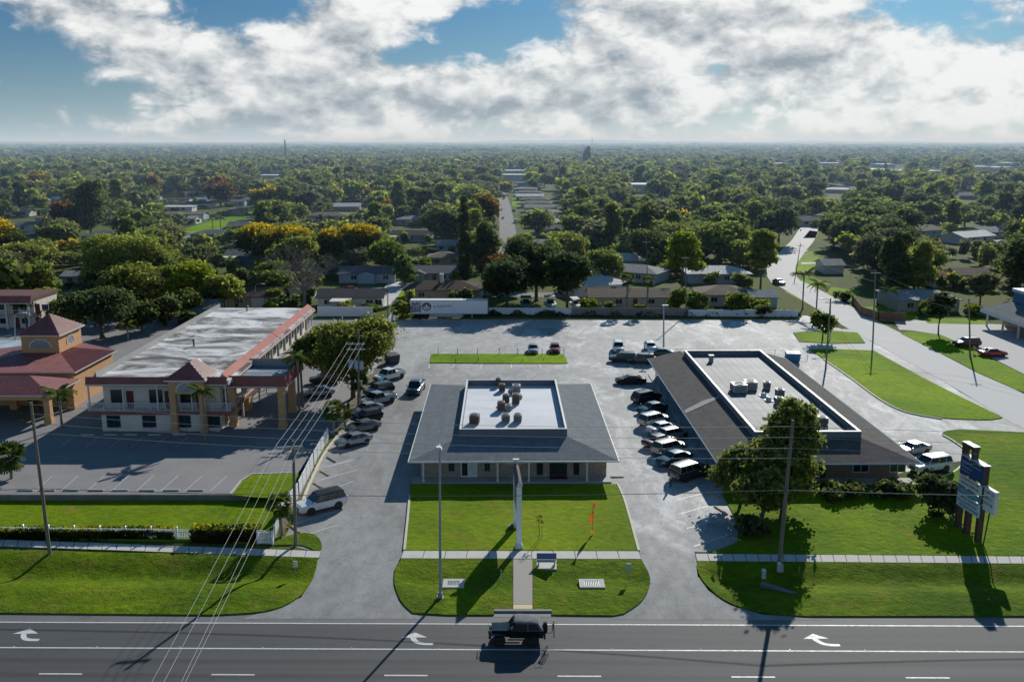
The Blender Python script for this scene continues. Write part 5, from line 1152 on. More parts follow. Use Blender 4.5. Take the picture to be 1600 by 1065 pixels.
# ================================================================ houses and woods of the suburb
HB = []      # blocked ground: (x, y, radius)
def wallc(n, c): return pm('wall_' + n, c, tuple(x * .88 for x in c), .8, .85, .15, 12)
def roofc(n, c): return MATS.get('roof_' + n) or shingle_mat('roof_' + n, c, tuple(x * 1.2 for x in c), .3)
W = dict(white=wallc('white', (.62, .62, .60)), blue=wallc('pale_blue', (.34, .46, .56)), grey=wallc('grey', (.36, .36, .35)), cream=wallc('cream', (.58, .52, .42)), tan=wallc('tan', (.42, .34, .26)), deep=wallc('deep_blue', (.06, .16, .28)), teal=wallc('teal', (.10, .26, .30)), pink=wallc('pink', (.50, .36, .31)), yellow=wallc('yellow', (.58, .50, .28)))
RF = dict(grey=roofc('grey', (.17, .175, .18)), brown=roofc('brown', (.10, .075, .06)), white=pm('roof_white_coating', (.54, .55, .55), (.42, .43, .43), .5, .8), tan=roofc('tan', (.26, .21, .16)), dark=roofc('dark', (.075, .075, .078)), pale=roofc('pale', (.34, .34, .33)), blue=roofc('blue', (.20, .30, .38)), red=roofc('red', (.24, .11, .08)))
M_GAR = pm('garage_door_white', (.60, .60, .58), (.54, .54, .53), 1, .6)
def house(label, loc, w, d, rz, wall, roof, style='gable', wins=(), garage=None, door=None, chimney=None, gable=None, hw=2.5, pitch=.30, group=None, carport=None, detail=True, cat='house'):
    """single-storey house; local origin at the middle of the front wall, front facing -y"""
    o = thing('house', label, cat, loc, rz, group); HB.append((loc[0] - math.sin(rz) * d / 2, loc[1] + math.cos(rz) * d / 2, max(w, d) * .56))
    x0, x1 = -w / 2, w / 2; ov = .55; hr = (d / 2 + ov) * pitch
    mb = MB().box(x0, x1, 0, d, -.05, hw)
    if style == 'gable':
        for x in (x0, x1): mb.poly([(x, 0, hw), (x, d, hw), (x, d / 2, hw + d / 2 * pitch)])
    if gable is not None:
        ga, gb = gable; mb.box(ga, gb, -1.2, -.002, -.05, hw); mb.poly([(ga, -1.2, hw), (gb, -1.2, hw), ((ga + gb) / 2, -1.2, hw + (gb - ga) / 2 * pitch)])
    mb.build('wall', W[wall], o)
    mb = MB(); th = .12
    if style == 'gable':
        for s in (0, 1):
            a = [(x0 - ov, -ov, hw - ov * pitch + .03), (x1 + ov, -ov, hw - ov * pitch + .03), (x1 + ov, d / 2, hw + d / 2 * pitch + .03), (x0 - ov, d / 2, hw + d / 2 * pitch + .03)]
            if s: a = [(x, d - y, z) for x, y, z in a][::-1]
            mb.hexa(a, [(x, y, z + th) for x, y, z in a])
    elif style == 'hip':
        rl = max(.3, w / 2 - d / 2); hip_roof(mb, x0 - ov, x1 + ov, -ov, d + ov, hw + .14, (-rl, rl, d / 2 - .02, d / 2 + .02), hw + hr, 0, .14); mb.poly([(-rl, d / 2 - .02, hw + hr), (rl, d / 2 - .02, hw + hr), (rl, d / 2 + .02, hw + hr), (-rl, d / 2 + .02, hw + hr)])
    else:
        mb.hexa([(x0 - ov, -ov, hw + .02), (x1 + ov, -ov, hw + .02), (x1 + ov, d + ov, hw + .3), (x0 - ov, d + ov, hw + .3)], [(x0 - ov, -ov, hw + .2), (x1 + ov, -ov, hw + .2), (x1 + ov, d + ov, hw + .48), (x0 - ov, d + ov, hw + .48)])
    if gable is not None:
        ga, gb = gable; m_ = (ga + gb) / 2; zz = hw + (gb - ga) / 2 * pitch + .2; yb = min(d / 2, (zz - hw) / pitch)
        mb.poly([(ga - .4, -1.6, hw - .08), (m_, -1.6, zz), (m_, yb, zz), (ga - .4, 0, hw - .02)]); mb.poly([(m_, -1.6, zz), (gb + .4, -1.6, hw - .08), (gb + .4, 0, hw - .02), (m_, yb, zz)])
    r = mb.build('roof', RF[roof], o)
    if chimney is not None: MB().box(chimney - .4, chimney + .4, d * .35, d * .35 + .8, hw + .2, hw + hr + 1.6).box(chimney - .48, chimney + .48, d * .35 - .08, d * .35 + .88, hw + hr + 1.602, hw + hr + 1.75).build('chimney', W['white'], r)
    if detail:
        for x in wins:
            if isinstance(x, tuple): flat_window(o, x[0], x[1], 0, .9, 2.1, bars=1)
            else: flat_window(o, x - .8, x + .8, 0, .9, 2.1, bars=1)
        if garage is not None:
            MB().box(garage - 1.4, garage + 1.4, -.08, -.002, .0, 2.15).build('garage_door', M_GAR, o)
        if door is not None:
            dd = MB().box(door - .5, door + .5, -.07, -.002, 0, 2.1).build('door', M_DOORRED, o); MB().box(door + .32, door + .4, -.12, -.072, 1.0, 1.1).build('handle', M_STEEL, dd)
        if carport is not None:
            a, b = carport; MB().box(a, b, -4.5, -.003, 2.3, 2.45).box(a, a + .12, -4.4, -4.28, 0, 2.299).box(b - .12, b, -4.4, -4.28, 0, 2.299).build('carport', W['white'], o)
    return o
def hpx(label, px0, px1, yb, d, wall, roof, rz=0.0, **k):
    a, b = P(px0, yb), P(px1, yb); o = house(label, (a + b) / 2, (b - a).length / max(.3, math.cos(rz)), d, rz, wall, roof, **k)
    if yb < 432: HB[-1] = HB[-1] + (1,)
    return o
hpx('pale blue bungalow with grey roof and small front gable behind the bare tree', 530, 617, 442, 9, 'blue', 'grey', wins=(-3.5, 5), gable=(-2.2, 2.2), door=1, garage=None)
hpx('grey house with white garage door beside the pale blue bungalow', 644, 714, 441, 9, 'grey', 'grey', wins=(2.4, 4.6), garage=-4.2, door=0, gable=(-6, -2.4))
hpx('dark-roofed white house with front porch behind the long white fence of the motel', 497, 597, 482, 8.5, 'white', 'dark', wins=(4.4, 6.4, -5), door=-1.4, carport=(-3.8, .6))
hpx('brown-roofed house with white chimney behind the white trailer', 632, 752, 470, 10, 'tan', 'brown', chimney=-.5, wins=(-5, 5), style='hip')
hpx('long low tan-grey house behind the grey wooden fence', 922, 1046, 481, 8, 'cream', 'tan', wins=(-2.5, (4.0, 5.6)), garage=None, door=1.2)
hpx('blue-walled house with bright white roof left of the side road', 1076, 1172, 443, 10, 'blue', 'white', style='hip', wins=(-3.6, 2, 6), door=-1)
hpx('tan-roofed house with low hipped roof beside the small blue gable', 1094, 1178, 478, 10, 'cream', 'tan', style='hip', wins=(-3, 3), door=0)
hpx('small bright blue gabled house by the side road end of the back fence', 1174, 1214, 481, 7, 'blue', 'pale', wins=(0,), rz=.0)
hpx('pale flat-roofed house behind the brown wooden fence', 1402, 1498, 487, 12, 'grey', 'pale', style='flat', wins=(-4, 0), garage=3.5, door=-2)
hpx('pink-roofed house with white garage right of the dense oaks', 1458, 1504, 449, 8, 'white', 'red', garage=2, wins=(-2,), style='hip')
hpx('bright blue gable house next to the pink-roofed one', 1496, 1548, 444, 8, 'blue', 'tan', wins=(-1, 2))
hpx('small white-roofed house hidden by the oaks on the road bend', 1288, 1318, 428, 8, 'white', 'pale', garage=0)
hpx('pale house at the far end of the side road', 1250, 1284, 354, 9, 'white', 'grey', wins=(-2, 2))
hpx('long two-part house with white awnings behind the yellow row', 610, 674, 378, 9, 'blue', 'dark', wins=(-5, 0, 5), carport=(-9, -5))
hpx('pale grey bungalow just behind the white awnings', 620, 668, 352, 9, 'grey', 'pale', wins=(-4, 2), style='hip')
hpx('small blue house between the cypress and the white awnings', 682, 716, 394, 8, 'blue', 'pale', wins=(-2, 2))
hpx('tan brick house partly hidden by the cypress', 668, 718, 416, 9, 'tan', 'tan', wins=(-2, 3), style='hip')
hpx('grey-roofed house showing between trees left of the yellow row', 478, 542, 346, 10, 'cream', 'tan', style='hip', wins=(-4, 3))
hpx('white shed-like house behind the domed tree', 98, 122, 446, 6, 'blue', 'pale', wins=(0,))
hpx('grey hipped house behind the domed tree', 128, 186, 380, 10, 'grey', 'grey', style='hip', wins=(-3, 3))
hpx('pale blue house at the left picture side between dark trees', 24, 58, 362, 8, 'white', 'grey', wins=(-1.5,), gable=(1, 5))
hpx('low blue house in front of the brown trees at the left', 34, 82, 384, 8, 'blue', 'dark', wins=(-3, 2))
hpx('white cottage above the small blue house at the left', 30, 46, 338, 7, 'white', 'pale', wins=(0,))
hpx('white-gabled cottage in the dark trees left', 78, 98, 336, 7, 'white', 'pale', wins=(0,))
hpx('deep blue house at the foot of the yellow row', 352, 402, 412, 9, 'deep', 'grey', wins=(-4, 4), carport=(-6, -1))
hpx('grey house with white carport roof behind the street palms', 298, 362, 377, 9, 'grey', 'grey', style='hip', wins=(3,), carport=(4, 8))
hpx('pale house stepping down beside the golden tree', 366, 392, 390, 8, 'cream', 'white', style='flat', wins=(0,))
hpx('blue gable house across the street from the palms', 356, 390, 362, 9, 'deep', 'grey', wins=(0,))
for lab, a, b, y, wl, rf, st in [('long white and blue mobile home with tan roof, nearest of the house cluster', 258, 318, 343, 'blue', 'tan', 'gable'), ('white mobile home behind the tan-roofed one', 256, 300, 331, 'white', 'white', 'flat'), ('pale blue mobile home in the middle of the house cluster', 268, 330, 325, 'white', 'brown', 'gable'),
                                ('dark-roofed mobile home at the back of the house cluster', 262, 296, 318, 'white', 'brown', 'gable'), ('bright blue mobile home under the rusty tree', 304, 322, 318, 'deep', 'blue', 'gable'), ('tan house at the end of the cluster street', 356, 382, 335, 'tan', 'tan', 'hip'), ('grey-blue house right of the rusty tree', 352, 382, 322, 'blue', 'grey', 'gable'), ('small white garage beside the street palms', 293, 306, 350, 'white', 'pale', 'gable'), ('grey house at the far side of the golden tree', 378, 400, 318, 'teal', 'grey', 'hip'), ('pale roofed home above the house cluster', 284, 320, 308, 'grey', 'grey', 'gable')]:
    hpx(lab, a, b, y, 8, wl, rf, style=st, wins=(-3, 3), pitch=.22)
hpx('brown-roofed house left of the bare tree, behind the motel roof', 372, 434, 480, 9, 'tan', 'brown', wins=(-4, 3), garage=0, gable=(-9, -5))
hpx('low grey-roofed house between the domed tree and the bare tree', 330, 392, 458, 9, 'grey', 'grey', style='hip', wins=(-4, 0, 4))
hpx('teal-walled house behind the trees at the motel roof corner', 282, 330, 500, 8, 'teal', 'grey', wins=(-2, 3))
hpx('small white house with gable left of the bare tree', 448, 484, 470, 8, 'white', 'brown', wins=(-2, 2), gable=(-1.5, 1.5))
hpx('cream house with orange roof edge under the ragged trees left of the domed tree', 84, 128, 482, 8, 'cream', 'pale', wins=(-2, 2), style='hip')
# the row of ranch houses along the middle street, gable ends to the street
rowp = [(872, 394), (862, 380), (868, 368), (858, 357), (862, 348), (850, 340), (846, 332), (838, 325), (836, 319), (828, 313), (826, 307), (820, 301), (814, 296), (812, 291)]
for k, (x, y) in enumerate(rowp):
    c = P(x, y); house('ranch house in the row running up the middle street', c, 17, 10, R(rnd.uniform(-8, 4)), ['blue', 'white', 'cream', 'grey', 'white'][k % 5], ['pale', 'tan', 'grey', 'white', 'tan', 'pale'][k % 6], style='hip' if k % 3 else 'gable', wins=(-5, 0, 5), pitch=.26, group='ranch houses along the middle street')
# more roofs showing through the woods farther out
far = [(700, 300), (680, 262), (740, 270), (770, 262), (905, 262), (930, 284), (990, 318), (1015, 320), (1030, 300), (1195, 300), (1240, 300), (1310, 302), (1380, 300), (1400, 315), (1445, 370), (1500, 345), (1530, 380), (1560, 372), (1515, 312), (1575, 300), (1345, 352), (1120, 336), (1130, 318), (1395, 268), (1345, 256), (1275, 284), (560, 300), (420, 290), (440, 285), (180, 300), (60, 320), (100, 318), (20, 308), (210, 268), (340, 262), (480, 262), (545, 330), (600, 322), (150, 330), (935, 345), (960, 420), (905, 440), (985, 440), (940, 462), (1035, 345), (1100, 360), (1450, 408), (1590, 395), (250, 290), (130, 290), (40, 285), (300, 284), (380, 275), (520, 275), (590, 284), (650, 285), (860, 285), (960, 270), (1060, 285), (1160, 290), (1250, 285), (1340, 288), (1420, 285), (1490, 295), (1550, 290), (1595, 320), (1480, 330), (1410, 345), (1290, 330), (1180, 330), (1075, 330), (960, 330), (440, 330), (390, 300), (230, 318), (205, 350), (80, 350), (500, 310), (640, 320)]
for k, (x, y) in enumerate(far):
    c = P(x + rnd.uniform(-6, 6), y); hh = house('pale-roofed suburban house showing through the woods', c, rnd.uniform(13, 19), 10, R(rnd.uniform(-35, 35)), rnd.choice(['white', 'cream', 'blue', 'grey', 'tan']), rnd.choice(['white', 'pale', 'tan', 'white', 'white', 'pale']), style=rnd.choice(['gable', 'hip', 'gable']), wins=(-3, 3), detail=y > 330, group='houses scattered in the woods'); HB[-1] = HB[-1] + (1,)
# pale commercial sheds in the distance
for k, (x, y, wd) in enumerate([(1218, 262, 40), (1243, 258, 45), (1290, 262, 70), (1302, 258, 50), (1368, 258, 70), (1388, 262, 55), (1408, 252, 80), (1366, 272, 60), (1388, 276, 40), (1440, 246, 60), (1530, 268, 60), (1570, 268, 70), (1586, 262, 60), (1560, 250, 50), (1462, 276, 40), (800, 282, 60), (812, 276, 50), (420, 282, 50), (438, 256, 40), (925, 250, 40), (995, 302, 40), (1190, 246, 50), (1265, 243, 60), (1480, 240, 60), (1330, 248, 50), (1130, 250, 40), (60, 262, 30), (250, 258, 35)]):
    c = P(x, y); o = thing('warehouse', 'low pale commercial building far off among the trees', 'warehouse', c, rnd.uniform(-.3, .3), 'pale commercial buildings in the distance'); wd *= rnd.uniform(.35, .7); h = rnd.uniform(4, 6.5); HB.append((c.x, c.y + 14, wd * .5, 1))
    MB().box(-wd / 2, wd / 2, 0, 28, 0, h).build('wall', W[rnd.choice(['white', 'white', 'cream', 'blue'])], o); MB().box(-wd / 2 - .5, wd / 2 + .5, -.5, 28.5, h + .002, h + .5).build('roof', RF['white'], o)
# ---- woods: individual trees spread evenly over the picture's middle distance, the far canopy as one mass
ROADS = [(P(798, y), 9) for y in (402, 410, 420, 430)] + [(P(x, y), 6.5) for x, y in road_px] + [(P(795, y), 8) for y in range(284, 404, 6)] + [(P(x, y), 9) for x, y in ((290, 372), (330, 358), (370, 345), (395, 337), (420, 330), (310, 364), (350, 352))] + [(P(x, y), 12) for x, y in ((1250, 400), (1262, 410), (1275, 428), (1255, 440), (600, 460), (670, 446), (570, 450), (300, 355), (330, 350), (1300, 455), (810, 402))]
def blocked(p, r):
    for hb in HB:
        x, y, q = hb[:3]; dx, dy = p.x - x, p.y - y
        if dx * dx + dy * dy < (q + r * .3) ** 2: return True
        # keep the side towards the camera open so that the house shows
        if abs(dx) < q * .9 and -18 - q < dy < 0: return True
        if len(hb) > 3 and abs(dx) < q * .8 and -q - min(170, .14 * y) < dy < 0: return True
    for c, q in ROADS:
        if (p.x - c.x) ** 2 + (p.y - c.y) ** 2 < (q + r * .55) ** 2: return True
    return False
KINDS = [('round', L_DARK, 'dark_tree'), ('round', L_MID, 'round_tree'), ('round', L_OAK, 'oak_tree'), ('tall', L_DARK, 'dark_tree'), ('round', L_GREY, 'oak_tree'), ('pine', L_MID, 'pine_tree'), ('spread', L_OAK, 'oak_tree'), ('round', L_BRN, 'rusty_tree'), ('round', L_YEL, 'golden_tree'), ('tall', L_MID, 'round_tree')]
KW = [20, 17, 18, 10, 18, 9, 10, 1.2, 1.2, 7]
WORDS = {'dark_tree': 'dark green tree', 'round_tree': 'mid green bushy tree', 'oak_tree': 'broad oak', 'pine_tree': 'loose-crowned pine', 'rusty_tree': 'rust-tinged tree', 'golden_tree': 'yellow-topped tree', 'cypress_tree': 'dark cypress spire'}
WIN = [(256, 330, 306, 345), (330, 400, 312, 362), (290, 345, 345, 372), (350, 402, 388, 414), (20, 60, 336, 384), (76, 100, 322, 340), (128, 186, 364, 382), (96, 124, 428, 447), (480, 540, 337, 348), (610, 674, 352, 380), (644, 716, 384, 416), (785, 812, 306, 402), (812, 872, 296, 378), (1250, 1285, 344, 356), (1208, 1290, 356, 440), (1076, 1172, 420, 443), (1458, 1548, 430, 450), (1395, 1500, 464, 490), (1288, 1318, 414, 428), (530, 617, 420, 442), (644, 714, 420, 441),
       (1210, 1246, 252, 264), (1284, 1310, 252, 264), (1358, 1412, 246, 278), (1450, 1470, 266, 277), (1520, 1592, 258, 270), (790, 818, 270, 286), (410, 440, 272, 284), (990, 1012, 296, 306), (1290, 1330, 290, 303), (1490, 1520, 300, 314), (1430, 1470, 358, 372), (1500, 1550, 366, 384), (930, 965, 410, 424), (980, 1010, 428, 444), (545, 570, 322, 334)]
def in_window(p, w_, h_):
    q = p.y * CP + CAMH * SP; yb = 532.5 + FPX * (CAMH * CP - p.y * SP) / q; xc = 800 + FPX * p.x / q; q2 = p.y * CP + (CAMH - h_) * SP; yt = 532.5 + FPX * ((CAMH - h_) * CP - p.y * SP) / q2; hw_ = FPX * w_ * .42 / q
    return any(xc + hw_ > a and xc - hw_ < b and yb > c + 1 and yt < d - (d - c) * .3 for a, b, c, d in WIN)
placed = []
for o in [q for q in col.objects if q.get('category') == 'tree']: placed.append((o.location.x, o.location.y, 5.0))
cnt = 0; tries = 0
def zone(x, y):
    if y > 415: return 'just behind the back fences'
    side = 'behind the motel' if x < 520 else ('beyond the white trailer' if x < 800 else ('behind the long pale house' if x < 1130 else 'beyond the side road'))
    return side if y > 330 else 'in the distant woods ' + {'behind the motel': 'above the motel', 'beyond the white trailer': 'above the middle street', 'behind the long pale house': 'above the brown-roofed office', 'beyond the side road': 'above the side road'}[side]
while cnt < 540 and tries < 70000:
    tries += 1
    y = 262 + 222 * rnd.random() ** 1.2; x = rnd.uniform(-30, 1630)
    if y > 455 and 480 < x < 1300: continue
    p = P(x, y)
    if 1395 < x and y > 470: continue
    if x < 560 and p.y < P(0, 484).y: continue
    k = rnd.choices(range(len(KINDS)), KW)[0]; sh, mt, nm = KINDS[k]
    w_ = rnd.uniform(9, 19) if sh != 'tall' else rnd.uniform(7, 11); h_ = min(14, w_ * rnd.uniform(.66, .95)) if sh != 'tall' else rnd.uniform(11, 17)
    if sh == 'pine': w_, h_ = rnd.uniform(7, 11), rnd.uniform(12, 18)
    if nm in ('golden_tree', 'rusty_tree'): w_, h_ = rnd.uniform(7, 11), rnd.uniform(7, 10)
    if blocked(p, w_ / 2) or in_window(p, w_, h_): continue
    dense = .62 if p.y < 420 else .8
    if any((p.x - a) ** 2 + (p.y - b) ** 2 < ((q + w_ / 2) * dense) ** 2 for a, b, q in placed): continue
    placed.append((p.x, p.y, w_ / 2)); cnt += 1
    d = p.y; lod = 1 if d < 300 else (2 if d < 620 else 3); ht = (13 if sh in ('tall',) else (15 if sh == 'pine' else (9 if nm in ('golden_tree', 'rusty_tree') else 10))); wt = 7.5 if sh == 'tall' else (9 if sh == 'pine' or nm in ('golden_tree', 'rusty_tree') else 11.5)
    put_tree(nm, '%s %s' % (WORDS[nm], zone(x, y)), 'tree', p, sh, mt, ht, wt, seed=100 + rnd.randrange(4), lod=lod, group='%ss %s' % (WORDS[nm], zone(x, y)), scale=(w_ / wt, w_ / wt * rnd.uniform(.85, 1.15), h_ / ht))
for k, (x, y, ty) in enumerate([(919, 262, 228), (914, 264, 233), (1178, 272, 247), (1040, 258, 240), (612, 282, 262), (606, 283, 264), (1383, 270, 252), (730, 272, 256)]):
    p = P(x, y); h_ = zat(ty, p.y); put_tree('cypress_tree', 'dark cypress spire standing above the distant canopy', 'tree', p, 'column', L_DARK, 16, 4, 200, 2, 'cypress spires in the distance', scale=(h_ / 16 * 1.1, h_ / 16 * 1.1, h_ / 16))
shc = 0
for o in [q for q in col.objects if q.get('category') == 'house']:
    for k in range(3):
        if shc > 150: break
        a_ = rnd.uniform(-9, 9); r_ = rnd.uniform(.8, 4.5); q = o.matrix_basis @ Vector((a_, -1.6 - r_, 0)); w_ = rnd.uniform(1.8, 4.6)
        if any((q.x - c.x) ** 2 + (q.y - c.y) ** 2 < (d_ * .5 + w_ / 2) ** 2 for c, d_ in ROADS): continue
        shc += 1; mt = rnd.choice([L_MID, L_DARK, L_FRESH, L_OAK]); put_tree('shrub', 'leafy garden shrub in front of a suburban house', 'shrub', q, 'bush', mt, 2.4, 3.2, 300 + rnd.randrange(3), 2 if q.y > 300 else 1, 'garden shrubs in front of the suburban houses', scale=(w_ / 3.2, w_ / 3.2, rnd.uniform(.7, 1.5)))
def far_canopy():
    """the far woods: thousands of tree crowns out to the horizon, one object"""
    rg = np.random.default_rng(77); protos = []
    for k, (sh, s_) in enumerate([('round', 301), ('spread', 302), ('round', 303), ('tall', 304), ('pine', 305), ('round', 306)]):
        r2 = np.random.default_rng(s_); protos.append([crown_arrays(r2, lobes_for(r2, sh, 10, 11 if sh not in ('tall', 'pine') else 7), n, per, leaf, .9) for n, per, leaf in ((84, 6, .80), (44, 4, 1.35), (26, 3, 2.1))])
    CC, AA, BB, VV, MI = [], [], [], [], []; mats = [L_DARK, L_MID, L_OAK, L_GREY, L_BRN, L_YEL]
    pts = []
    grid = {}
    def far_enough(x, y, r):
        g = 16.0; i, j = int(x // g), int(y // g)
        for a in range(i - 1, i + 2):
            for b in range(j - 1, j + 2):
                for (u, v, q) in grid.get((a, b), ()):
                    if (u - x) ** 2 + (v - y) ** 2 < (r + q) ** 2: return False
        return True
    for (u, v, q) in placed: grid.setdefault((int(u // 16), int(v // 16)), []).append((u, v, q))
    ring = [(195, 520, 1900, .85), (520, 900, 2600, .80), (900, 1500, 3200, .8), (1500, 2600, 3000, .9), (2600, 5200, 3200, 1.0), (5200, 9500, 2600, 1.0)]
    for (r0, r1, n, dn) in ring:
        k = 0; t_ = 0
        while k < n and t_ < n * 14:
            t_ += 1; rr = math.sqrt(rg.uniform(r0 * r0, r1 * r1)); a = rg.uniform(-.62, .62); x, y = rr * math.sin(a), rr * math.cos(a)
            q = rg.uniform(4.5, 11.0) * (1 if rr < 1500 else (1.5 if rr < 2600 else (2.6 if rr < 5200 else 4.5)))
            if rr < 1500:
                small = rr < 520
                if small: q *= .55
                if not far_enough(x, y, q * dn * .75): continue
                if blocked(Vector((x, y, 0)), q) or in_window(Vector((x, y, 0)), 2 * q, min(q / 5.5, 1.25) * 10): continue
                if y < 246 and x > -45: continue
                if x < -20 and y < 200: continue
                if x > 60 and y < 240: continue
                grid.setdefault((int(x // 16), int(y // 16)), []).append((x, y, q))
            k += 1; pts.append((x, y, q, rr))
    for (x, y, q, rr) in pts:
        pi = rg.integers(0, len(protos)); lod = 0 if rr < 900 else (1 if rr < 2600 else 2); C, A, B, V = protos[pi][lod]
        s = q / 5.5; hz_ = min(s, 1.25) * rg.uniform(.65, 1.3) if rr < 1500 else rg.uniform(.8, 1.3) * (1 if rr < 2600 else 1.35); a = rg.uniform(0, 6.28)
        sc = np.array([s, s, hz_]); C2 = rotz(C, a) * sc + np.array([x, y, 0 if rr < 6500 else rg.uniform(0, 6)]); CC.append(C2); AA.append(rotz(A, a) * sc); BB.append(rotz(B, a) * sc)
        tone = rg.normal(.42, .24); V2 = V.copy(); V2[:, 0] = np.clip(tone + (V[:, 0] - .5) * .45, 0, 1); VV.append(V2); MI.append(np.full(len(C), rg.choice(6, p=[.32, .20, .22, .24, .015, .005])))
    C, A, B, V, M_ = (np.concatenate(q) for q in (CC, AA, BB, VV, MI))
    me = quads_mesh('woodland', C, A, B, V, mats[0])
    for m in mats[1:]: me.materials.append(m)
    me.polygons.foreach_set('material_index', M_.astype(np.int32)); o = bpy.data.objects.new('woodland', me); col.objects.link(o)
    return tag(o, 'hazy unbroken woodland canopy stretching to the horizon', 'woodland', kind='stuff')
far_canopy()
# the land rises gently at the horizon
mb = MB(); n = 90; prev = None
for k in range(n + 1):
    a = -.75 + 1.5 * k / n; rr = 12500; x, y = rr * math.sin(a), rr * math.cos(a); h = 36 + 10 * math.sin(a * 9 + 1) + 8 * math.sin(a * 23) + 5 * math.sin(a * 61 + 2) + 12 * a
    cur = ((x, y, -2), (x * 1.02, y * 1.02, max(h, 22)), (x * 1.3, y * 1.3, max(h, 22) * .6))
    if prev: mb.poly([prev[0], cur[0], cur[1], prev[1]]); mb.poly([prev[1], cur[1], cur[2], prev[2]])
    prev = cur
tag(mb.build('hills', pm('wooded_hills', (.035, .048, .022), (.06, .07, .03), .004, .95, world=True, spec=.05)), kind='structure')
def mast(name, label, x, yb, yt_, r):
    p = P(x, yb); h = zat(yt_, p.y); o = thing(name, label, 'mast', p); mb = MB()
    for s in range(3):
        a = s * 2.094; mb.tube([(math.cos(a) * r, math.sin(a) * r, 0), (math.cos(a) * r * .5, math.sin(a) * r * .5, h)], r * .28, 5)
    for k in range(14):
        z = h * k / 14; z2 = h * (k + 1) / 14; f = 1 - .5 * k / 14
        for s in range(3):
            a, b = s * 2.094, (s + 1) * 2.094; mb.tube([(math.cos(a) * r * f, math.sin(a) * r * f, z), (math.cos(b) * r * f, math.sin(b) * r * f, z2)], r * .14, 4)
    mb.build('lattice', pm('mast_steel', (.25, .25, .26), (.2, .2, .21), 1, .6), o); MB().cyl(0, 0, h, h * 1.06, r * .3).build('antenna', M_WHITE, o)
mast('radio_mast', 'tall thin lattice mast above the woods left of the picture middle', 447, 262, 219, 1.3)
mast('radio_mast', 'faint distant mast on the horizon right of the middle', 925, 232, 214, 2.2)
# ================================================================ vehicles
def paint(name, c, metal=.25, rough=.28):
    n = 'car_paint_' + name
    if n in MATS: return MATS[n]
    m, t, bs, out = new_mat(n); co = t.n('ShaderNodeTexCoord').outputs['Object']
    dirt = t.ramp(t.noise(co, 1.4, 6, .65), .42, .8); low = t.ramp(t.n('ShaderNodeSeparateXYZ', ins={0: co}).outputs[2], .75, .25)
    d = t.math('MULTIPLY', t.math('ADD', t.math('MULTIPLY', dirt, .5), t.math('MULTIPLY', low, .6), clamp=True), .22)
    t.put(bs.inputs['Base Color'], t.mix(d, c, (.16, .15, .13))); bs.inputs['Metallic'].default_value = metal
    if name == 'black': rough = .42
    t.put(bs.inputs['Roughness'], t.math('ADD', rough, t.math('MULTIPLY', d, .8))); bs.inputs['Coat Weight'].default_value = .15 if 'black' in name else .6; bs.inputs['Coat Roughness'].default_value = .08
    if name == 'black': bs.inputs['Specular IOR Level'].default_value = .2; rough = .42
    MATS[n] = m; return m
M_CGLASS = pm('car_glass', (.012, .016, .019), (.02, .025, .03), 1, .06, spec=.7)
M_TYRE = pm('tyre', (.012, .012, .012), (.02, .02, .02), 10, .85)
M_RIM = pm('alloy_rim', (.42, .42, .43), (.32, .32, .33), 5, .35, metal=.7)
M_HEAD = pm('headlight_lens', (.70, .72, .74), (.5, .52, .55), 12, .12)
M_TAIL = pm('taillight_lens', (.32, .012, .010), (.22, .01, .01), 12, .2)
M_PLATE = pm('number_plate', (.62, .62, .58), (.5, .5, .48), 30, .5)
M_TRIM = pm('black_trim', (.018, .018, .019), (.03, .03, .03), 6, .55)
M_CHROME = pm('chrome_trim', (.6, .6, .6), (.5, .5, .5), 4, .2, metal=.9)
def ring(x, w, zl, zt, sh=.10, crown=.03):
    """body cross-section at x: 14 points"""
    zm = zl + (zt - zl) * .55
    half = [(0, zl), (w * .86, zl), (w * .97, zl + .10), (w, zm), (w * .985, zt - sh), (w * .90, zt - sh * .2), (w * .55, zt + crown * .6), (0, zt + crown)]
    return [(x, y, z) for y, z in half] + [(x, -y, z) for y, z in half[-2:0:-1]]
def pane4(mb, a, b, c, d, off=.012):
    n = (Vector(b) - Vector(a)).cross(Vector(d) - Vector(a)).normalized() * off
    q = [Vector(p) for p in (a, b, c, d)]; m = sum(q, Vector()) / 4
    q = [p.lerp(m, .075) for p in q]
    mb.hexa([p - n * .5 for p in q], [p + n for p in q])
CARS = {
 'sedan': dict(L=4.75, W=1.84, H=1.45, hood=.93, belt=1.00, deck=1.02, c0=1.12, c1=-1.78, r0=.32, r1=-.98, wr=.33, wb=2.75, wx=-.05),
 'hatch': dict(L=4.2, W=1.78, H=1.50, hood=.97, belt=1.02, deck=1.04, c0=1.15, c1=-1.95, r0=.40, r1=-1.55, wr=.32, wb=2.6, wx=0),
 'suv': dict(L=4.75, W=1.92, H=1.74, hood=1.06, belt=1.12, deck=1.14, c0=1.15, c1=-2.22, r0=.42, r1=-1.92, wr=.37, wb=2.8, wx=0),
 'bigsuv': dict(L=5.1, W=2.0, H=1.86, hood=1.14, belt=1.20, deck=1.20, c0=1.15, c1=-2.42, r0=.45, r1=-2.18, wr=.40, wb=2.95, wx=0),
 'pickup': dict(L=5.75, W=1.98, H=1.87, hood=1.13, belt=1.18, deck=1.16, c0=1.35, c1=-.72, r0=.70, r1=-.52, wr=.40, wb=3.6, wx=-.05),
 'van': dict(L=5.1, W=1.98, H=1.78, hood=1.05, belt=1.10, deck=1.12, c0=1.55, c1=-2.42, r0=.85, r1=-2.22, wr=.35, wb=3.05, wx=.1),
}
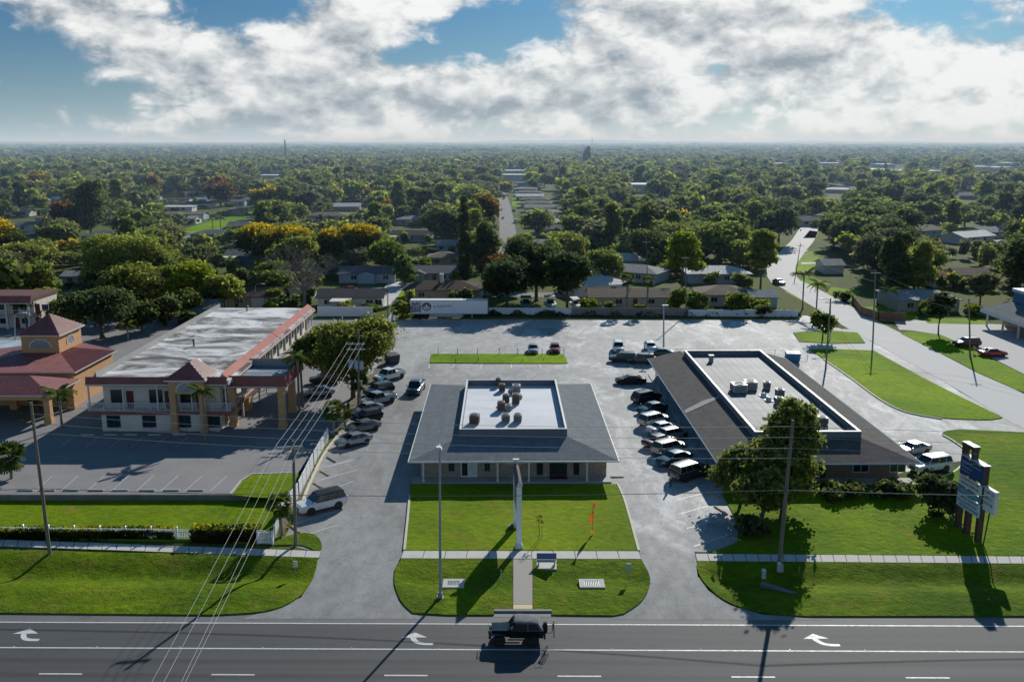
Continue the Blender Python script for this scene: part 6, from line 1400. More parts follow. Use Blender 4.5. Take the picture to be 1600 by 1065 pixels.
def wheel(parent, x, y, r, wd=.22, name='wheel'):
    s = 1 if y > 0 else -1; n = 18
    def circ(rad, yy): return [(x + math.cos(k / n * 2 * math.pi) * rad, yy, r + math.sin(k / n * 2 * math.pi) * rad) for k in range(n)]
    yo = y + s * wd / 2; yi = y - s * wd / 2
    prof = [(r * .6, yi), (r * .95, yi), (r, yi + s * .03), (r, yo - s * .03), (r * .95, yo), (r * .66, yo), (r * .64, yo - s * .03)]
    t_ = MB().rings([circ(a, b) for a, b in (prof if s < 0 else prof)]).build(name, M_TYRE, parent, smooth=50)
    mb = MB(); mb.rings([circ(r * .63, yo - s * .035), circ(r * .55, yo - s * .02), circ(r * .12, yo - s * .05), circ(r * .08, yo - s * .01)])
    for k in range(5):
        a = k * 2 * math.pi / 5; c_, s_ = math.cos(a), math.sin(a); e = .05
        p = [(x + c_ * rr - s_ * ee, yo - s * .01, r + s_ * rr + c_ * ee) for rr, ee in ((r * .1, -e), (r * .6, -e * .8), (r * .6, e * .8), (r * .1, e))]
        mb.hexa([(q[0], q[1] - s * .03, q[2]) for q in p], p)
    mb.build('rim', M_RIM, t_)
    return t_
def car(kind, label, px_, py_, ang, col_, roofcol=None, group=None, cat='car', name='parked_car', loc=None, cover=None, lod=0):
    """ang: heading of the nose in degrees from +x; standing at the pixel of its centre on the ground"""
    k = CARS[kind]; L, Wd, Ht = k['L'], k['W'], k['H']; w = Wd / 2
    o = thing(name, label, cat, loc or P(px_, py_, .0), R(ang), group); pt = paint(*col_)
    fx, rx = L / 2, -L / 2; zl = .24 if kind in ('sedan', 'hatch', 'van') else .34
    st = [(rx, w * .80, zl + .18, k['deck'] - .22), (rx + .10, w * .93, zl + .06, k['deck'] - .06), (rx + .45, w * .985, zl, k['deck']), (k['c1'], w, zl, k['belt']), (k['c1'] * .4 + k['c0'] * .2, w, zl, k['belt']), (k['c0'] - .15, w, zl, k['belt'] - .01), (k['c0'] + .15, w * .99, zl, k['hood'] + .01), (fx - .55, w * .97, zl, k['hood'] - .07), (fx - .18, w * .90, zl + .02, k['hood'] - .17), (fx, w * .74, zl + .12, k['hood'] - .34)]
    if kind in ('pickup', 'bigsuv', 'suv', 'van'): st[0] = (rx, w * .9, zl + .12, k['deck'] - .1); st[-2] = (fx - .18, w * .94, zl + .02, k['hood'] - .10); st[-1] = (fx, w * .84, zl + .1, k['hood'] - .24)
    mb = MB(); mb.rings([ring(x, ww, a, b, .12 if kind != 'pickup' else .08) for x, ww, a, b in st])
    # cabin shell
    g0, g1, r0, r1 = k['c0'], k['c1'], k['r0'], k['r1']; wb_, wt = w * .93, w * (.74 if kind in ('sedan', 'hatch') else .80); zb = k['belt'] - .05; zr = Ht - .07
    B4 = [(g1, -wb_, zb), (g0, -wb_, zb), (g0, wb_, zb), (g1, wb_, zb)]; T4 = [(r1, -wt, zr), (r0, -wt, zr), (r0, wt, zr), (r1, wt, zr)]
    mb.hexa(B4, T4, 2 if roofcol else 0)
    # rounded roof skin
    ri = 2 if roofcol else 0
    rs = []
    for x, f in ((r1 - .05, .80), (r1 + .12, .98), ((r0 + r1) / 2, 1.0), (r0 - .15, .97), (r0 + .06, .78)):
        rs.append([(x, y * wt * (1.02 if abs(y) == 1 else 1), z) for y, z in ((-1, zr - .03), (-.92, zr + .035 * f), (-.5, zr + .062 * f), (0, zr + .07 * f), (.5, zr + .062 * f), (.92, zr + .035 * f), (1, zr - .03))])
    mb.rings(rs, ri, cap=False, closed=False)
    if kind == 'pickup':
        b0, b1 = k['c1'] - .05, rx + .08; zt = k['deck'] + .012; i_ = w * .80
        mb.poly([(b1, -i_, zt + .02), (b0, -i_, zt + .02), (b0, i_, zt + .02), (b1, i_, zt + .02)], 1)
        for s in (-1, 1): mb.box(b1 - .04, b0, s * (w * .87) - .07, s * (w * .87) + .07, zt - .06, zt + .10)
        mb.box(b1 - .06, b1 + .06, -w * .87, w * .87, zt - .06, zt + .098); mb.box(b0 - .06, b0 + .02, -w * .8, w * .8, zt - .06, zt + .097)
    # dark wheel housings and sills
    for s in (-1, 1):
        for wx in (k['wx'] + k['wb'] / 2, k['wx'] - k['wb'] / 2):
            n = 16; r_ = k['wr'] * 1.17; c0 = [(wx + math.cos(a) * r_, s * (w - .10), k['wr'] + math.sin(a) * r_) for a in [j / n * 2 * math.pi for j in range(n)]]; mb.rings([c0, [(x, s * (w + .006), z) for x, y, z in c0]], 1)
        mb.box(-k['wb'] / 2 + .35, k['wb'] / 2 - .4, s * (w - .05) - .05, s * (w - .05) + .05, zl - .05, zl + .07, 1)
    body = mb.build('body', [pt, M_TRIM] + ([paint(*roofcol)] if roofcol else []), o, smooth=32)
    # glass
    m1 = MB(); pane4(m1, B4[2], B4[1], T4[1], T4[2]); m1.v = m1.v; m1.build('windscreen', M_CGLASS, o)
    m1 = MB(); pane4(m1, B4[0], B4[3], T4[3], T4[0]); m1.build('rear_window', M_CGLASS, o)
    for s in (0, 1):
        a, b, c, d = (B4[1], B4[0], T4[0], T4[1]) if s else (B4[3], B4[2], T4[2], T4[3])
        if not s: a, b, c, d = B4[2], B4[3], T4[3], T4[2]
        a, b, c, d = map(Vector, (a, b, c, d)); nseg = 1 if kind == 'pickup' else 2
        fr = [0, .50, 1] if nseg == 2 and kind in ('sedan', 'hatch') else ([0, .40, .72, 1] if nseg == 2 else [0, .55, 1])
        for j in range(len(fr) - 1):
            q = [a.lerp(b, fr[j]), a.lerp(b, fr[j + 1]), d.lerp(c, fr[j + 1]), d.lerp(c, fr[j])]
            if s: q = [q[1], q[0], q[3], q[2]]
            m1 = MB(); pane4(m1, *q); m1.build('side_window', M_CGLASS, o)
    for wx in (k['wx'] + k['wb'] / 2, k['wx'] - k['wb'] / 2):
        for s in (-1, 1): wheel(o, wx, s * (w - .10), k['wr'], .21)
    zf, zk = k['hood'] - .30, k['deck'] - .28
    for s in (-1, 1):
        MB().hexa([(fx - .30, s * w * .93 - .05 * s, zf - .06), (fx - .06, s * w * .62, zf - .06), (fx - .06, s * w * .62, zf + .10), (fx - .30, s * w * .93 - .05 * s, zf + .10)], [(fx - .22, s * w * .95, zf - .05), (fx + .01, s * w * .62, zf - .05), (fx - .03, s * w * .62, zf + .10), (fx - .26, s * w * .95, zf + .10)]).build('headlight', M_HEAD, o)
        MB().box(rx - .012, rx + .16, s * w * .74 - .15, s * w * .74 + .15, zk - .08, zk + .14).build('taillight', M_TAIL, o)
        MB().hexa([(g0 - .10, s * w * .97, zb + .06), (g0 + .04, s * w * .97, zb + .06), (g0 + .04, s * (w * .97 + .03), zb + .20), (g0 - .10, s * (w * .97 + .03), zb + .20)], [(g0 - .12, s * (w + .17), zb + .07), (g0 + .02, s * (w + .17), zb + .07), (g0 + .02, s * (w + .17), zb + .21), (g0 - .12, s * (w + .17), zb + .21)]).build('wing_mirror', pt, o)
    MB().box(fx - .04, fx + .02, -w * .42, w * .42, zl + .16, zf + .02).build('grille', M_TRIM, o)
    MB().box(rx - .03, rx + .02, -.26, .26, zk - .30, zk - .15).build('number_plate', M_PLATE, o)
    if lod == 0:
        for s in (-1, 1):
            for xx in (.15, -.85): MB().box(xx - .1, xx + .1, s * w * 1.0 - .015, s * w * 1.0 + .02, k['belt'] - .22, k['belt'] - .18).build('handle', pt, o)
        if kind in ('suv', 'bigsuv', 'van'):
            for s in (-1, 1): MB().tube([(r1 + .1, s * wt * .82, zr + .06), (r1 + .3, s * wt * .82, zr + .12), (r0 - .3, s * wt * .82, zr + .12), (r0 - .1, s * wt * .82, zr + .06)], .025, 6).build('roof_rail', M_TRIM, o)
    return o
WHT, SIL, GRY, BLK = ('white', (.78, .78, .77), .0, .3), ('silver', (.42, .43, .44), .55, .3), ('grey', (.20, .21, .22), .5, .3), ('black', (.012, .013, .015), .1, .2)
TEAL, DRED, RED_, PBL, DBL, TAUPE, CHAR = ('dark_teal', (.02, .07, .085), .4, .28), ('dark_red', (.07, .012, .012), .3, .28), ('red', (.35, .02, .018), .15, .28), ('pale_blue', (.30, .38, .44), .4, .3), ('dark_blue', (.02, .03, .07), .3, .25), ('taupe', (.16, .14, .12), .5, .3), ('charcoal', (.045, .047, .05), .5, .28)
LA = 180 + 41
gL = 'cars nosed in along the white fence'
car('bigsuv', 'white off-roader with black roof parked alone by the cabbage palm', 502, 795, LA - 6, WHT, BLK)
car('sedan', 'silver sedan parked first in the row beside the white fence', 552, 694, LA, SIL)
car('sedan', 'grey sedan second in the fence row, just behind the silver one', 567, 673, LA, GRY)
car('hatch', 'black hatchback third in the fence row', 574, 657, LA, BLK)
car('sedan', 'pale silver car fourth in the fence row, behind the black hatchback', 573, 645, LA, SIL)
car('pickup', 'pale blue-silver pickup truck parked in the fence row', 590, 631, LA + 6, PBL, cat='pickup truck', name='pickup_truck')
car('suv', 'dark sport utility car between the two pickups under the oak', 592, 616, LA + 4, CHAR)
car('pickup', 'white crew-cab pickup parked at the far end of the fence row', 608, 593, LA + 10, WHT, cat='pickup truck', name='pickup_truck')
car('pickup', 'dark pickup with pale bonnet rolling down the drive beside the office roof', 650, 612, -96, DBL, cat='pickup truck', name='pickup_truck')
car('sedan', 'pale blue sedan parked in the shade behind the oak on the motel side', 498, 618, 195, PBL)
car('suv', 'dark car in deep shade by the slim palms on the motel side', 508, 598, 190, CHAR)
car('sedan', 'silver sedan facing the grass strip in the back lot', 833, 550, -92, SIL)
car('sedan', 'red sedan facing the grass strip in the back lot', 867, 549, -92, RED_)
car('suv', 'white sport utility car facing forward at the back of the lot', 966, 548, -95, WHT)
car('hatch', 'small white car beside the lot light pole', 1016, 547, -88, WHT)
car('sedan', 'dark teal car parked behind the end of the brown roof', 1030, 556, 185, TEAL)
car('suv', 'dark green car parked across in front of the white utility car', 973, 565, 172, ('dark_green', (.02, .05, .045), .4, .28))
car('suv', 'taupe car parked across, next to the dark green car', 1002, 567, 172, TAUPE)
car('sedan', 'black sedan standing alone before the car row of the long office', 985, 599, 180, BLK)
RA_ = 35
for kd, lab, x, y, c in [('suv', 'dark red-black car first in the angled row of the long office', 1010, 627, ('black_red', (.03, .010, .012), .3, .25)), ('sedan', 'dark car with teal windscreen, second in the angled row', 1018, 644, CHAR), ('suv', 'silver utility car third in the angled row of the long office', 1022, 663, SIL), ('sedan', 'white sedan fourth in the angled row of the long office', 1036, 675, WHT),
                       ('hatch', 'pale hatchback tucked fifth in the angled row', 1051, 684, SIL), ('sedan', 'dark maroon sedan sixth in the angled row', 1030, 695, DRED), ('suv', 'pale gold utility car seventh in the angled row', 1046, 707, ('pale_gold', (.42, .38, .31), .5, .3)), ('sedan', 'teal sedan eighth in the angled row', 1052, 723, TEAL), ('bigsuv', 'large dark estate car with pale roof, last of the angled row', 1077, 745, CHAR)]:
    car(kd, lab, x, y, RA_ + rnd.uniform(-4, 2) + (180 if 'teal windscreen' in lab or 'teal sedan' in lab else 0), c, ('beige_roof', (.40, .36, .30), .4, .3) if kd == 'bigsuv' else None)
car('bigsuv', 'white utility car with brown lower body parked beside the brown-roofed office', 1452, 735, 200, WHT)
car('sedan', 'silver car glinting in the sun behind the white utility car', 1425, 708, 205, SIL)
car('sedan', 'red sedan parked on the pale concrete lot by the clinic', 1551, 556, 4, RED_)
car('suv', 'dark red utility car behind the utility pole by the clinic', 1510, 541, 184, DRED)
car('sedan', 'dark car coming up the bend of the side road', 1217, 444, -80, CHAR)
car('hatch', 'white car under the carport of the porch house', 540, 489, -90, WHT, lod=1)
car('sedan', 'red car in the drive of the pale blue bungalow', 545, 456, 190, RED_, lod=1)
car('sedan', 'pale car standing in the middle street', 803, 330, 90, SIL, lod=1); car('suv', 'white car by the kerb of the middle street', 806, 348, 90, WHT, lod=1); car('sedan', 'dark car in the house drive on the side road bend', 1305, 392, 10, CHAR, lod=1)
# ---------------------------------------------------------------- open-topped off-road car on the highway, bicycle on its tail rack
jp = (P(770, 1005) + P(846, 1005)) / 2; ja = math.atan2(-RD.y, -RD.x)
J = thing('off_road_car', 'boxy black off-road car with grey soft top driving on the highway', 'off-road car', (jp.x, jp.y + .45, -.006), ja)
JB = paint('jeep_black', (.010, .012, .016), .2, .25); M_TOP = pm('grey_canvas_top', (.17, .175, .18), (.135, .14, .145), 2.2, .9, .5, 14)
mb = MB()
mb.hexa([(-1.95, -.74, .62), (.55, -.74, .62), (.55, .74, .62), (-1.95, .74, .62)], [(-1.98, -.76, 1.18), (.55, -.76, 1.18), (.55, .76, 1.18), (-1.98, .76, 1.18)])
mb.hexa([(.552, -.66, .66), (1.92, -.52, .66), (1.92, .52, .66), (.552, .66, .66)], [(.552, -.68, 1.20), (1.90, -.54, 1.12), (1.90, .54, 1.12), (.552, .68, 1.20)])
for s in (-1, 1):
    for x0, x1 in ((.75, 1.95), (-1.75, -.62)): mb.hexa([(x0, s * .60, .92), (x1, s * .60, .92), (x1, s * .96, .90), (x0, s * .96, .90)], [(x0 + .1, s * .60, 1.0), (x1 - .1, s * .60, 1.0), (x1 - .1, s * .96, .97), (x0 + .1, s * .96, .97)])
mb.box(1.93, 2.12, -.80, .80, .58, .74, 1).box(-2.12, -1.985, -.78, .78, .56, .72, 1).box(-.6, .7, -.84, -.78, .50, .58, 1).box(-.6, .7, .78, .84, .50, .58, 1)
mb.tube([(2.08, -.5, .72), (2.14, -.45, 1.06), (2.14, .45, 1.06), (2.08, .5, .72)], .03, 6, 1)
mb.build('body', [JB, M_TRIM], J)
mb = MB(); mb.hexa([(-1.96, -.75, 1.2), (.10, -.75, 1.2), (.10, .75, 1.2), (-1.96, .75, 1.2)], [(-1.55, -.64, 1.80), (.12, -.64, 1.84), (.12, .64, 1.84), (-1.55, .64, 1.80)])
rs = []
for x, z in ((-1.60, 1.79), (-1.1, 1.85), (-.5, 1.86), (.0, 1.88), (.18, 1.84)): rs.append([(x, y, z + c) for y, c in ((-.66, -.04), (-.6, .0), (-.3, .025), (0, .03), (.3, .025), (.6, 0), (.66, -.04))])
mb.rings(rs, cap=False, closed=False); mb.build('soft_top', M_TOP, J, smooth=30)
MB().hexa([(.60, -.70, 1.18), (.64, -.70, 1.18), (.64, .70, 1.18), (.60, .70, 1.18)], [(.20, -.62, 1.83), (.24, -.62, 1.83), (.24, .62, 1.83), (.20, .62, 1.83)]).build('windscreen_frame', JB, J)
mb = MB(); mb.hexa([(.63, -.62, 1.24), (.66, -.62, 1.24), (.66, .62, 1.24), (.63, .62, 1.24)], [(.27, -.55, 1.78), (.30, -.55, 1.78), (.30, .55, 1.78), (.27, .55, 1.78)]); mb.build('windscreen', M_CGLASS, J)
for s in (-1, 1):
    MB().hexa([(-.75, s * .752, 1.24), (.45, s * .752, 1.24), (.45, s * .775, 1.24), (-.75, s * .775, 1.24)], [(-.75, s * .655, 1.74), (.12, s * .655, 1.74), (.12, s * .68, 1.74), (-.75, s * .68, 1.74)]).build('side_window', M_CGLASS, J)
    MB().hexa([(-1.7, s * .752, 1.26), (-.85, s * .752, 1.26), (-.85, s * .775, 1.26), (-1.7, s * .775, 1.26)], [(-1.45, s * .66, 1.72), (-.85, s * .66, 1.72), (-.85, s * .685, 1.72), (-1.45, s * .685, 1.72)]).build('side_window', M_CGLASS, J)
    for x in (1.30, -1.20):
        wj = wheel(J, x, s * .80, .44, .30); wj.children[0].data.materials[0] = M_TRIM
    n = 12; c0 = [(1.905, s * .36 + math.cos(k / n * 6.283) * .11, .98 + math.sin(k / n * 6.283) * .11) for k in range(n)]; MB().rings([c0, [(x + .05, y, z) for x, y, z in c0]]).build('headlight', M_HEAD, J)
    MB().box(-2.03, -1.982, s * .66 - .07, s * .66 + .07, .84, 1.02).build('taillight', M_TAIL, J)
    MB().box(.36, .44, s * .80 - .12 * (s < 0), s * .80 + .12 * (s > 0), 1.22, 1.40).tube([(.42, s * .76, 1.2), (.40, s * .84, 1.28)], .02, 5).build('wing_mirror', M_TRIM, J)
MB().box(1.904, 1.93, -.26, .26, .74, 1.08).build('grille', M_TRIM, J)
n = 18
def cx(rad, x): return [(x, math.cos(k / n * 6.283) * rad, 1.12 + math.sin(k / n * 6.283) * rad) for k in range(n)]
sw = MB().rings([cx(.40, -1.985), cx(.42, -2.03), cx(.42, -2.22), cx(.38, -2.26)]).build('spare_wheel', M_TYRE, J, smooth=40); MB().rings([cx(.24, -2.262), cx(.22, -2.29), cx(.06, -2.27)]).build('rim', M_RIM, sw)
MB().tube([(-2.1, 0, .62), (-2.62, 0, .66), (-2.66, 0, 1.35)], .03, 6).tube([(-2.66, -.12, 1.35), (-2.66, .12, 1.35)], .03, 6).build('bike_rack', M_TRIM, J)
# bicycle standing across the tail
bl = Matrix.Rotation(ja, 3, 'Z') @ Vector((-2.74, .05, .62)); bk = thing('bicycle', 'black bicycle carried upright across the tail of the off-road car', 'bicycle', (jp.x + bl.x, jp.y + .45 + bl.y, bl.z), ja + math.pi / 2)
def bwheel(x):
    n = 20; mb = MB(); c = [(x + math.cos(k / n * 6.283) * .33, 0, .34 + math.sin(k / n * 6.283) * .33) for k in range(n + 1)]; mb.tube(c, .024, 6); t_ = mb.build('wheel', M_TYRE, bk, smooth=60); m2 = MB()
    for k in range(10): m2.tube([(x, 0, .34), (x + math.cos(k * .628) * .31, 0, .34 + math.sin(k * .628) * .31)], .004, 4)
    m2.tube([(x, -.04, .34), (x, .04, .34)], .02, 6); m2.build('spokes', M_STEEL, t_)
bwheel(-.52); bwheel(.52)
MB().tube([(-.52, 0, .34), (-.05, 0, .32), (.32, 0, .78), (-.18, 0, .80), (-.52, 0, .34)], .022, 6).tube([(-.05, 0, .32), (-.20, 0, .92)], .02, 6).tube([(.52, 0, .34), (.30, 0, .92)], .02, 6).build('frame', JB, bk)
MB().box(-.34, -.08, -.06, .06, .91, .96).build('saddle', M_TRIM, bk); MB().tube([(.30, -.28, .98), (.34, -.1, 1.0), (.30, 0, .95), (.34, .1, 1.0), (.30, .28, .98)], .016, 6).build('handlebar', M_TRIM, bk); MB().tube([(-.05, -.12, .22), (-.05, -.08, .32), (-.05, .08, .32), (-.05, .12, .42)], .014, 5).build('pedals', M_STEEL, bk)
# ---------------------------------------------------------------- box trailer against the back fence
ta, tb_ = P(641, 499), P(762, 499); tl = (tb_ - ta).length; TR = thing('box_trailer', 'long white box trailer with dark splashed artwork parked at the back fence', 'trailer', ((ta.x + tb_.x) / 2, (ta.y + tb_.y) / 2, 0), math.atan2(tb_.y - ta.y, tb_.x - ta.x))
TB = 1.2; TT = zat(469.5, ta.y); hl = tl / 2
MB().box(-hl, hl, 0, 2.55, TB, TT).build('body', pm('trailer_white', (.84, .86, .88), (.76, .78, .80), .6, .5), TR)
mb = MB()
for z in (TB - .06, TT - .06): mb.box(-hl - .02, hl + .02, -.03, -.002, z, z + .14)
for x in (-hl - .02, hl - .06): mb.box(x, x + .08, -.03, -.002, TB + .08, TT - .06)
mb.build('edge_rail', M_STEEL, TR); MB().box(-hl + .02, hl - .02, .02, 2.53, TT + .003, TT + .03).build('roof', M_WHITE, TR)
def art_mat():
    m, t, bs, out = new_mat('splashed_artwork'); co = t.n('ShaderNodeTexCoord').outputs['Object']; x = t.n('ShaderNodeSeparateXYZ', ins={0: co}).outputs[0]
    f = t.ramp(t.noise(co, 1.7, 6, .7, 1.6), .50, .56); f2 = t.ramp(t.noise(co, .8, 4, .6, 2.0), .54, .6)
    c = t.mix(f, (.52, .54, .57), (.03, .03, .035)); c = t.mix(t.math('MULTIPLY', f2, .6), c, (.25, .23, .22)); t.put(bs.inputs['Base Color'], c); return m
MB().box(-hl + .15, -hl + 2.4, -.012, -.002, TB + .35, TT - .3).build('artwork', art_mat(), TR)
n = 20; mb = MB(); ac = -hl + 3.5
for k in range(n):
    a, b = k / n * 6.283, (k + 1) / n * 6.283
    for r0, r1 in ((.72, .95), (.28, .42)): mb.poly([(ac + math.cos(q) * r_ * 1.05, -.006, 2.75 + math.sin(q) * r_ * .95) for q, r_ in ((a, r0), (a, r1), (b, r1), (b, r0))])
mb.poly([(ac - .9, -.007, 2.85), (ac - .6, -.007, 2.70), (ac, -.007, 3.35), (ac + .6, -.007, 2.70), (ac + .9, -.007, 2.85), (ac, -.007, 3.62)]); mb.build('round_emblem', pm('dark_ink', (.045, .045, .055), (.09, .09, .10), 3, .6), TR)
tx = text_mesh('LJ BARISTA', .78, pm('green_ink', (.02, .12, .14), (.02, .10, .12), 3, .5), parent=TR); tx.rotation_euler = (R(90), 0, 0); tx.location = (-hl + 6.9, -.008, 2.82)
tx = text_mesh('coffee roasting', .34, MATS['green_ink'], parent=TR) if False else None
MB().box(-hl + 4.2, hl - 5.2, .05, .12, .55, TB - .002).build('side_skirt', pm('skirt_white', (.45, .48, .52), (.38, .41, .45), .8, .5), TR)
MB().box(-hl + .3, hl - .3, .8, 1.75, TB - .25, TB - .002).build('chassis', M_TRIM, TR)
for x in (-hl + 2.1, -hl + 3.35):
    for y in (.28, 2.3): wheel(TR, x, y if y > 1 else y, .5, .28) if y > 1 else wheel(TR, x, -.0 - .0 + .16 - .32 * 0 - .01 if False else .18, .5, -.28 if False else .28)
for y in (.5, 2.05): MB().box(hl - 3.4, hl - 3.2, y - .1, y + .1, .0, TB - .25).box(hl - 3.5, hl - 3.1, y - .2, y + .2, 0, .04).build('landing_leg', M_STEEL, TR)
# ---------------------------------------------------------------- covered boats / camper vans behind the white fence
for k, (x, y, wd, h_, c, lab) in enumerate([(822, 486, 2.6, 3.0, (.10, .24, .24), 'teal-covered boat on its trailer, leftmost behind the white fence'), (860, 486, 2.7, 3.1, (.40, .55, .58), 'boat with pale cockpit under a white awning behind the white fence'), (899, 487, 1.9, 2.9, (.62, .62, .62), 'narrow white boat with hard top beside the long pale house')]):
    b = thing('covered_boat', lab, 'boat', P(x, y), R(-88 + k * 3)); m_ = pm('boat_hull_%d' % k, c, tuple(q * .85 for q in c), 1, .5); w_ = wd / 2
    rs = [[(xx, y_ * f * w_, .7 + z_) for y_, z_ in ((-1, 1.15), (-.9, .55), (-.35, .1), (0, 0), (.35, .1), (.9, .55), (1, 1.15))] for xx, f in ((-3.0, .92), (-1.5, 1), (.5, .98), (1.8, .78), (2.7, .42), (3.2, .06))]
    mb = MB(); mb.rings(rs, cap=True, closed=False); mb.poly([(r[0][0], r[0][1], r[0][2] - .02) for r in rs] + [(r[-1][0], r[-1][1], r[-1][2] - .02) for r in rs[::-1]]); mb.build('hull', m_, b, smooth=35)
    MB().hexa([(-1.6, -w_ * .6, 1.84), (.6, -w_ * .6, 1.84), (.6, w_ * .6, 1.84), (-1.6, w_ * .6, 1.84)], [(-1.5, -w_ * .5, 2.5), (0, -w_ * .5, 2.5), (0, w_ * .5, 2.5), (-1.5, w_ * .5, 2.5)]).build('windscreen', M_CGLASS, b)
    MB().box(-2.6, .9, -w_ * .9, w_ * .9, h_, h_ + .1).tube([(-2.4, -w_ * .8, 1.8), (-2.4, -w_ * .8, h_)], .04, 5).tube([(-2.4, w_ * .8, 1.8), (-2.4, w_ * .8, h_)], .04, 5).tube([(.7, -w_ * .6, 1.8), (.7, -w_ * .8, h_)], .04, 5).tube([(.7, w_ * .6, 1.8), (.7, w_ * .8, h_)], .04, 5).build('canopy', W['white'] if k else pm('teal_cover', (.08, .22, .22), (.06, .18, .19), 1, .7), b)
    MB().box(-2.6, 2.9, -.5, -.42, .45, .6).box(-2.6, 2.9, .42, .5, .45, .6).box(-1.2, -1.0, -.9, .9, .4, .5).build('trailer_frame', M_STEEL, b)
    for s in (-1, 1): wheel(b, -1.1, s * .95, .32, .2)
# ================================================================ poles, wires, signs, fences, small things
M_WOODP = pm('weathered_pole_wood', (.17, .145, .12), (.24, .21, .175), 1.5, .95, .6, 10, stretch=(4, 4, .25)); M_PGREY = pm('grey_concrete_pole', (.30, .33, .36), (.38, .40, .42), 1.2, .7); M_CER = pm('grey_insulator', (.45, .46, .47), (.35, .36, .37), 8, .3)
M_WIRE = pm('aluminium_wire', (.42, .42, .41), (.36, .36, .35), 2, .5); M_CABLE = pm('dark_cable', (.05, .05, .052), (.08, .08, .08), 2, .7)
def pole(name, label, bx, by, tx_, ty, r0, r1, mat, z=0.0, group=None, cat='utility pole'):
    p = P(bx, by, z); h = zat(ty, p.y) - z; dx = xat(tx_, ty, p.y) - p.x
    o = thing(name, label, cat, p, 0, group); MB().tube([(0, 0, -.3), (dx * .5, 0, h * .5), (dx, 0, h)], [r0, (r0 + r1) / 2, r1], 10).build('pole', mat, o, smooth=50)
    return o, p, h, dx
def wire(name, label, a, b, sag, r=.018, mat=None, group=None, n=26):
    a, b = Vector(a), Vector(b); pts = [a.lerp(b, k / n) - Vector((0, 0, sag * 4 * (k / n) * (1 - k / n))) for k in range(n + 1)]
    o = MB().tube(pts, r, 5).build(name, mat or M_WIRE); return tag(o, label, 'power line', group)
# tall street lamp in front of the office
o, p, h, dx = pole('street_lamp', 'tall slim grey street lamp on the front verge, lamp head over the road', 688, 934, 687, 694, .13, .07, M_PGREY, cat='street lamp')
MB().tube([(dx, 0, h), (dx, -.5, h + .12), (dx, -1.0, h + .1)], .045, 6).build('arm', M_PGREY, o); lh_ = MB().hexa([(dx - .3, -1.5, h + .02), (dx + .3, -1.5, h + .02), (dx + .25, -.8, h + .02), (dx - .25, -.8, h + .02)], [(dx - .18, -1.4, h + .22), (dx + .18, -1.4, h + .22), (dx + .15, -.85, h + .2), (dx - .15, -.85, h + .2)]).build('lamp_head', M_WHITE, o); MB().box(dx - .2, dx + .2, -1.4, -.9, h - .01, h + .015).build('lens', M_HEAD, lh_)
MB().box(-.28, .28, -.28, .28, 0, .12).box(-.18, .18, -.18, .18, .12, .5).build('base', M_GREYMETAL, o)
# roadside pole row: left pole, right pole
o, pL, hL, dL = pole('utility_pole', 'tall bare grey pole rising past the hedge at the picture left', 78, 866, 48, 628, .17, .12, M_WOODP)
o, pR, hR, dR = pole('utility_pole', 'tall grey pole on the sidewalk in front of the two oaks', 1217, 889, 1239, 656, .19, .13, M_WOODP)
for k, yy in enumerate((665, 682, 699, 714.5)):
    z = zat(yy, pR.y); MB().tube([(dR * z / hR, -.1, z), (dR * z / hR, -.34, z + .06)], .04, 6).build('insulator', M_CER, o)
MB().cyl(.1, -.45, .0, .75, .16, .13).build('cable_box', M_PGREY, o)
names = ['highest', 'second highest', 'third highest', 'fourth highest']
for k, yy in enumerate((665, 682, 699, 714.5)):
    z = zat(yy, pR.y); a = Vector((pR.x + dR * z / hR, pR.y - .34, z + .06)); zl_ = hL - .15 - k * .85; b = Vector((pL.x + dL * zl_ / hL, pL.y - .2, zl_)); c = on_road((pR - RO).dot(RD) + 62, (pR - RO).dot(RN), z - .1)
    wire('power_line', names[k] + ' wire strung between the two roadside poles across the office', a, b, .75, .016); wire('power_line', names[k] + ' wire running from the oak-side pole out past the tenant sign', a, c, .6, .016)
z = zat(764, pR.y); zl_ = zat(762, pL.y)
wire('power_line', 'low dark cable sagging across the lawns between the roadside poles', (pR.x + dR * .5, pR.y - .2, z), (pL.x + dL * .5, pL.y - .15, zl_), .62, .028, M_CABLE); wire('power_line', 'low pale cable leading from the oak-side pole past the tenant sign', (pR.x + dR * .5, pR.y - .2, z), on_road((pR - RO).dot(RD) + 62, (pR - RO).dot(RN), z - .2), .5, .03)
wire('power_line', 'low cable running off from the bare pole at the picture left', (pL.x + dL * .5, pL.y - .15, zl_), on_road((pL - RO).dot(RD) - 60, (pL - RO).dot(RN), zl_), .6, .028, M_CABLE)
# pole with crossarm by the cabbage palm, and the line that crosses the road towards us
o, pX, hX, dX = pole('utility_pole', 'wooden pole with crossarm beside the picket fence corner', 462, 852, 458, 688, .17, .12, M_WOODP)
zc = zat(697.5, pX.y); ca = R(10)
MB().box(-1.25, 1.1, -.17, -.05, zc - .09, zc + .07, rz=ca, c=(0, 0)).tube([(-.7, -.12, zc - .05), (0, -.12, zc - .8)], .02, 5).tube([(.7, -.12, zc - .05), (0, -.12, zc - .8)], .02, 5).build('crossarm', pm('grey_crossarm', (.40, .40, .39), (.32, .32, .31), 3, .8), o)
ins = [-1.2, -.42, .35, 1.02]; IP = []
for q in ins:
    x = q * math.cos(ca); y = q * math.sin(ca) - .1; MB().cyl(x, y, zc + .07, zc + .27, .05, .035).build('insulator', M_CER, o); IP.append(Vector((pX.x + x, pX.y + y, zc + .28)))
o, pT, hT, dT = pole('utility_pole', 'pole with crossarm and three transformers rising out of the oak', 560, 645, 560, 518, .18, .13, M_WOODP)
zt_ = zat(537, pT.y); TI = []
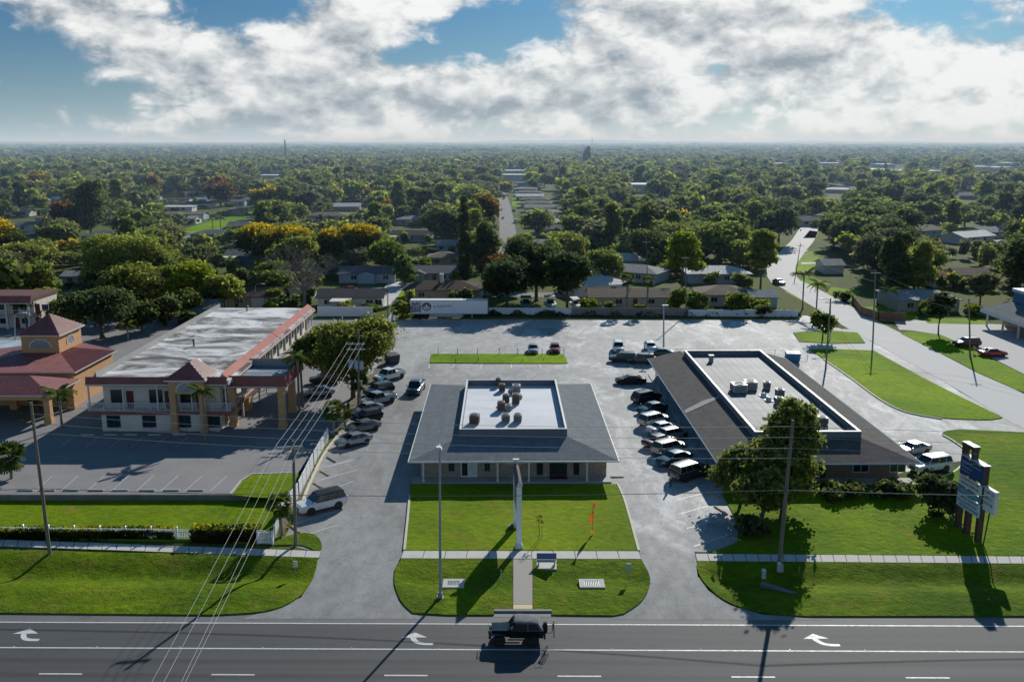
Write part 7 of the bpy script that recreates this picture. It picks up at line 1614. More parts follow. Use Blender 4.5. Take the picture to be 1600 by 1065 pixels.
for dz in (0, -.75): MB().box(-1.25, 1.25, -.17, -.06, zt_ + dz - .08, zt_ + dz + .06).build('crossarm', MATS['grey_crossarm'], o)
for q in (-1.15, -.4, .4, 1.15): MB().cyl(q, -.11, zt_ + .06, zt_ + .26, .05, .035).build('insulator', M_CER, o); TI.append(Vector((pT.x + q, pT.y - .11, zt_ + .27)))
for k, q in enumerate((-.75, 0.02, .72)):
    zz = zat(573, pT.y) - k * .12; y_ = -.5 if q != .02 else -.55
    tt = MB().cyl(q, y_, zz, zz + 1.05, .30, n=14).cyl(q, y_, zz + 1.05, zz + 1.12, .32, n=14).build('transformer', pm('transformer_paint', (.42, .50, .56), (.36, .44, .50), 3, .45), o, smooth=40); MB().cyl(q, y_, zz + 1.125, zz + 1.4, .05, .03).build('bushing', M_CER, tt)
GB = [P(x, 1065, 8.6) for x in (228, 247, 275, 281)]
for k in range(4):
    lab = ['first', 'second', 'third', 'fourth'][k]
    wire('power_line', lab + ' wire from the hedge side, of the line crossing the road', IP[k], IP[k] + (GB[k] - IP[k]) * 1.9, .55, .013)
    wire('power_line', lab + ' wire from the motel side, between crossarm and transformer poles', IP[k], TI[k], .35, .014)
o, pq, hq, dq = pole('lot_light', 'grey lot light pole at the back end of the brown roof', 1037, 546, 1037, 478, .16, .11, M_PGREY, cat='lot light')
mb = MB().box(-.55, -.1, -.2, .2, hq, hq + .22).box(.1, .55, -.2, .2, hq, hq + .22); lh_ = MB().box(-.55, .55, -.2, .2, hq, hq + .22).build('lamp_head', M_WHITE, o)
for (nm, lab, bx, by, tx_, ty, r) in [('utility_pole', 'pole on the corner of the corner lawn beside the long office', 1290, 577, 1298, 466, .15), ('utility_pole', 'pole at the mouth of the clinic lot across the side road', 1364, 532, 1368, 421, .15), ('utility_pole', 'pole in the roadside grass with a yellow marker at its foot', 1516, 556, 1514, 466, .16), ('utility_pole', 'pole among the palms at the bend of the side road', 1072, 492, 1071, 398, .14), ('utility_pole', 'pole beyond the oaks up the side road', 1243, 430, 1251, 380, .13), ('utility_pole', 'pole beside the bare tree behind the motel', 453, 480, 452, 420, .14), ('utility_pole', 'pole at the corner where the two back fences meet', 606, 512, 606, 455, .14), ('utility_pole', 'pole standing in the trees behind the boats', 1012, 460, 1010, 374, .13), ('utility_pole', 'thin pole by the deep blue house behind the motel', 328, 424, 327, 388, .12)]:
    o, p_, h_, d_ = pole(nm, lab, bx, by, tx_, ty, r, r * .7, M_WOODP)
    if h_ > 8: MB().box(d_ - .9, d_ + .9, -.15, -.05, h_ - .7, h_ - .58).build('crossarm', MATS['grey_crossarm'], o)
for (a, b, lab) in [((1368, 424, 532), (1514, 470, 556), 'upper wire between the clinic lot pole and the marker pole'), ((1368, 436, 532), (1514, 486, 556), 'lower wire between the clinic lot pole and the marker pole'), ((1251, 384, 430), (1368, 424, 532), 'upper wire from the side road bend down to the clinic lot pole'), ((1251, 394, 430), (1368, 440, 532), 'lower wire from the side road bend down to the clinic lot pole')]:
    ya, yb2 = P(800, a[2]).y, P(800, b[2]).y; wire('power_line', lab, (xat(a[0], a[1], ya), ya, zat(a[1], ya)), (xat(b[0], b[1], yb2), yb2, zat(b[1], yb2)), .8, .022)
ya = P(800, 556).y; A_ = Vector((xat(1514, 484, ya), ya, zat(484, ya))); wire('power_line', 'wire running on from the marker pole across the clinic lot', A_, A_ + Vector((14, -42, -.3)), .8, .022); wire('power_line', 'second wire running on from the marker pole across the clinic lot', A_ + Vector((0, 0, 1.6)), A_ + Vector((14, -42, 1.3)), .8, .022)
def gooseneck(label, bx, by, tx_, ty, s=1):
    o, p_, h_, d_ = pole('street_lamp', label, bx, by, tx_, ty, .10, .07, M_PGREY, cat='street lamp'); MB().tube([(d_, 0, h_), (d_ - .7 * s, -.1, h_ + .35), (d_ - 1.6 * s, -.2, h_ + .4)], .05, 6).build('arm', M_PGREY, o); MB().box(d_ - 2.2 * s if s > 0 else d_ + 1.5, d_ - 1.5 * s if s > 0 else d_ + 2.2, -.35, -.05, h_ + .32, h_ + .5).build('lamp_head', M_WHITE, o)
gooseneck('street lamp with curved arm behind the motel, left of the bare tree', 288, 486, 286, 442); gooseneck('street lamp with curved arm at the kerb by the round clipped tree', 1297, 530, 1298, 466 + 4, 1); gooseneck('short lamp post behind the flat motel roof, beside the small palm', 400, 478, 399, 446, -1); gooseneck('slim lamp post rising beside the lobby tower', 24, 560, 23, 492, -1)
# yellow round marker by the pole
p = P(1521, 553); o = thing('road_sign', 'small yellow warning sign at the foot of the marker pole', 'road sign', p); zz = zat(541, p.y); MB().cyl(0, 0, 0, zz, .04).build('post', M_STEEL, o); MB().hexa([(-.42, -.06, zz - .3), (0, -.06, zz - .72), (.42, -.06, zz - .3), (0, -.06, zz + .12)], [(-.42, -.04, zz - .3), (0, -.04, zz - .72), (.42, -.04, zz - .3), (0, -.04, zz + .12)]).build('panel', pm('sign_yellow', (.62, .46, .02), (.55, .40, .02), 4, .5), o)
# ---- white pylon sign on the lawn: two posts, board between them, seen edge-on
a, b = P(811, 856), P(806, 823); d_ = (b - a); L_ = d_.length; ang = math.atan2(d_.y, d_.x); S = thing('pylon_sign', 'tall white pylon sign with two posts standing edge-on on the front lawn', 'pylon sign', a, ang)
hp = zat(754, a.y); PW = pm('pylon_white', (.88, .89, .90), (.80, .82, .84), 1.2, .5)
for x in (0, L_):
    MB().box(x - .23, x + .23, -.23, .23, 0, hp - .3).build('post', PW, S)
    MB().hexa([(x - .42, -.42, .0), (x + .42, -.42, 0), (x + .42, .42, 0), (x - .42, .42, 0)], [(x - .26, -.26, .5), (x + .26, -.26, .5), (x + .26, .26, .5), (x - .26, .26, .5)]).build('footing', M_WHITE, S)
zb = 2.7; MB().box(.232, L_ - .232, -.16, .16, zb, hp - .5).build('board', PW, S)
MB().box(.3, L_ - .3, .162, .18, zb + .3, hp - .8).build('board_face', pm('pylon_face', (.12, .14, .18), (.3, .3, .32), .8, .4), S); MB().box(.3, L_ - .3, -.18, -.162, zb + .3, hp - .8).build('board_face', MATS['pylon_face'], S)
MB().hexa([(-.32, -.32, hp - .3), (L_ + .32, -.32, hp - .3), (L_ + .32, .32, hp - .3), (-.32, .32, hp - .3)], [(-.1, -.02, hp + .3), (L_ + .1, -.02, hp + .3), (L_ + .1, .02, hp + .3), (-.1, .02, hp + .3)]).build('cap', pm('pylon_roof', (.06, .05, .05), (.09, .08, .08), 2, .7), S)
MB().hexa([(-.36, -.25, hp - .299), (-.33, -.25, hp - .299), (-.33, .25, hp - .299), (-.36, .25, hp - .299)], [(-.14, -.05, hp + .33), (-.11, -.05, hp + .33), (-.11, .05, hp + .33), (-.14, .05, hp + .33)]).build('gable_end', M_WHITE, S)
MB().hexa([(L_ - .2, -.18, hp + .25), (L_ + .05, -.18, hp + .25), (L_ + .05, .18, hp + .25), (L_ - .2, .18, hp + .25)], [(L_ - .25, -.3, hp + .62), (L_ + .1, -.3, hp + .62), (L_ + .1, .3, hp + .62), (L_ - .25, .3, hp + .62)]).build('finial_lamp', M_WHITE, S)
MB().box(L_ - .9, L_ - .3, .24, .8, 0, .45).build('flood_light', M_TRIM, S)
# ---- tenant sign on brown posts
b = P(1524, 846); yr = b.y; ztop_ = zat(728, yr); yl = yr
while zat(710, yl) > ztop_: yl += .02
a = Vector((xat(1506, 710, yl) - .1, yl, 0)); b = Vector((xat(1540, 728, yr) - .2, yr, 0)); A2, B2 = Vector((a.x, a.y, 0)), Vector((b.x, b.y, 0)); d_ = B2 - A2; L_ = d_.length; ang = math.atan2(d_.y, d_.x)
S = thing('tenant_sign', 'tall brown tenant sign with stacked blue and white panels by the sidewalk', 'tenant sign', A2, ang)
BW = pm('brown_sign_post', (.075, .045, .038), (.11, .065, .055), 2, .8); top = ztop_; mid = ztop_ + 1.25
for x in (0, L_ * .45, L_): MB().box(x - .2, x + .2, .0, .55, 0, top if x else mid - .2).build('post', BW, S)
MB().box(-.2, L_ * .45 + .2, -.05, .6, mid - .35, mid).build('cross_beam', BW, S); MB().box(-.22, L_ * .45 + .22, -.07, .62, mid + .002, mid + .05).build('beam_cap', M_WHITE, S)
MB().box(L_ * .45 - .2, L_ * .45 + .2, .02, .53, top - .5, mid - .351).build('short_post', BW, S)
H_ = top - .15; W0, W1 = -.1, L_ + .22
pb = pm('sign_navy', (.015, .06, .20), (.025, .08, .24), 2, .4); plb = pm('sign_pale', (.62, .72, .84), (.55, .64, .76), 2, .4); pw = pm('sign_white', (.80, .79, .82), (.72, .71, .76), 2, .4); ptl = pm('sign_teal', (.10, .34, .42), (.12, .30, .38), 2, .4); ink = pm('sign_ink', (.03, .04, .10), (.05, .05, .12), 3, .5); inkr = pm('sign_ink_red', (.38, .03, .06), (.42, .05, .08), 3, .5); inkw = pm('sign_ink_white', (.50, .62, .74), (.45, .56, .68), 3, .5)
rows = [(0, 1.75, pb, [('BAY MEDICAL', .34, inkw, .45), ('Group', .34, inkw, -.3)]), (1.95, 3.15, pw, [('TAX SERVICE', .36, inkr, .22), ('INSURANCE', .34, ink, -.25)]), (3.3, 3.95, ptl, [('REALTY', .36, inkw, 0)]), (4.05, 5.55, plb, [('NAIL SALON', .30, ink, .45), ('DENTAL', .30, ink, .02), ('FOR LEASE', .28, ink, -.42)])]
rows = [(0, 1.75, pb, None), (1.95, 3.15, pw, None), (3.3, 3.95, ptl, None), (4.05, 5.6, plb, None)]
lines = {0: [(.20, .42, .16, inkw), (.50, .42, .16, inkw), (.30, .95, .22, inkw), (.28, 1.35, .12, inkw)], 1: [(.5, .28, .3, inkr), (.5, .78, .28, ink)], 2: [(.5, .32, .26, inkw)], 3: [(.28, .32, .22, ink), (.72, .3, .18, ink), (.7, .72, .2, ink), (.26, .8, .2, inkr), (.55, 1.2, .2, ink)]}
sc_ = (top - 2.6) / 5.6
def blur_text(parent, x0, x1, z0, h_, mat, seed, y=-.088):
    """a word too small to read in the photograph: letter-sized strokes"""
    r_ = random.Random(seed); mb = MB(); x = x0
    while x < x1 - h_ * .3:
        w_ = h_ * r_.uniform(.45, .8); k = r_.randrange(4); s = h_ * .16
        mb.box(x, x + s, y - .006, y, z0, z0 + h_)
        if k in (0, 1): mb.box(x + w_ - s, x + w_, y - .006, y, z0, z0 + h_)
        if k in (0, 2, 3): mb.box(x + s, x + w_ - s, y - .006, y, z0 + h_ - s, z0 + h_)
        if k in (1, 2): mb.box(x + s, x + w_ - s, y - .006, y, z0 + h_ * .42, z0 + h_ * .42 + s)
        if k == 3: mb.box(x + s, x + w_ - s, y - .006, y, z0, z0 + s)
        x += w_ + h_ * .22
    return mb.build('lettering', mat, parent)
for i, (t0, t1, m_, _) in enumerate(rows):
    pz1, pz0 = H_ - t0 * sc_, H_ - t1 * sc_; pn = MB().box(W0, W1, -.08, -.002, pz0, pz1).build('sign_panel', m_, S)
    for j, (cx_, dz, hh, mt_) in enumerate(lines[i]):
        wd = (W1 - W0) * (.42 if abs(cx_ - .5) > .15 and i in (0, 3) else .8); xc = W0 + (W1 - W0) * cx_; xa = max(W0 + .1, xc - wd / 2); blur_text(pn, xa, min(W1 - .08, xa + wd), pz1 - (dz + hh / 2) * sc_, hh * sc_, mt_, i * 10 + j)
MB().box(-.24, L_ + .26, -.1, .62, top + .002, top + .07).build('top_cap', M_WHITE, S)
for zz in (H_ - 1.9 * sc_, H_ - 3.25 * sc_, H_ - 4.0 * sc_): MB().box(L_ - .2 + .402, L_ + .30, .05, .5, zz - .1, zz).build('ledge', M_WHITE, S)
# small sign on a dark pole
a = P(1536, 852); o = thing('pole_sign', 'small white double-sided sign on a thin black pole next to the tenant sign', 'pole sign', a, ang); zt_ = zat(763, a.y); zb_ = zat(797, a.y); lean = xat(1551, 780, a.y) - a.x
MB().tube([(0, 0, 0), (lean, 0, zb_)], .06, 8).build('pole', M_BLACK, o); pn = MB().box(lean - .85, lean + .75, -.18, .18, zb_, zt_).build('sign_panel', pw, o)
for k in range(3): blur_text(pn, lean - .72, lean + .62, zt_ - .5 - k * .52, .3, [inkr, ink, ink][k], 50 + k, -.19)
MB().box(lean - .87, lean + .77, -.2, .2, zt_ + .002, zt_ + .06).build('cap', M_WHITE, o)
# ---- bench at the walkway
a = (P(842, 884) + P(866, 884)) / 2; o = thing('bus_bench', 'blue-backed bus bench on a concrete pad beside the walkway', 'bench', a, math.atan2(RD.y, RD.x)); bb = pm('bench_blue', (.09, .14, .30), (.12, .18, .36), 3, .5)
s_ = 1470 / (a.y + 7.94); bw = 31 / s_ / 2
MB().box(-bw, bw, -.75, .85, -.04, .10).build('pad', M_CONC, o); MB().box(-bw, bw, -.30, .18, .50, .57).build('seat', M_CONC, o)
bk_ = MB().hexa([(-bw, .10, .60), (bw, .10, .60), (bw, .16, .60), (-bw, .16, .60)], [(-bw, .24, 1.12), (bw, .24, 1.12), (bw, .30, 1.12), (-bw, .30, 1.12)]).build('backrest', bb, o)
for s in (-1, 1): MB().box(s * bw * .8 - .06, s * bw * .8 + .06, -.24, .2, .102, .499).build('leg', M_CONC, o)
# ---- orange feather flag
a = P(926, 836); zt_ = zat(787, a.y); o = thing('feather_flag', 'twisted orange and red feather flag on the front lawn', 'flag', a, R(10)); MB().tube([(0, 0, 0), (0, 0, zt_ * .8), (-.15, 0, zt_)], .02, 6).build('pole', M_STEEL, o)
rs = []
for k in range(26):
    f = k / 25; z = .25 + (zt_ - .2) * f; a_ = f * 5.5; w_ = .34 * (1 - .25 * abs(f - .5)) if f < .8 else .42 * (1.15 - f) + .25; rs.append([(math.cos(a_) * w_ * q - .12 * math.sin(f * 4), math.sin(a_) * w_ * q, z) for q in (-.5, -.15, .2, .55)])
def flag_mat():
    m, t, bs, out = new_mat('flag_cloth'); co = t.n('ShaderNodeTexCoord').outputs['Object']; z = t.n('ShaderNodeSeparateXYZ', ins={0: co}).outputs[2]
    c = t.mix(t.ramp(z, .9, 1.5), (.80, .34, .02), (.62, .09, .015)); c = t.mix(t.ramp(z, 2.1, 2.5), c, (.62, .05, .02)); t.put(bs.inputs['Base Color'], t.mix(t.math('MULTIPLY', t.ramp(t.noise(co, 2.2, 3), .55, .6), .5), c, (.8, .5, .05))); bs.inputs['Roughness'].default_value = .7
    tr = t.n('ShaderNodeBsdfTranslucent', ins={'Color': c}); mx = t.n('ShaderNodeMixShader', ins={0: .45}); t.t.links.new(bs.outputs[0], mx.inputs[1]); t.t.links.new(tr.outputs[0], mx.inputs[2]); t.t.links.new(mx.outputs[0], out.inputs[0]); return m
mb = MB(); mb.rings(rs, cap=False, closed=False); mb.build('cloth', flag_mat(), o, smooth=60)
# ---- little tree stake, post signs, grates, utility markers
a = P(842, 843); o = thing('sapling', 'thin young tree tied to stakes on the front lawn', 'sapling', a); MB().tube([(0, 0, 0), (.05, .02, .9), (-.06, 0, 1.9), (.04, 0, 2.3)], [.035, .03, .022, .01], 6).tube([(-.02, 0, 1.5), (.3, .05, 2.0)], .012, 5).tube([(0, 0, 1.2), (-.25, .05, 1.7)], .012, 5).build('trunk', M_BARK, o); MB().tube([(.3, 0, 0), (.28, 0, 1.5)], .025, 6).build('stake', M_WOODP, o)
rg = np.random.default_rng(3); C_, A_, B_, V_ = crown_arrays(rg, [(0, 0, 1.95, .35, .35, .5)], 14, 5, .07, .12); c = bpy.data.objects.new('crown', quads_mesh('crown', C_, A_, B_, V_, L_BRN)); col.objects.link(c); c.parent = o
def grate(label, x0, x1, y0, y1):
    p0, p1 = P(x0, y1), P(x1, y0); cx_, cy_ = (p0.x + p1.x) / 2, (p0.y + p1.y) / 2; o = thing('storm_drain', label, 'storm drain', (cx_, cy_, .02), math.atan2(RD.y, RD.x)); w_, d__ = (p1.x - p0.x) / 2, (p1.y - p0.y) / 2
    MB().box(-w_, w_, -d__, -d__ * .55, -.3, .06).box(-w_, w_, d__ * .55, d__, -.3, .06).box(-w_, -w_ * .6, -d__ * .549, d__ * .549, -.3, .06).box(w_ * .6, w_, -d__ * .549, d__ * .549, -.3, .06).build('concrete_surround', M_CONC, o)
    mb = MB().box(-w_ * .6, w_ * .6, -d__ * .55, d__ * .55, -.1, -.02, 1)
    for k in range(9): x = -w_ * .55 + w_ * 1.1 * k / 8; mb.box(x - .035, x + .035, -d__ * .53, d__ * .53, -.01, .045)
    mb.build('grate', [M_STEEL, M_DARK], o)
grate('storm drain grate in concrete on the verge by the street lamp', 691, 726, 905, 918); grate('storm drain grate in concrete on the verge beyond the bench', 906, 943, 905, 918)
def small_post(name, label, cat, x, yb, yt_, w_, mat, z=.05, flat=True):
    p = P(x, yb, z); h_ = zat(yt_, p.y) - z; o = thing(name, label, cat, p); MB().cyl(0, 0, -.1, h_ * (.5 if flat else 1), .03).build('post', M_STEEL if flat else mat, o)
    if flat: MB().box(-w_ / 2, w_ / 2, -.03, .03, h_ * .5, h_).build('panel', mat, o)
    return o
small_post('yard_sign', 'small pale sign standing near the drive edge of the left verge', 'yard sign', 462, 895, 876, .35, M_WHITE); small_post('yard_sign', 'narrow pale-green sign turned edge-on near the verge corner beyond the bench', 'yard sign', 982, 905, 880, .4, pm('pale_green_sign', (.35, .52, .45), (.3, .46, .4), 3, .5)); small_post('marker_post', 'thin white marker post on the verge beside the walkway', 'marker post', 783, 905, 890, .1, M_WHITE, flat=False)
for x, y, lab in ((1217, 892, 'pale utility pedestal at the foot of the oak-side pole'), (1193, 903, 'small pale utility pedestal in the shaded verge'), (1486, 808, 'blue-white meter pedestal beside the big dark shrub')):
    p = P(x, y, .02); o = thing('utility_pedestal', lab, 'utility box', p); MB().box(-.16, .16, -.14, .14, 0, .75).build('cabinet', pm('pedestal_grey', (.45, .50, .52), (.4, .45, .47), 3, .6), o); MB().hexa([(-.18, -.16, .752), (.18, -.16, .752), (.18, .16, .752), (-.18, .16, .752)], [(-.1, -.1, .86), (.1, -.1, .86), (.1, .1, .86), (-.1, .1, .86)]).build('lid', M_WHITE, o)
# culvert in the ditch
a, b = P(1190, 910), P(1250, 930); ribbon('culvert', [a, (a + b) / 2, b], .45, .06, pm('dark_concrete', (.16, .16, .155), (.22, .22, .21), 2, .9), z0=-.6)
# ---- fences
def picket(label, pts, h=1.0, gap=.16, name='picket_fence', pp=2.45):
    o = thing(name, label, 'fence', pts[0]); o0 = Vector(pts[0])
    for i in range(len(pts) - 1):
        a, b = Vector(pts[i]) - o0, Vector(pts[i + 1]) - o0; L = (b - a).length; d = (b - a) / L; n = Vector((-d.y, d.x, 0)); mb = MB()
        def bar(p, q, w_, z0, z1): mb.hexa([p - n * w_ + Vector((0, 0, z0)), q - n * w_ + Vector((0, 0, z0)), q + n * w_ + Vector((0, 0, z0)), p + n * w_ + Vector((0, 0, z0))], [p - n * w_ + Vector((0, 0, z1)), q - n * w_ + Vector((0, 0, z1)), q + n * w_ + Vector((0, 0, z1)), p + n * w_ + Vector((0, 0, z1))])
        bar(a, b, .03, h * .18, h * .26); bar(a, b, .03, h * .72, h * .80)
        for k in range(int(L / gap)): c = a + d * (gap * (k + .5)); bar(c - d * .04, c + d * .04, .042, .05, h)
        mb.build('picket_panel', M_PVC, o)
        for k in range(int(L / pp) + 1):
            c = a + d * (pp * k); MB().box(c.x - .075, c.x + .075, c.y - .075, c.y + .075, c.z, c.z + h + .22).hexa([(c.x - .09, c.y - .09, c.z + h + .222), (c.x + .09, c.y - .09, c.z + h + .222), (c.x + .09, c.y + .09, c.z + h + .222), (c.x - .09, c.y + .09, c.z + h + .222)], [(c.x - .02, c.y - .02, c.z + h + .3), (c.x + .02, c.y - .02, c.z + h + .3), (c.x + .02, c.y + .02, c.z + h + .3), (c.x - .02, c.y + .02, c.z + h + .3)]).build('post', M_PVC, o)
    return o
picket('long low white picket fence behind the clipped hedges', [P(-160, 836, .05), P(425, 844, .05)]); picket('short white picket return by the cabbage palm', [P(403, 849, .05), P(426, 850, .05), P(438, 815, .05)], 1.1, pp=1.6)
def panel_fence(label, pts, h, mat, name='panel_fence', post=2.4, pm_=None, cap=True, zs=None):
    o = thing(name, label, 'fence', pts[0]); o0 = Vector(pts[0])
    for i in range(len(pts) - 1):
        a, b = Vector(pts[i]) - o0, Vector(pts[i + 1]) - o0; L = (b - a).length; n_ = max(1, round(L / post)); d = (b - a) / L; nrm = Vector((-d.y, d.x, 0))
        for k in range(n_):
            p, q = a.lerp(b, k / n_), a.lerp(b, (k + 1) / n_); w_ = .03; e = d * .08; U = Vector((0, 0, 1))
            mb = MB().hexa([p + e - nrm * w_, q - e - nrm * w_, q - e + nrm * w_, p + e + nrm * w_], [p + e - nrm * w_ + U * (h - .06), q - e - nrm * w_ + U * (h - .06), q - e + nrm * w_ + U * (h - .06), p + e + nrm * w_ + U * (h - .06)])
            for j in range(1, 8): c = (p + e).lerp(q - e, j / 8); mb.hexa([c - d * .012 - nrm * .036, c + d * .012 - nrm * .036, c + d * .012 + nrm * .036, c - d * .012 + nrm * .036], [c - d * .012 - nrm * .036 + U * (h - .1), c + d * .012 - nrm * .036 + U * (h - .1), c + d * .012 + nrm * .036 + U * (h - .1), c - d * .012 + nrm * .036 + U * (h - .1)])
            mb.hexa([p + e - nrm * .045 + U * (h - .055), q - e - nrm * .045 + U * (h - .055), q - e + nrm * .045 + U * (h - .055), p + e + nrm * .045 + U * (h - .055)], [p + e - nrm * .045 + U * h, q - e - nrm * .045 + U * h, q - e + nrm * .045 + U * h, p + e + nrm * .045 + U * h])
            mb.build('panel', mat, o)
        for k in range(n_ + 1):
            p = a.lerp(b, k / n_); MB().box(p.x - .07, p.x + .07, p.y - .07, p.y + .07, p.z - .1, p.z + h + .08).build('post', pm_ or mat, o)
    return o
M_WOODF = pm('grey_board_fence', (.20, .185, .165), (.27, .25, .23), 1.5, .95, .5, 8, stretch=(3, 3, .3)); M_WOODB = pm('brown_board_fence', (.20, .12, .075), (.26, .16, .10), 1.5, .9, .5, 8, stretch=(3, 3, .3)); M_WHF = pm('weathered_white_fence', (.66, .74, .78), (.76, .80, .82), .6, .7, stretch=(1, 1, .3))
panel_fence('white vinyl fence climbing along the drive between motel and office', [P(440, 812), P(467, 777), P(490, 729), P(512.5, 690)], 1.75, M_PVC)
panel_fence('tall white fence behind the motel below the porch house', [P(497, 494), P(582, 494)], 2.1, M_PVC); panel_fence('white fence running away beside the end of the back lot', [P(600, 522), P(622, 488)], 1.9, M_PVC)
panel_fence('bluish white board fence behind the trailer and boats', [P(764, 493), P(892, 493.5)], 1.75, M_WHF); panel_fence('weathered grey wooden fence in front of the long pale house', [P(893, 494), P(1074, 495)], 1.9, M_WOODF); panel_fence('white fence at the back below the tan-roofed house', [P(1076, 495), P(1246, 496)], 1.6, M_WHF)
panel_fence('brown wooden fence enclosing the yard by the side road', [P(1331, 472), P(1346, 492), P(1372, 500), P(1414, 502)], 1.8, M_WOODB)
def chain(label, pts, h, post=3.0):
    o = thing('chain_fence', label, 'fence', pts[0]); o0 = Vector(pts[0])
    for i in range(len(pts) - 1):
        a, b = Vector(pts[i]) - o0, Vector(pts[i + 1]) - o0; L = (b - a).length; n_ = max(1, round(L / post)); MB().tube([a + Vector((0, 0, h)), b + Vector((0, 0, h))], .03, 6).build('top_rail', M_STEEL, o)
        mb = MB()
        for k in range(int(L / .35)): c = a.lerp(b, k / (L / .35)); c2 = a.lerp(b, min(1, (k + 4) / (L / .35))); mb.tube([c + Vector((0, 0, .05)), c2 + Vector((0, 0, h))], .006, 3); mb.tube([c + Vector((0, 0, h)), c2 + Vector((0, 0, .05))], .006, 3)
        mb.build('wire_mesh', M_STEEL, o)
        for k in range(n_ + 1): p = a.lerp(b, k / n_); MB().cyl(p.x, p.y, 0, h + .08, .04, n=8).build('post', M_STEEL, o)
chain('chain-link fence behind the dark flat roof', [P(1056, 558), P(1262, 559)], 1.5)
# posts on the grass strip
for k, (x, yb, yt_) in enumerate([(684.6, 553.5, 543.5), (715, 553.5, 543.5), (746, 553.5, 543.5), (780, 553.5, 543), (809, 553.5, 543), (847, 554, 544), (881, 555, 543), (712, 565.5, 559), (747, 564, 555), (816, 564, 560), (849, 563, 560)]):
    p = P(x, yb, .1); h_ = zat(yt_, p.y) - .1; o = MB().tube([(0, 0, -.1), (0, 0, h_)], .05, 8).build('bollard', pm('thin_dark_post', (.10, .085, .07), (.14, .12, .10), 4, .8), loc=p); tag(o, 'thin dark post standing in the grass strip of the back lot', 'post', 'thin posts in the grass strip')
# bins
def dumpster(label, x, y, w_, d__, h_, c, rz):
    m_ = pm('dumpster_' + label.split()[0], c, tuple(q * .75 for q in c), 1.2, .6); o = thing('dumpster', label, 'dumpster', P(x, y), rz)
    MB().hexa([(-w_ / 2 + .15, -d__ / 2 + .1, .12), (w_ / 2 - .15, -d__ / 2 + .1, .12), (w_ / 2 - .15, d__ / 2 - .1, .12), (-w_ / 2 + .15, d__ / 2 - .1, .12)], [(-w_ / 2, -d__ / 2, h_), (w_ / 2, -d__ / 2, h_), (w_ / 2, d__ / 2, h_ + .25), (-w_ / 2, d__ / 2, h_ + .25)]).build('body', m_, o)
    for s in (-1, 1): MB().hexa([(s * w_ / 4 - w_ / 4 + .03, -d__ / 2 - .05, h_ + .01), (s * w_ / 4 + w_ / 4 - .03, -d__ / 2 - .05, h_ + .01), (s * w_ / 4 + w_ / 4 - .03, d__ / 2, h_ + .26), (s * w_ / 4 - w_ / 4 + .03, d__ / 2, h_ + .26)], [(s * w_ / 4 - w_ / 4 + .03, -d__ / 2 - .05, h_ + .07), (s * w_ / 4 + w_ / 4 - .03, -d__ / 2 - .05, h_ + .07), (s * w_ / 4 + w_ / 4 - .03, d__ / 2, h_ + .32), (s * w_ / 4 - w_ / 4 + .03, d__ / 2, h_ + .32)]).build('lid', M_TRIM if c[2] < .1 else m_, o); MB().box(s * (w_ / 2 + .06) - .06, s * (w_ / 2 + .06) + .06, -d__ * .3, d__ * .3, h_ * .5, h_ * .62).build('fork_pocket', m_, o)
    for x_ in (-w_ / 2 + .35, w_ / 2 - .35): MB().box(x_ - .1, x_ + .1, -d__ / 2 + .2, d__ / 2 - .2, 0, .119).build('foot', M_TRIM, o)
dumpster('dark dumpster at the end of the pickups under the oak', 613, 568, 2.2, 1.6, 1.5, (.02, .045, .06), R(35)); dumpster('blue dumpster behind the chain-link fence by the corner lawn', 1238, 565, 2.4, 1.6, 1.5, (.04, .20, .34), R(-5))
# satellite-like hood and posts on the motel roof
for x, y, lab in ((303, 568, 'low white skylight hood on the stained motel roof'),): p = P(x, y - 3, 6.76); o = thing('roof_hood', lab, 'roof hood', p); MB().hexa([(-.9, -.5, 0), (.9, -.5, 0), (.9, .5, 0), (-.9, .5, 0)], [(-.7, -.3, .4), (.7, -.3, .4), (.7, .3, .4), (-.7, .3, .4)]).build('hood', M_WHITE, o); MB().box(-1.0, 1.0, -.6, .6, -.02, .003).build('flange', M_WHITE, o)
for x, y, lab in ((303, 541, 'small vent pipe in the middle of the motel roof'), (386, 486, 'dark vent stack at the far end of the motel roof')): p = P(x, y, 6.75); o = thing('roof_vent', lab, 'roof vent', p); MB().cyl(0, 0, 0, .9, .12).build('pipe', pm('rusty_pipe', (.25, .11, .06), (.18, .09, .06), 4, .8), o); MB().cyl(0, 0, .902, 1.05, .35, .2).build('cowl', M_TRIM, o)
# parked motorbikes glimpsed beneath the canopy: plant pots and a bench by the motel doors
for x, y, lab in ((35, 660, 'planter pot with small palm by the lobby doors'), (58, 640, 'tall terracotta pot beside the lobby wall')): p = P(x, y); o = thing('planter', lab, 'planter', p); MB().cyl(0, 0, 0, .6, .25, .36).build('pot', pm('terracotta', (.30, .13, .07), (.24, .10, .06), 4, .8), o); rg = np.random.default_rng(int(x)); C_, A_, B_, V_ = crown_arrays(rg, [(0, 0, 1.0, .45, .45, .5)], 12, 6, .12, .15); c = bpy.data.objects.new('foliage', quads_mesh('foliage', C_, A_, B_, V_, L_MID)); col.objects.link(c); c.parent = o
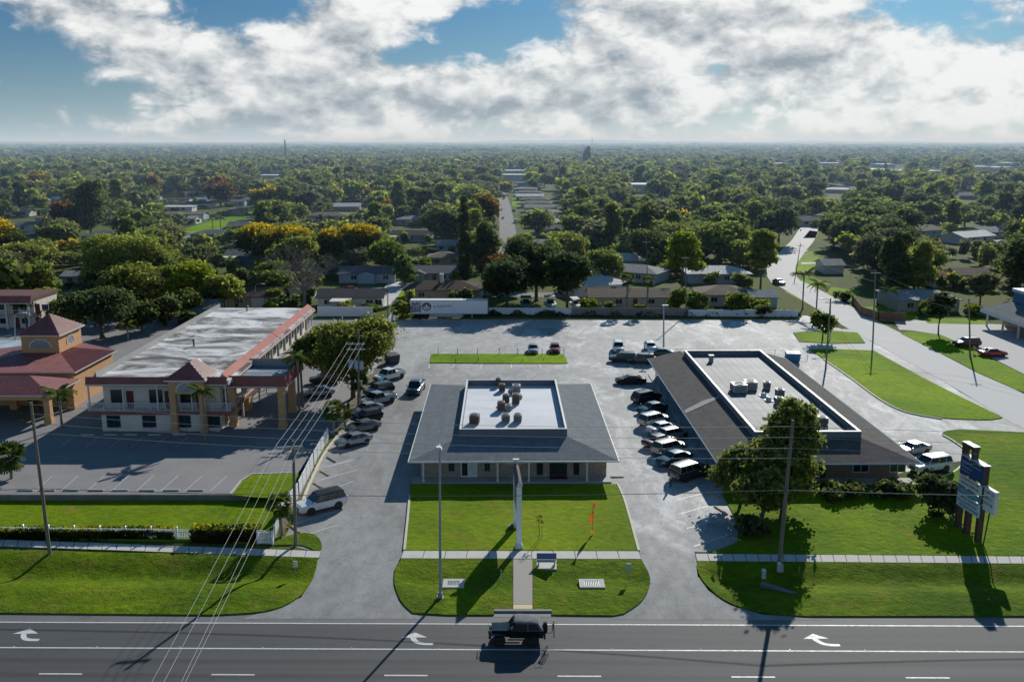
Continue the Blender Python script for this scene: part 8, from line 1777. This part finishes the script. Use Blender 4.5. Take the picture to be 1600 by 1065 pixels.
# ---- person by the large dark car
def person(label, loc, rz, shirt, trousers):
    import bmesh
    o = thing('person', label, 'person', loc, rz)
    J = {'pel': (0, 0, .95), 'wai': (0, 0, 1.08), 'che': (0, .01, 1.28), 'nec': (0, .01, 1.47), 'hd0': (0, .0, 1.56), 'hd1': (0, -.01, 1.70), 'shl': (.17, .01, 1.40), 'ell': (.24, .03, 1.13), 'wrl': (.22, -.10, .90), 'shr': (-.17, .01, 1.40), 'elr': (-.25, .02, 1.14), 'wrr': (-.20, -.18, .98), 'hil': (.09, 0, .90), 'knl': (.11, -.03, .50), 'anl': (.11, .02, .09), 'tol': (.12, -.14, .04), 'hir': (-.09, 0, .90), 'knr': (-.11, -.01, .50), 'anr': (-.12, .04, .09), 'tor': (-.13, -.12, .04)}
    rad = {'pel': .15, 'wai': .13, 'che': .155, 'nec': .06, 'hd0': .085, 'hd1': .095, 'shl': .075, 'shr': .075, 'ell': .048, 'elr': .048, 'wrl': .034, 'wrr': .034, 'hil': .10, 'hir': .10, 'knl': .065, 'knr': .065, 'anl': .045, 'anr': .045, 'tol': .04, 'tor': .04}
    E = [('pel', 'wai'), ('wai', 'che'), ('che', 'nec'), ('nec', 'hd0'), ('hd0', 'hd1'), ('che', 'shl'), ('shl', 'ell'), ('ell', 'wrl'), ('che', 'shr'), ('shr', 'elr'), ('elr', 'wrr'), ('pel', 'hil'), ('hil', 'knl'), ('knl', 'anl'), ('anl', 'tol'), ('pel', 'hir'), ('hir', 'knr'), ('knr', 'anr'), ('anr', 'tor')]
    K = list(J); V = [J[k] for k in K]; Ed = [(K.index(a), K.index(b)) for a, b in E]; rr = [rad[k] for k in K]
    for s, wn, el in ((1, 'wrl', 'ell'), (-1, 'wrr', 'elr')):
        wv = Vector(J[wn]); dv = (wv - Vector(J[el])).normalized(); pm0 = wv + dv * .07; V.append(tuple(pm0)); rr.append(.034); ip = len(V) - 1; Ed.append((K.index(wn), ip))
        side = Vector((0, 1, 0)) if abs(dv.z) > .5 else Vector((1, 0, 0))
        for q, ln in ((-.033, .06), (-.011, .08), (.011, .085), (.033, .075)):
            b0 = pm0 + side * q + dv * .03; V.append(tuple(b0)); rr.append(.0095); Ed.append((ip, len(V) - 1)); V.append(tuple(b0 + dv * ln * .55 + Vector((-s * .006, 0, 0)))); rr.append(.009); Ed.append((len(V) - 2, len(V) - 1)); V.append(tuple(b0 + dv * ln * .9 + Vector((-s * .022, 0, 0)))); rr.append(.008); Ed.append((len(V) - 2, len(V) - 1))
        tb = wv + dv * .03 - side * .035; V.append(tuple(tb)); rr.append(.012); Ed.append((K.index(wn), len(V) - 1)); V.append(tuple(tb + dv * .05 - side * .02)); rr.append(.01); Ed.append((len(V) - 2, len(V) - 1))
    me = bpy.data.meshes.new('body'); me.from_pydata(V, Ed, []); b = bpy.data.objects.new('body', me); col.objects.link(b); b.parent = o
    b.modifiers.new('s', 'SKIN'); b.modifiers.new('u', 'SUBSURF').levels = 2; b.modifiers['u'].render_levels = 2
    for i, q in enumerate(me.skin_vertices[0].data): q.radius = (rr[i], rr[i] * (.72 if K[i] in ('che', 'wai', 'pel') else 1) if i < len(K) else rr[i]); q.use_root = (i == 0)
    m, t, bs, out = new_mat('skin_and_clothes'); z = t.n('ShaderNodeSeparateXYZ', ins={0: t.n('ShaderNodeTexCoord').outputs['Object']}).outputs; 
    c = t.mix(t.ramp(z[2], .985, .99), trousers, shirt); c = t.mix(t.ramp(z[2], 1.455, 1.46), c, (.42, .25, .17)); ax = t.math('ABSOLUTE', z[0]); arm = t.math('MULTIPLY', t.ramp(ax, .165, .17), t.math('MULTIPLY', t.ramp(z[2], 1.20, 1.195), t.ramp(z[2], .70, .71))); c = t.mix(arm, c, (.42, .25, .17)); c = t.mix(t.ramp(z[2], .085, .08), c, (.03, .03, .03)); t.put(bs.inputs['Base Color'], c); bs.inputs['Roughness'].default_value = .75; me.materials.append(m)
    n = 12; cap_ = []
    for k in range(6): a = k / 5 * 1.5; cap_.append([(math.cos(j / n * 6.283) * .105 * math.cos(a), .012 + math.sin(j / n * 6.283) * .115 * math.cos(a), 1.69 + .115 * math.sin(a)) for j in range(n)])
    MB().rings(cap_).build('hair', pm('dark_hair', (.03, .02, .015), (.05, .035, .025), 20, .7), o, smooth=60)
    hd = MB()
    for s in (-1, 1): hd.box(s * .033 - .012, s * .033 + .012, -.115, -.09, 1.655, 1.668, 1); hd.box(s * .098 - .012, s * .098 + .012, -.02, .03, 1.61, 1.67, 0)
    hd.hexa([(-.016, -.105, 1.60), (.016, -.105, 1.60), (.016, -.08, 1.60), (-.016, -.08, 1.60)], [(-.008, -.10, 1.655), (.008, -.10, 1.655), (.008, -.08, 1.655), (-.008, -.08, 1.655)]); hd.hexa([(-.016, -.128, 1.598), (.016, -.128, 1.598), (.016, -.1, 1.598), (-.016, -.1, 1.598)], [(-.01, -.118, 1.625), (.01, -.118, 1.625), (.01, -.1, 1.64), (-.01, -.1, 1.64)]); hd.box(-.026, .026, -.104, -.09, 1.568, 1.578, 2)
    hd.build('face', [pm('skin', (.42, .25, .17), (.38, .22, .15), 10, .6), M_DARK, pm('lips', (.30, .12, .10), (.26, .10, .09), 10, .6)], o)
    return o
person('person in a pale blue top standing at the open tail of the large dark car', P(1047.5, 761), R(-130), (.42, .55, .72), (.05, .06, .09))
# ================================================================ humid morning haze over the suburb (real scattering air)
hm = bpy.data.materials.new('haze_air'); hm.use_nodes = True
for nd in list(hm.node_tree.nodes): hm.node_tree.nodes.remove(nd)
ht = NT(hm.node_tree); ho = ht.n('ShaderNodeOutputMaterial'); vs = ht.n('ShaderNodeVolumeScatter', ins={'Color': (.46, .66, .92), 'Density': .00024, 'Anisotropy': .15}); ht.t.links.new(vs.outputs[0], ho.inputs['Volume'])
va = MB().box(-9000, 9000, 186, 16000, -3, 62).build('haze', hm); tag(va, 'thin morning haze over the far woods', 'haze', kind='stuff')
va.visible_shadow = True
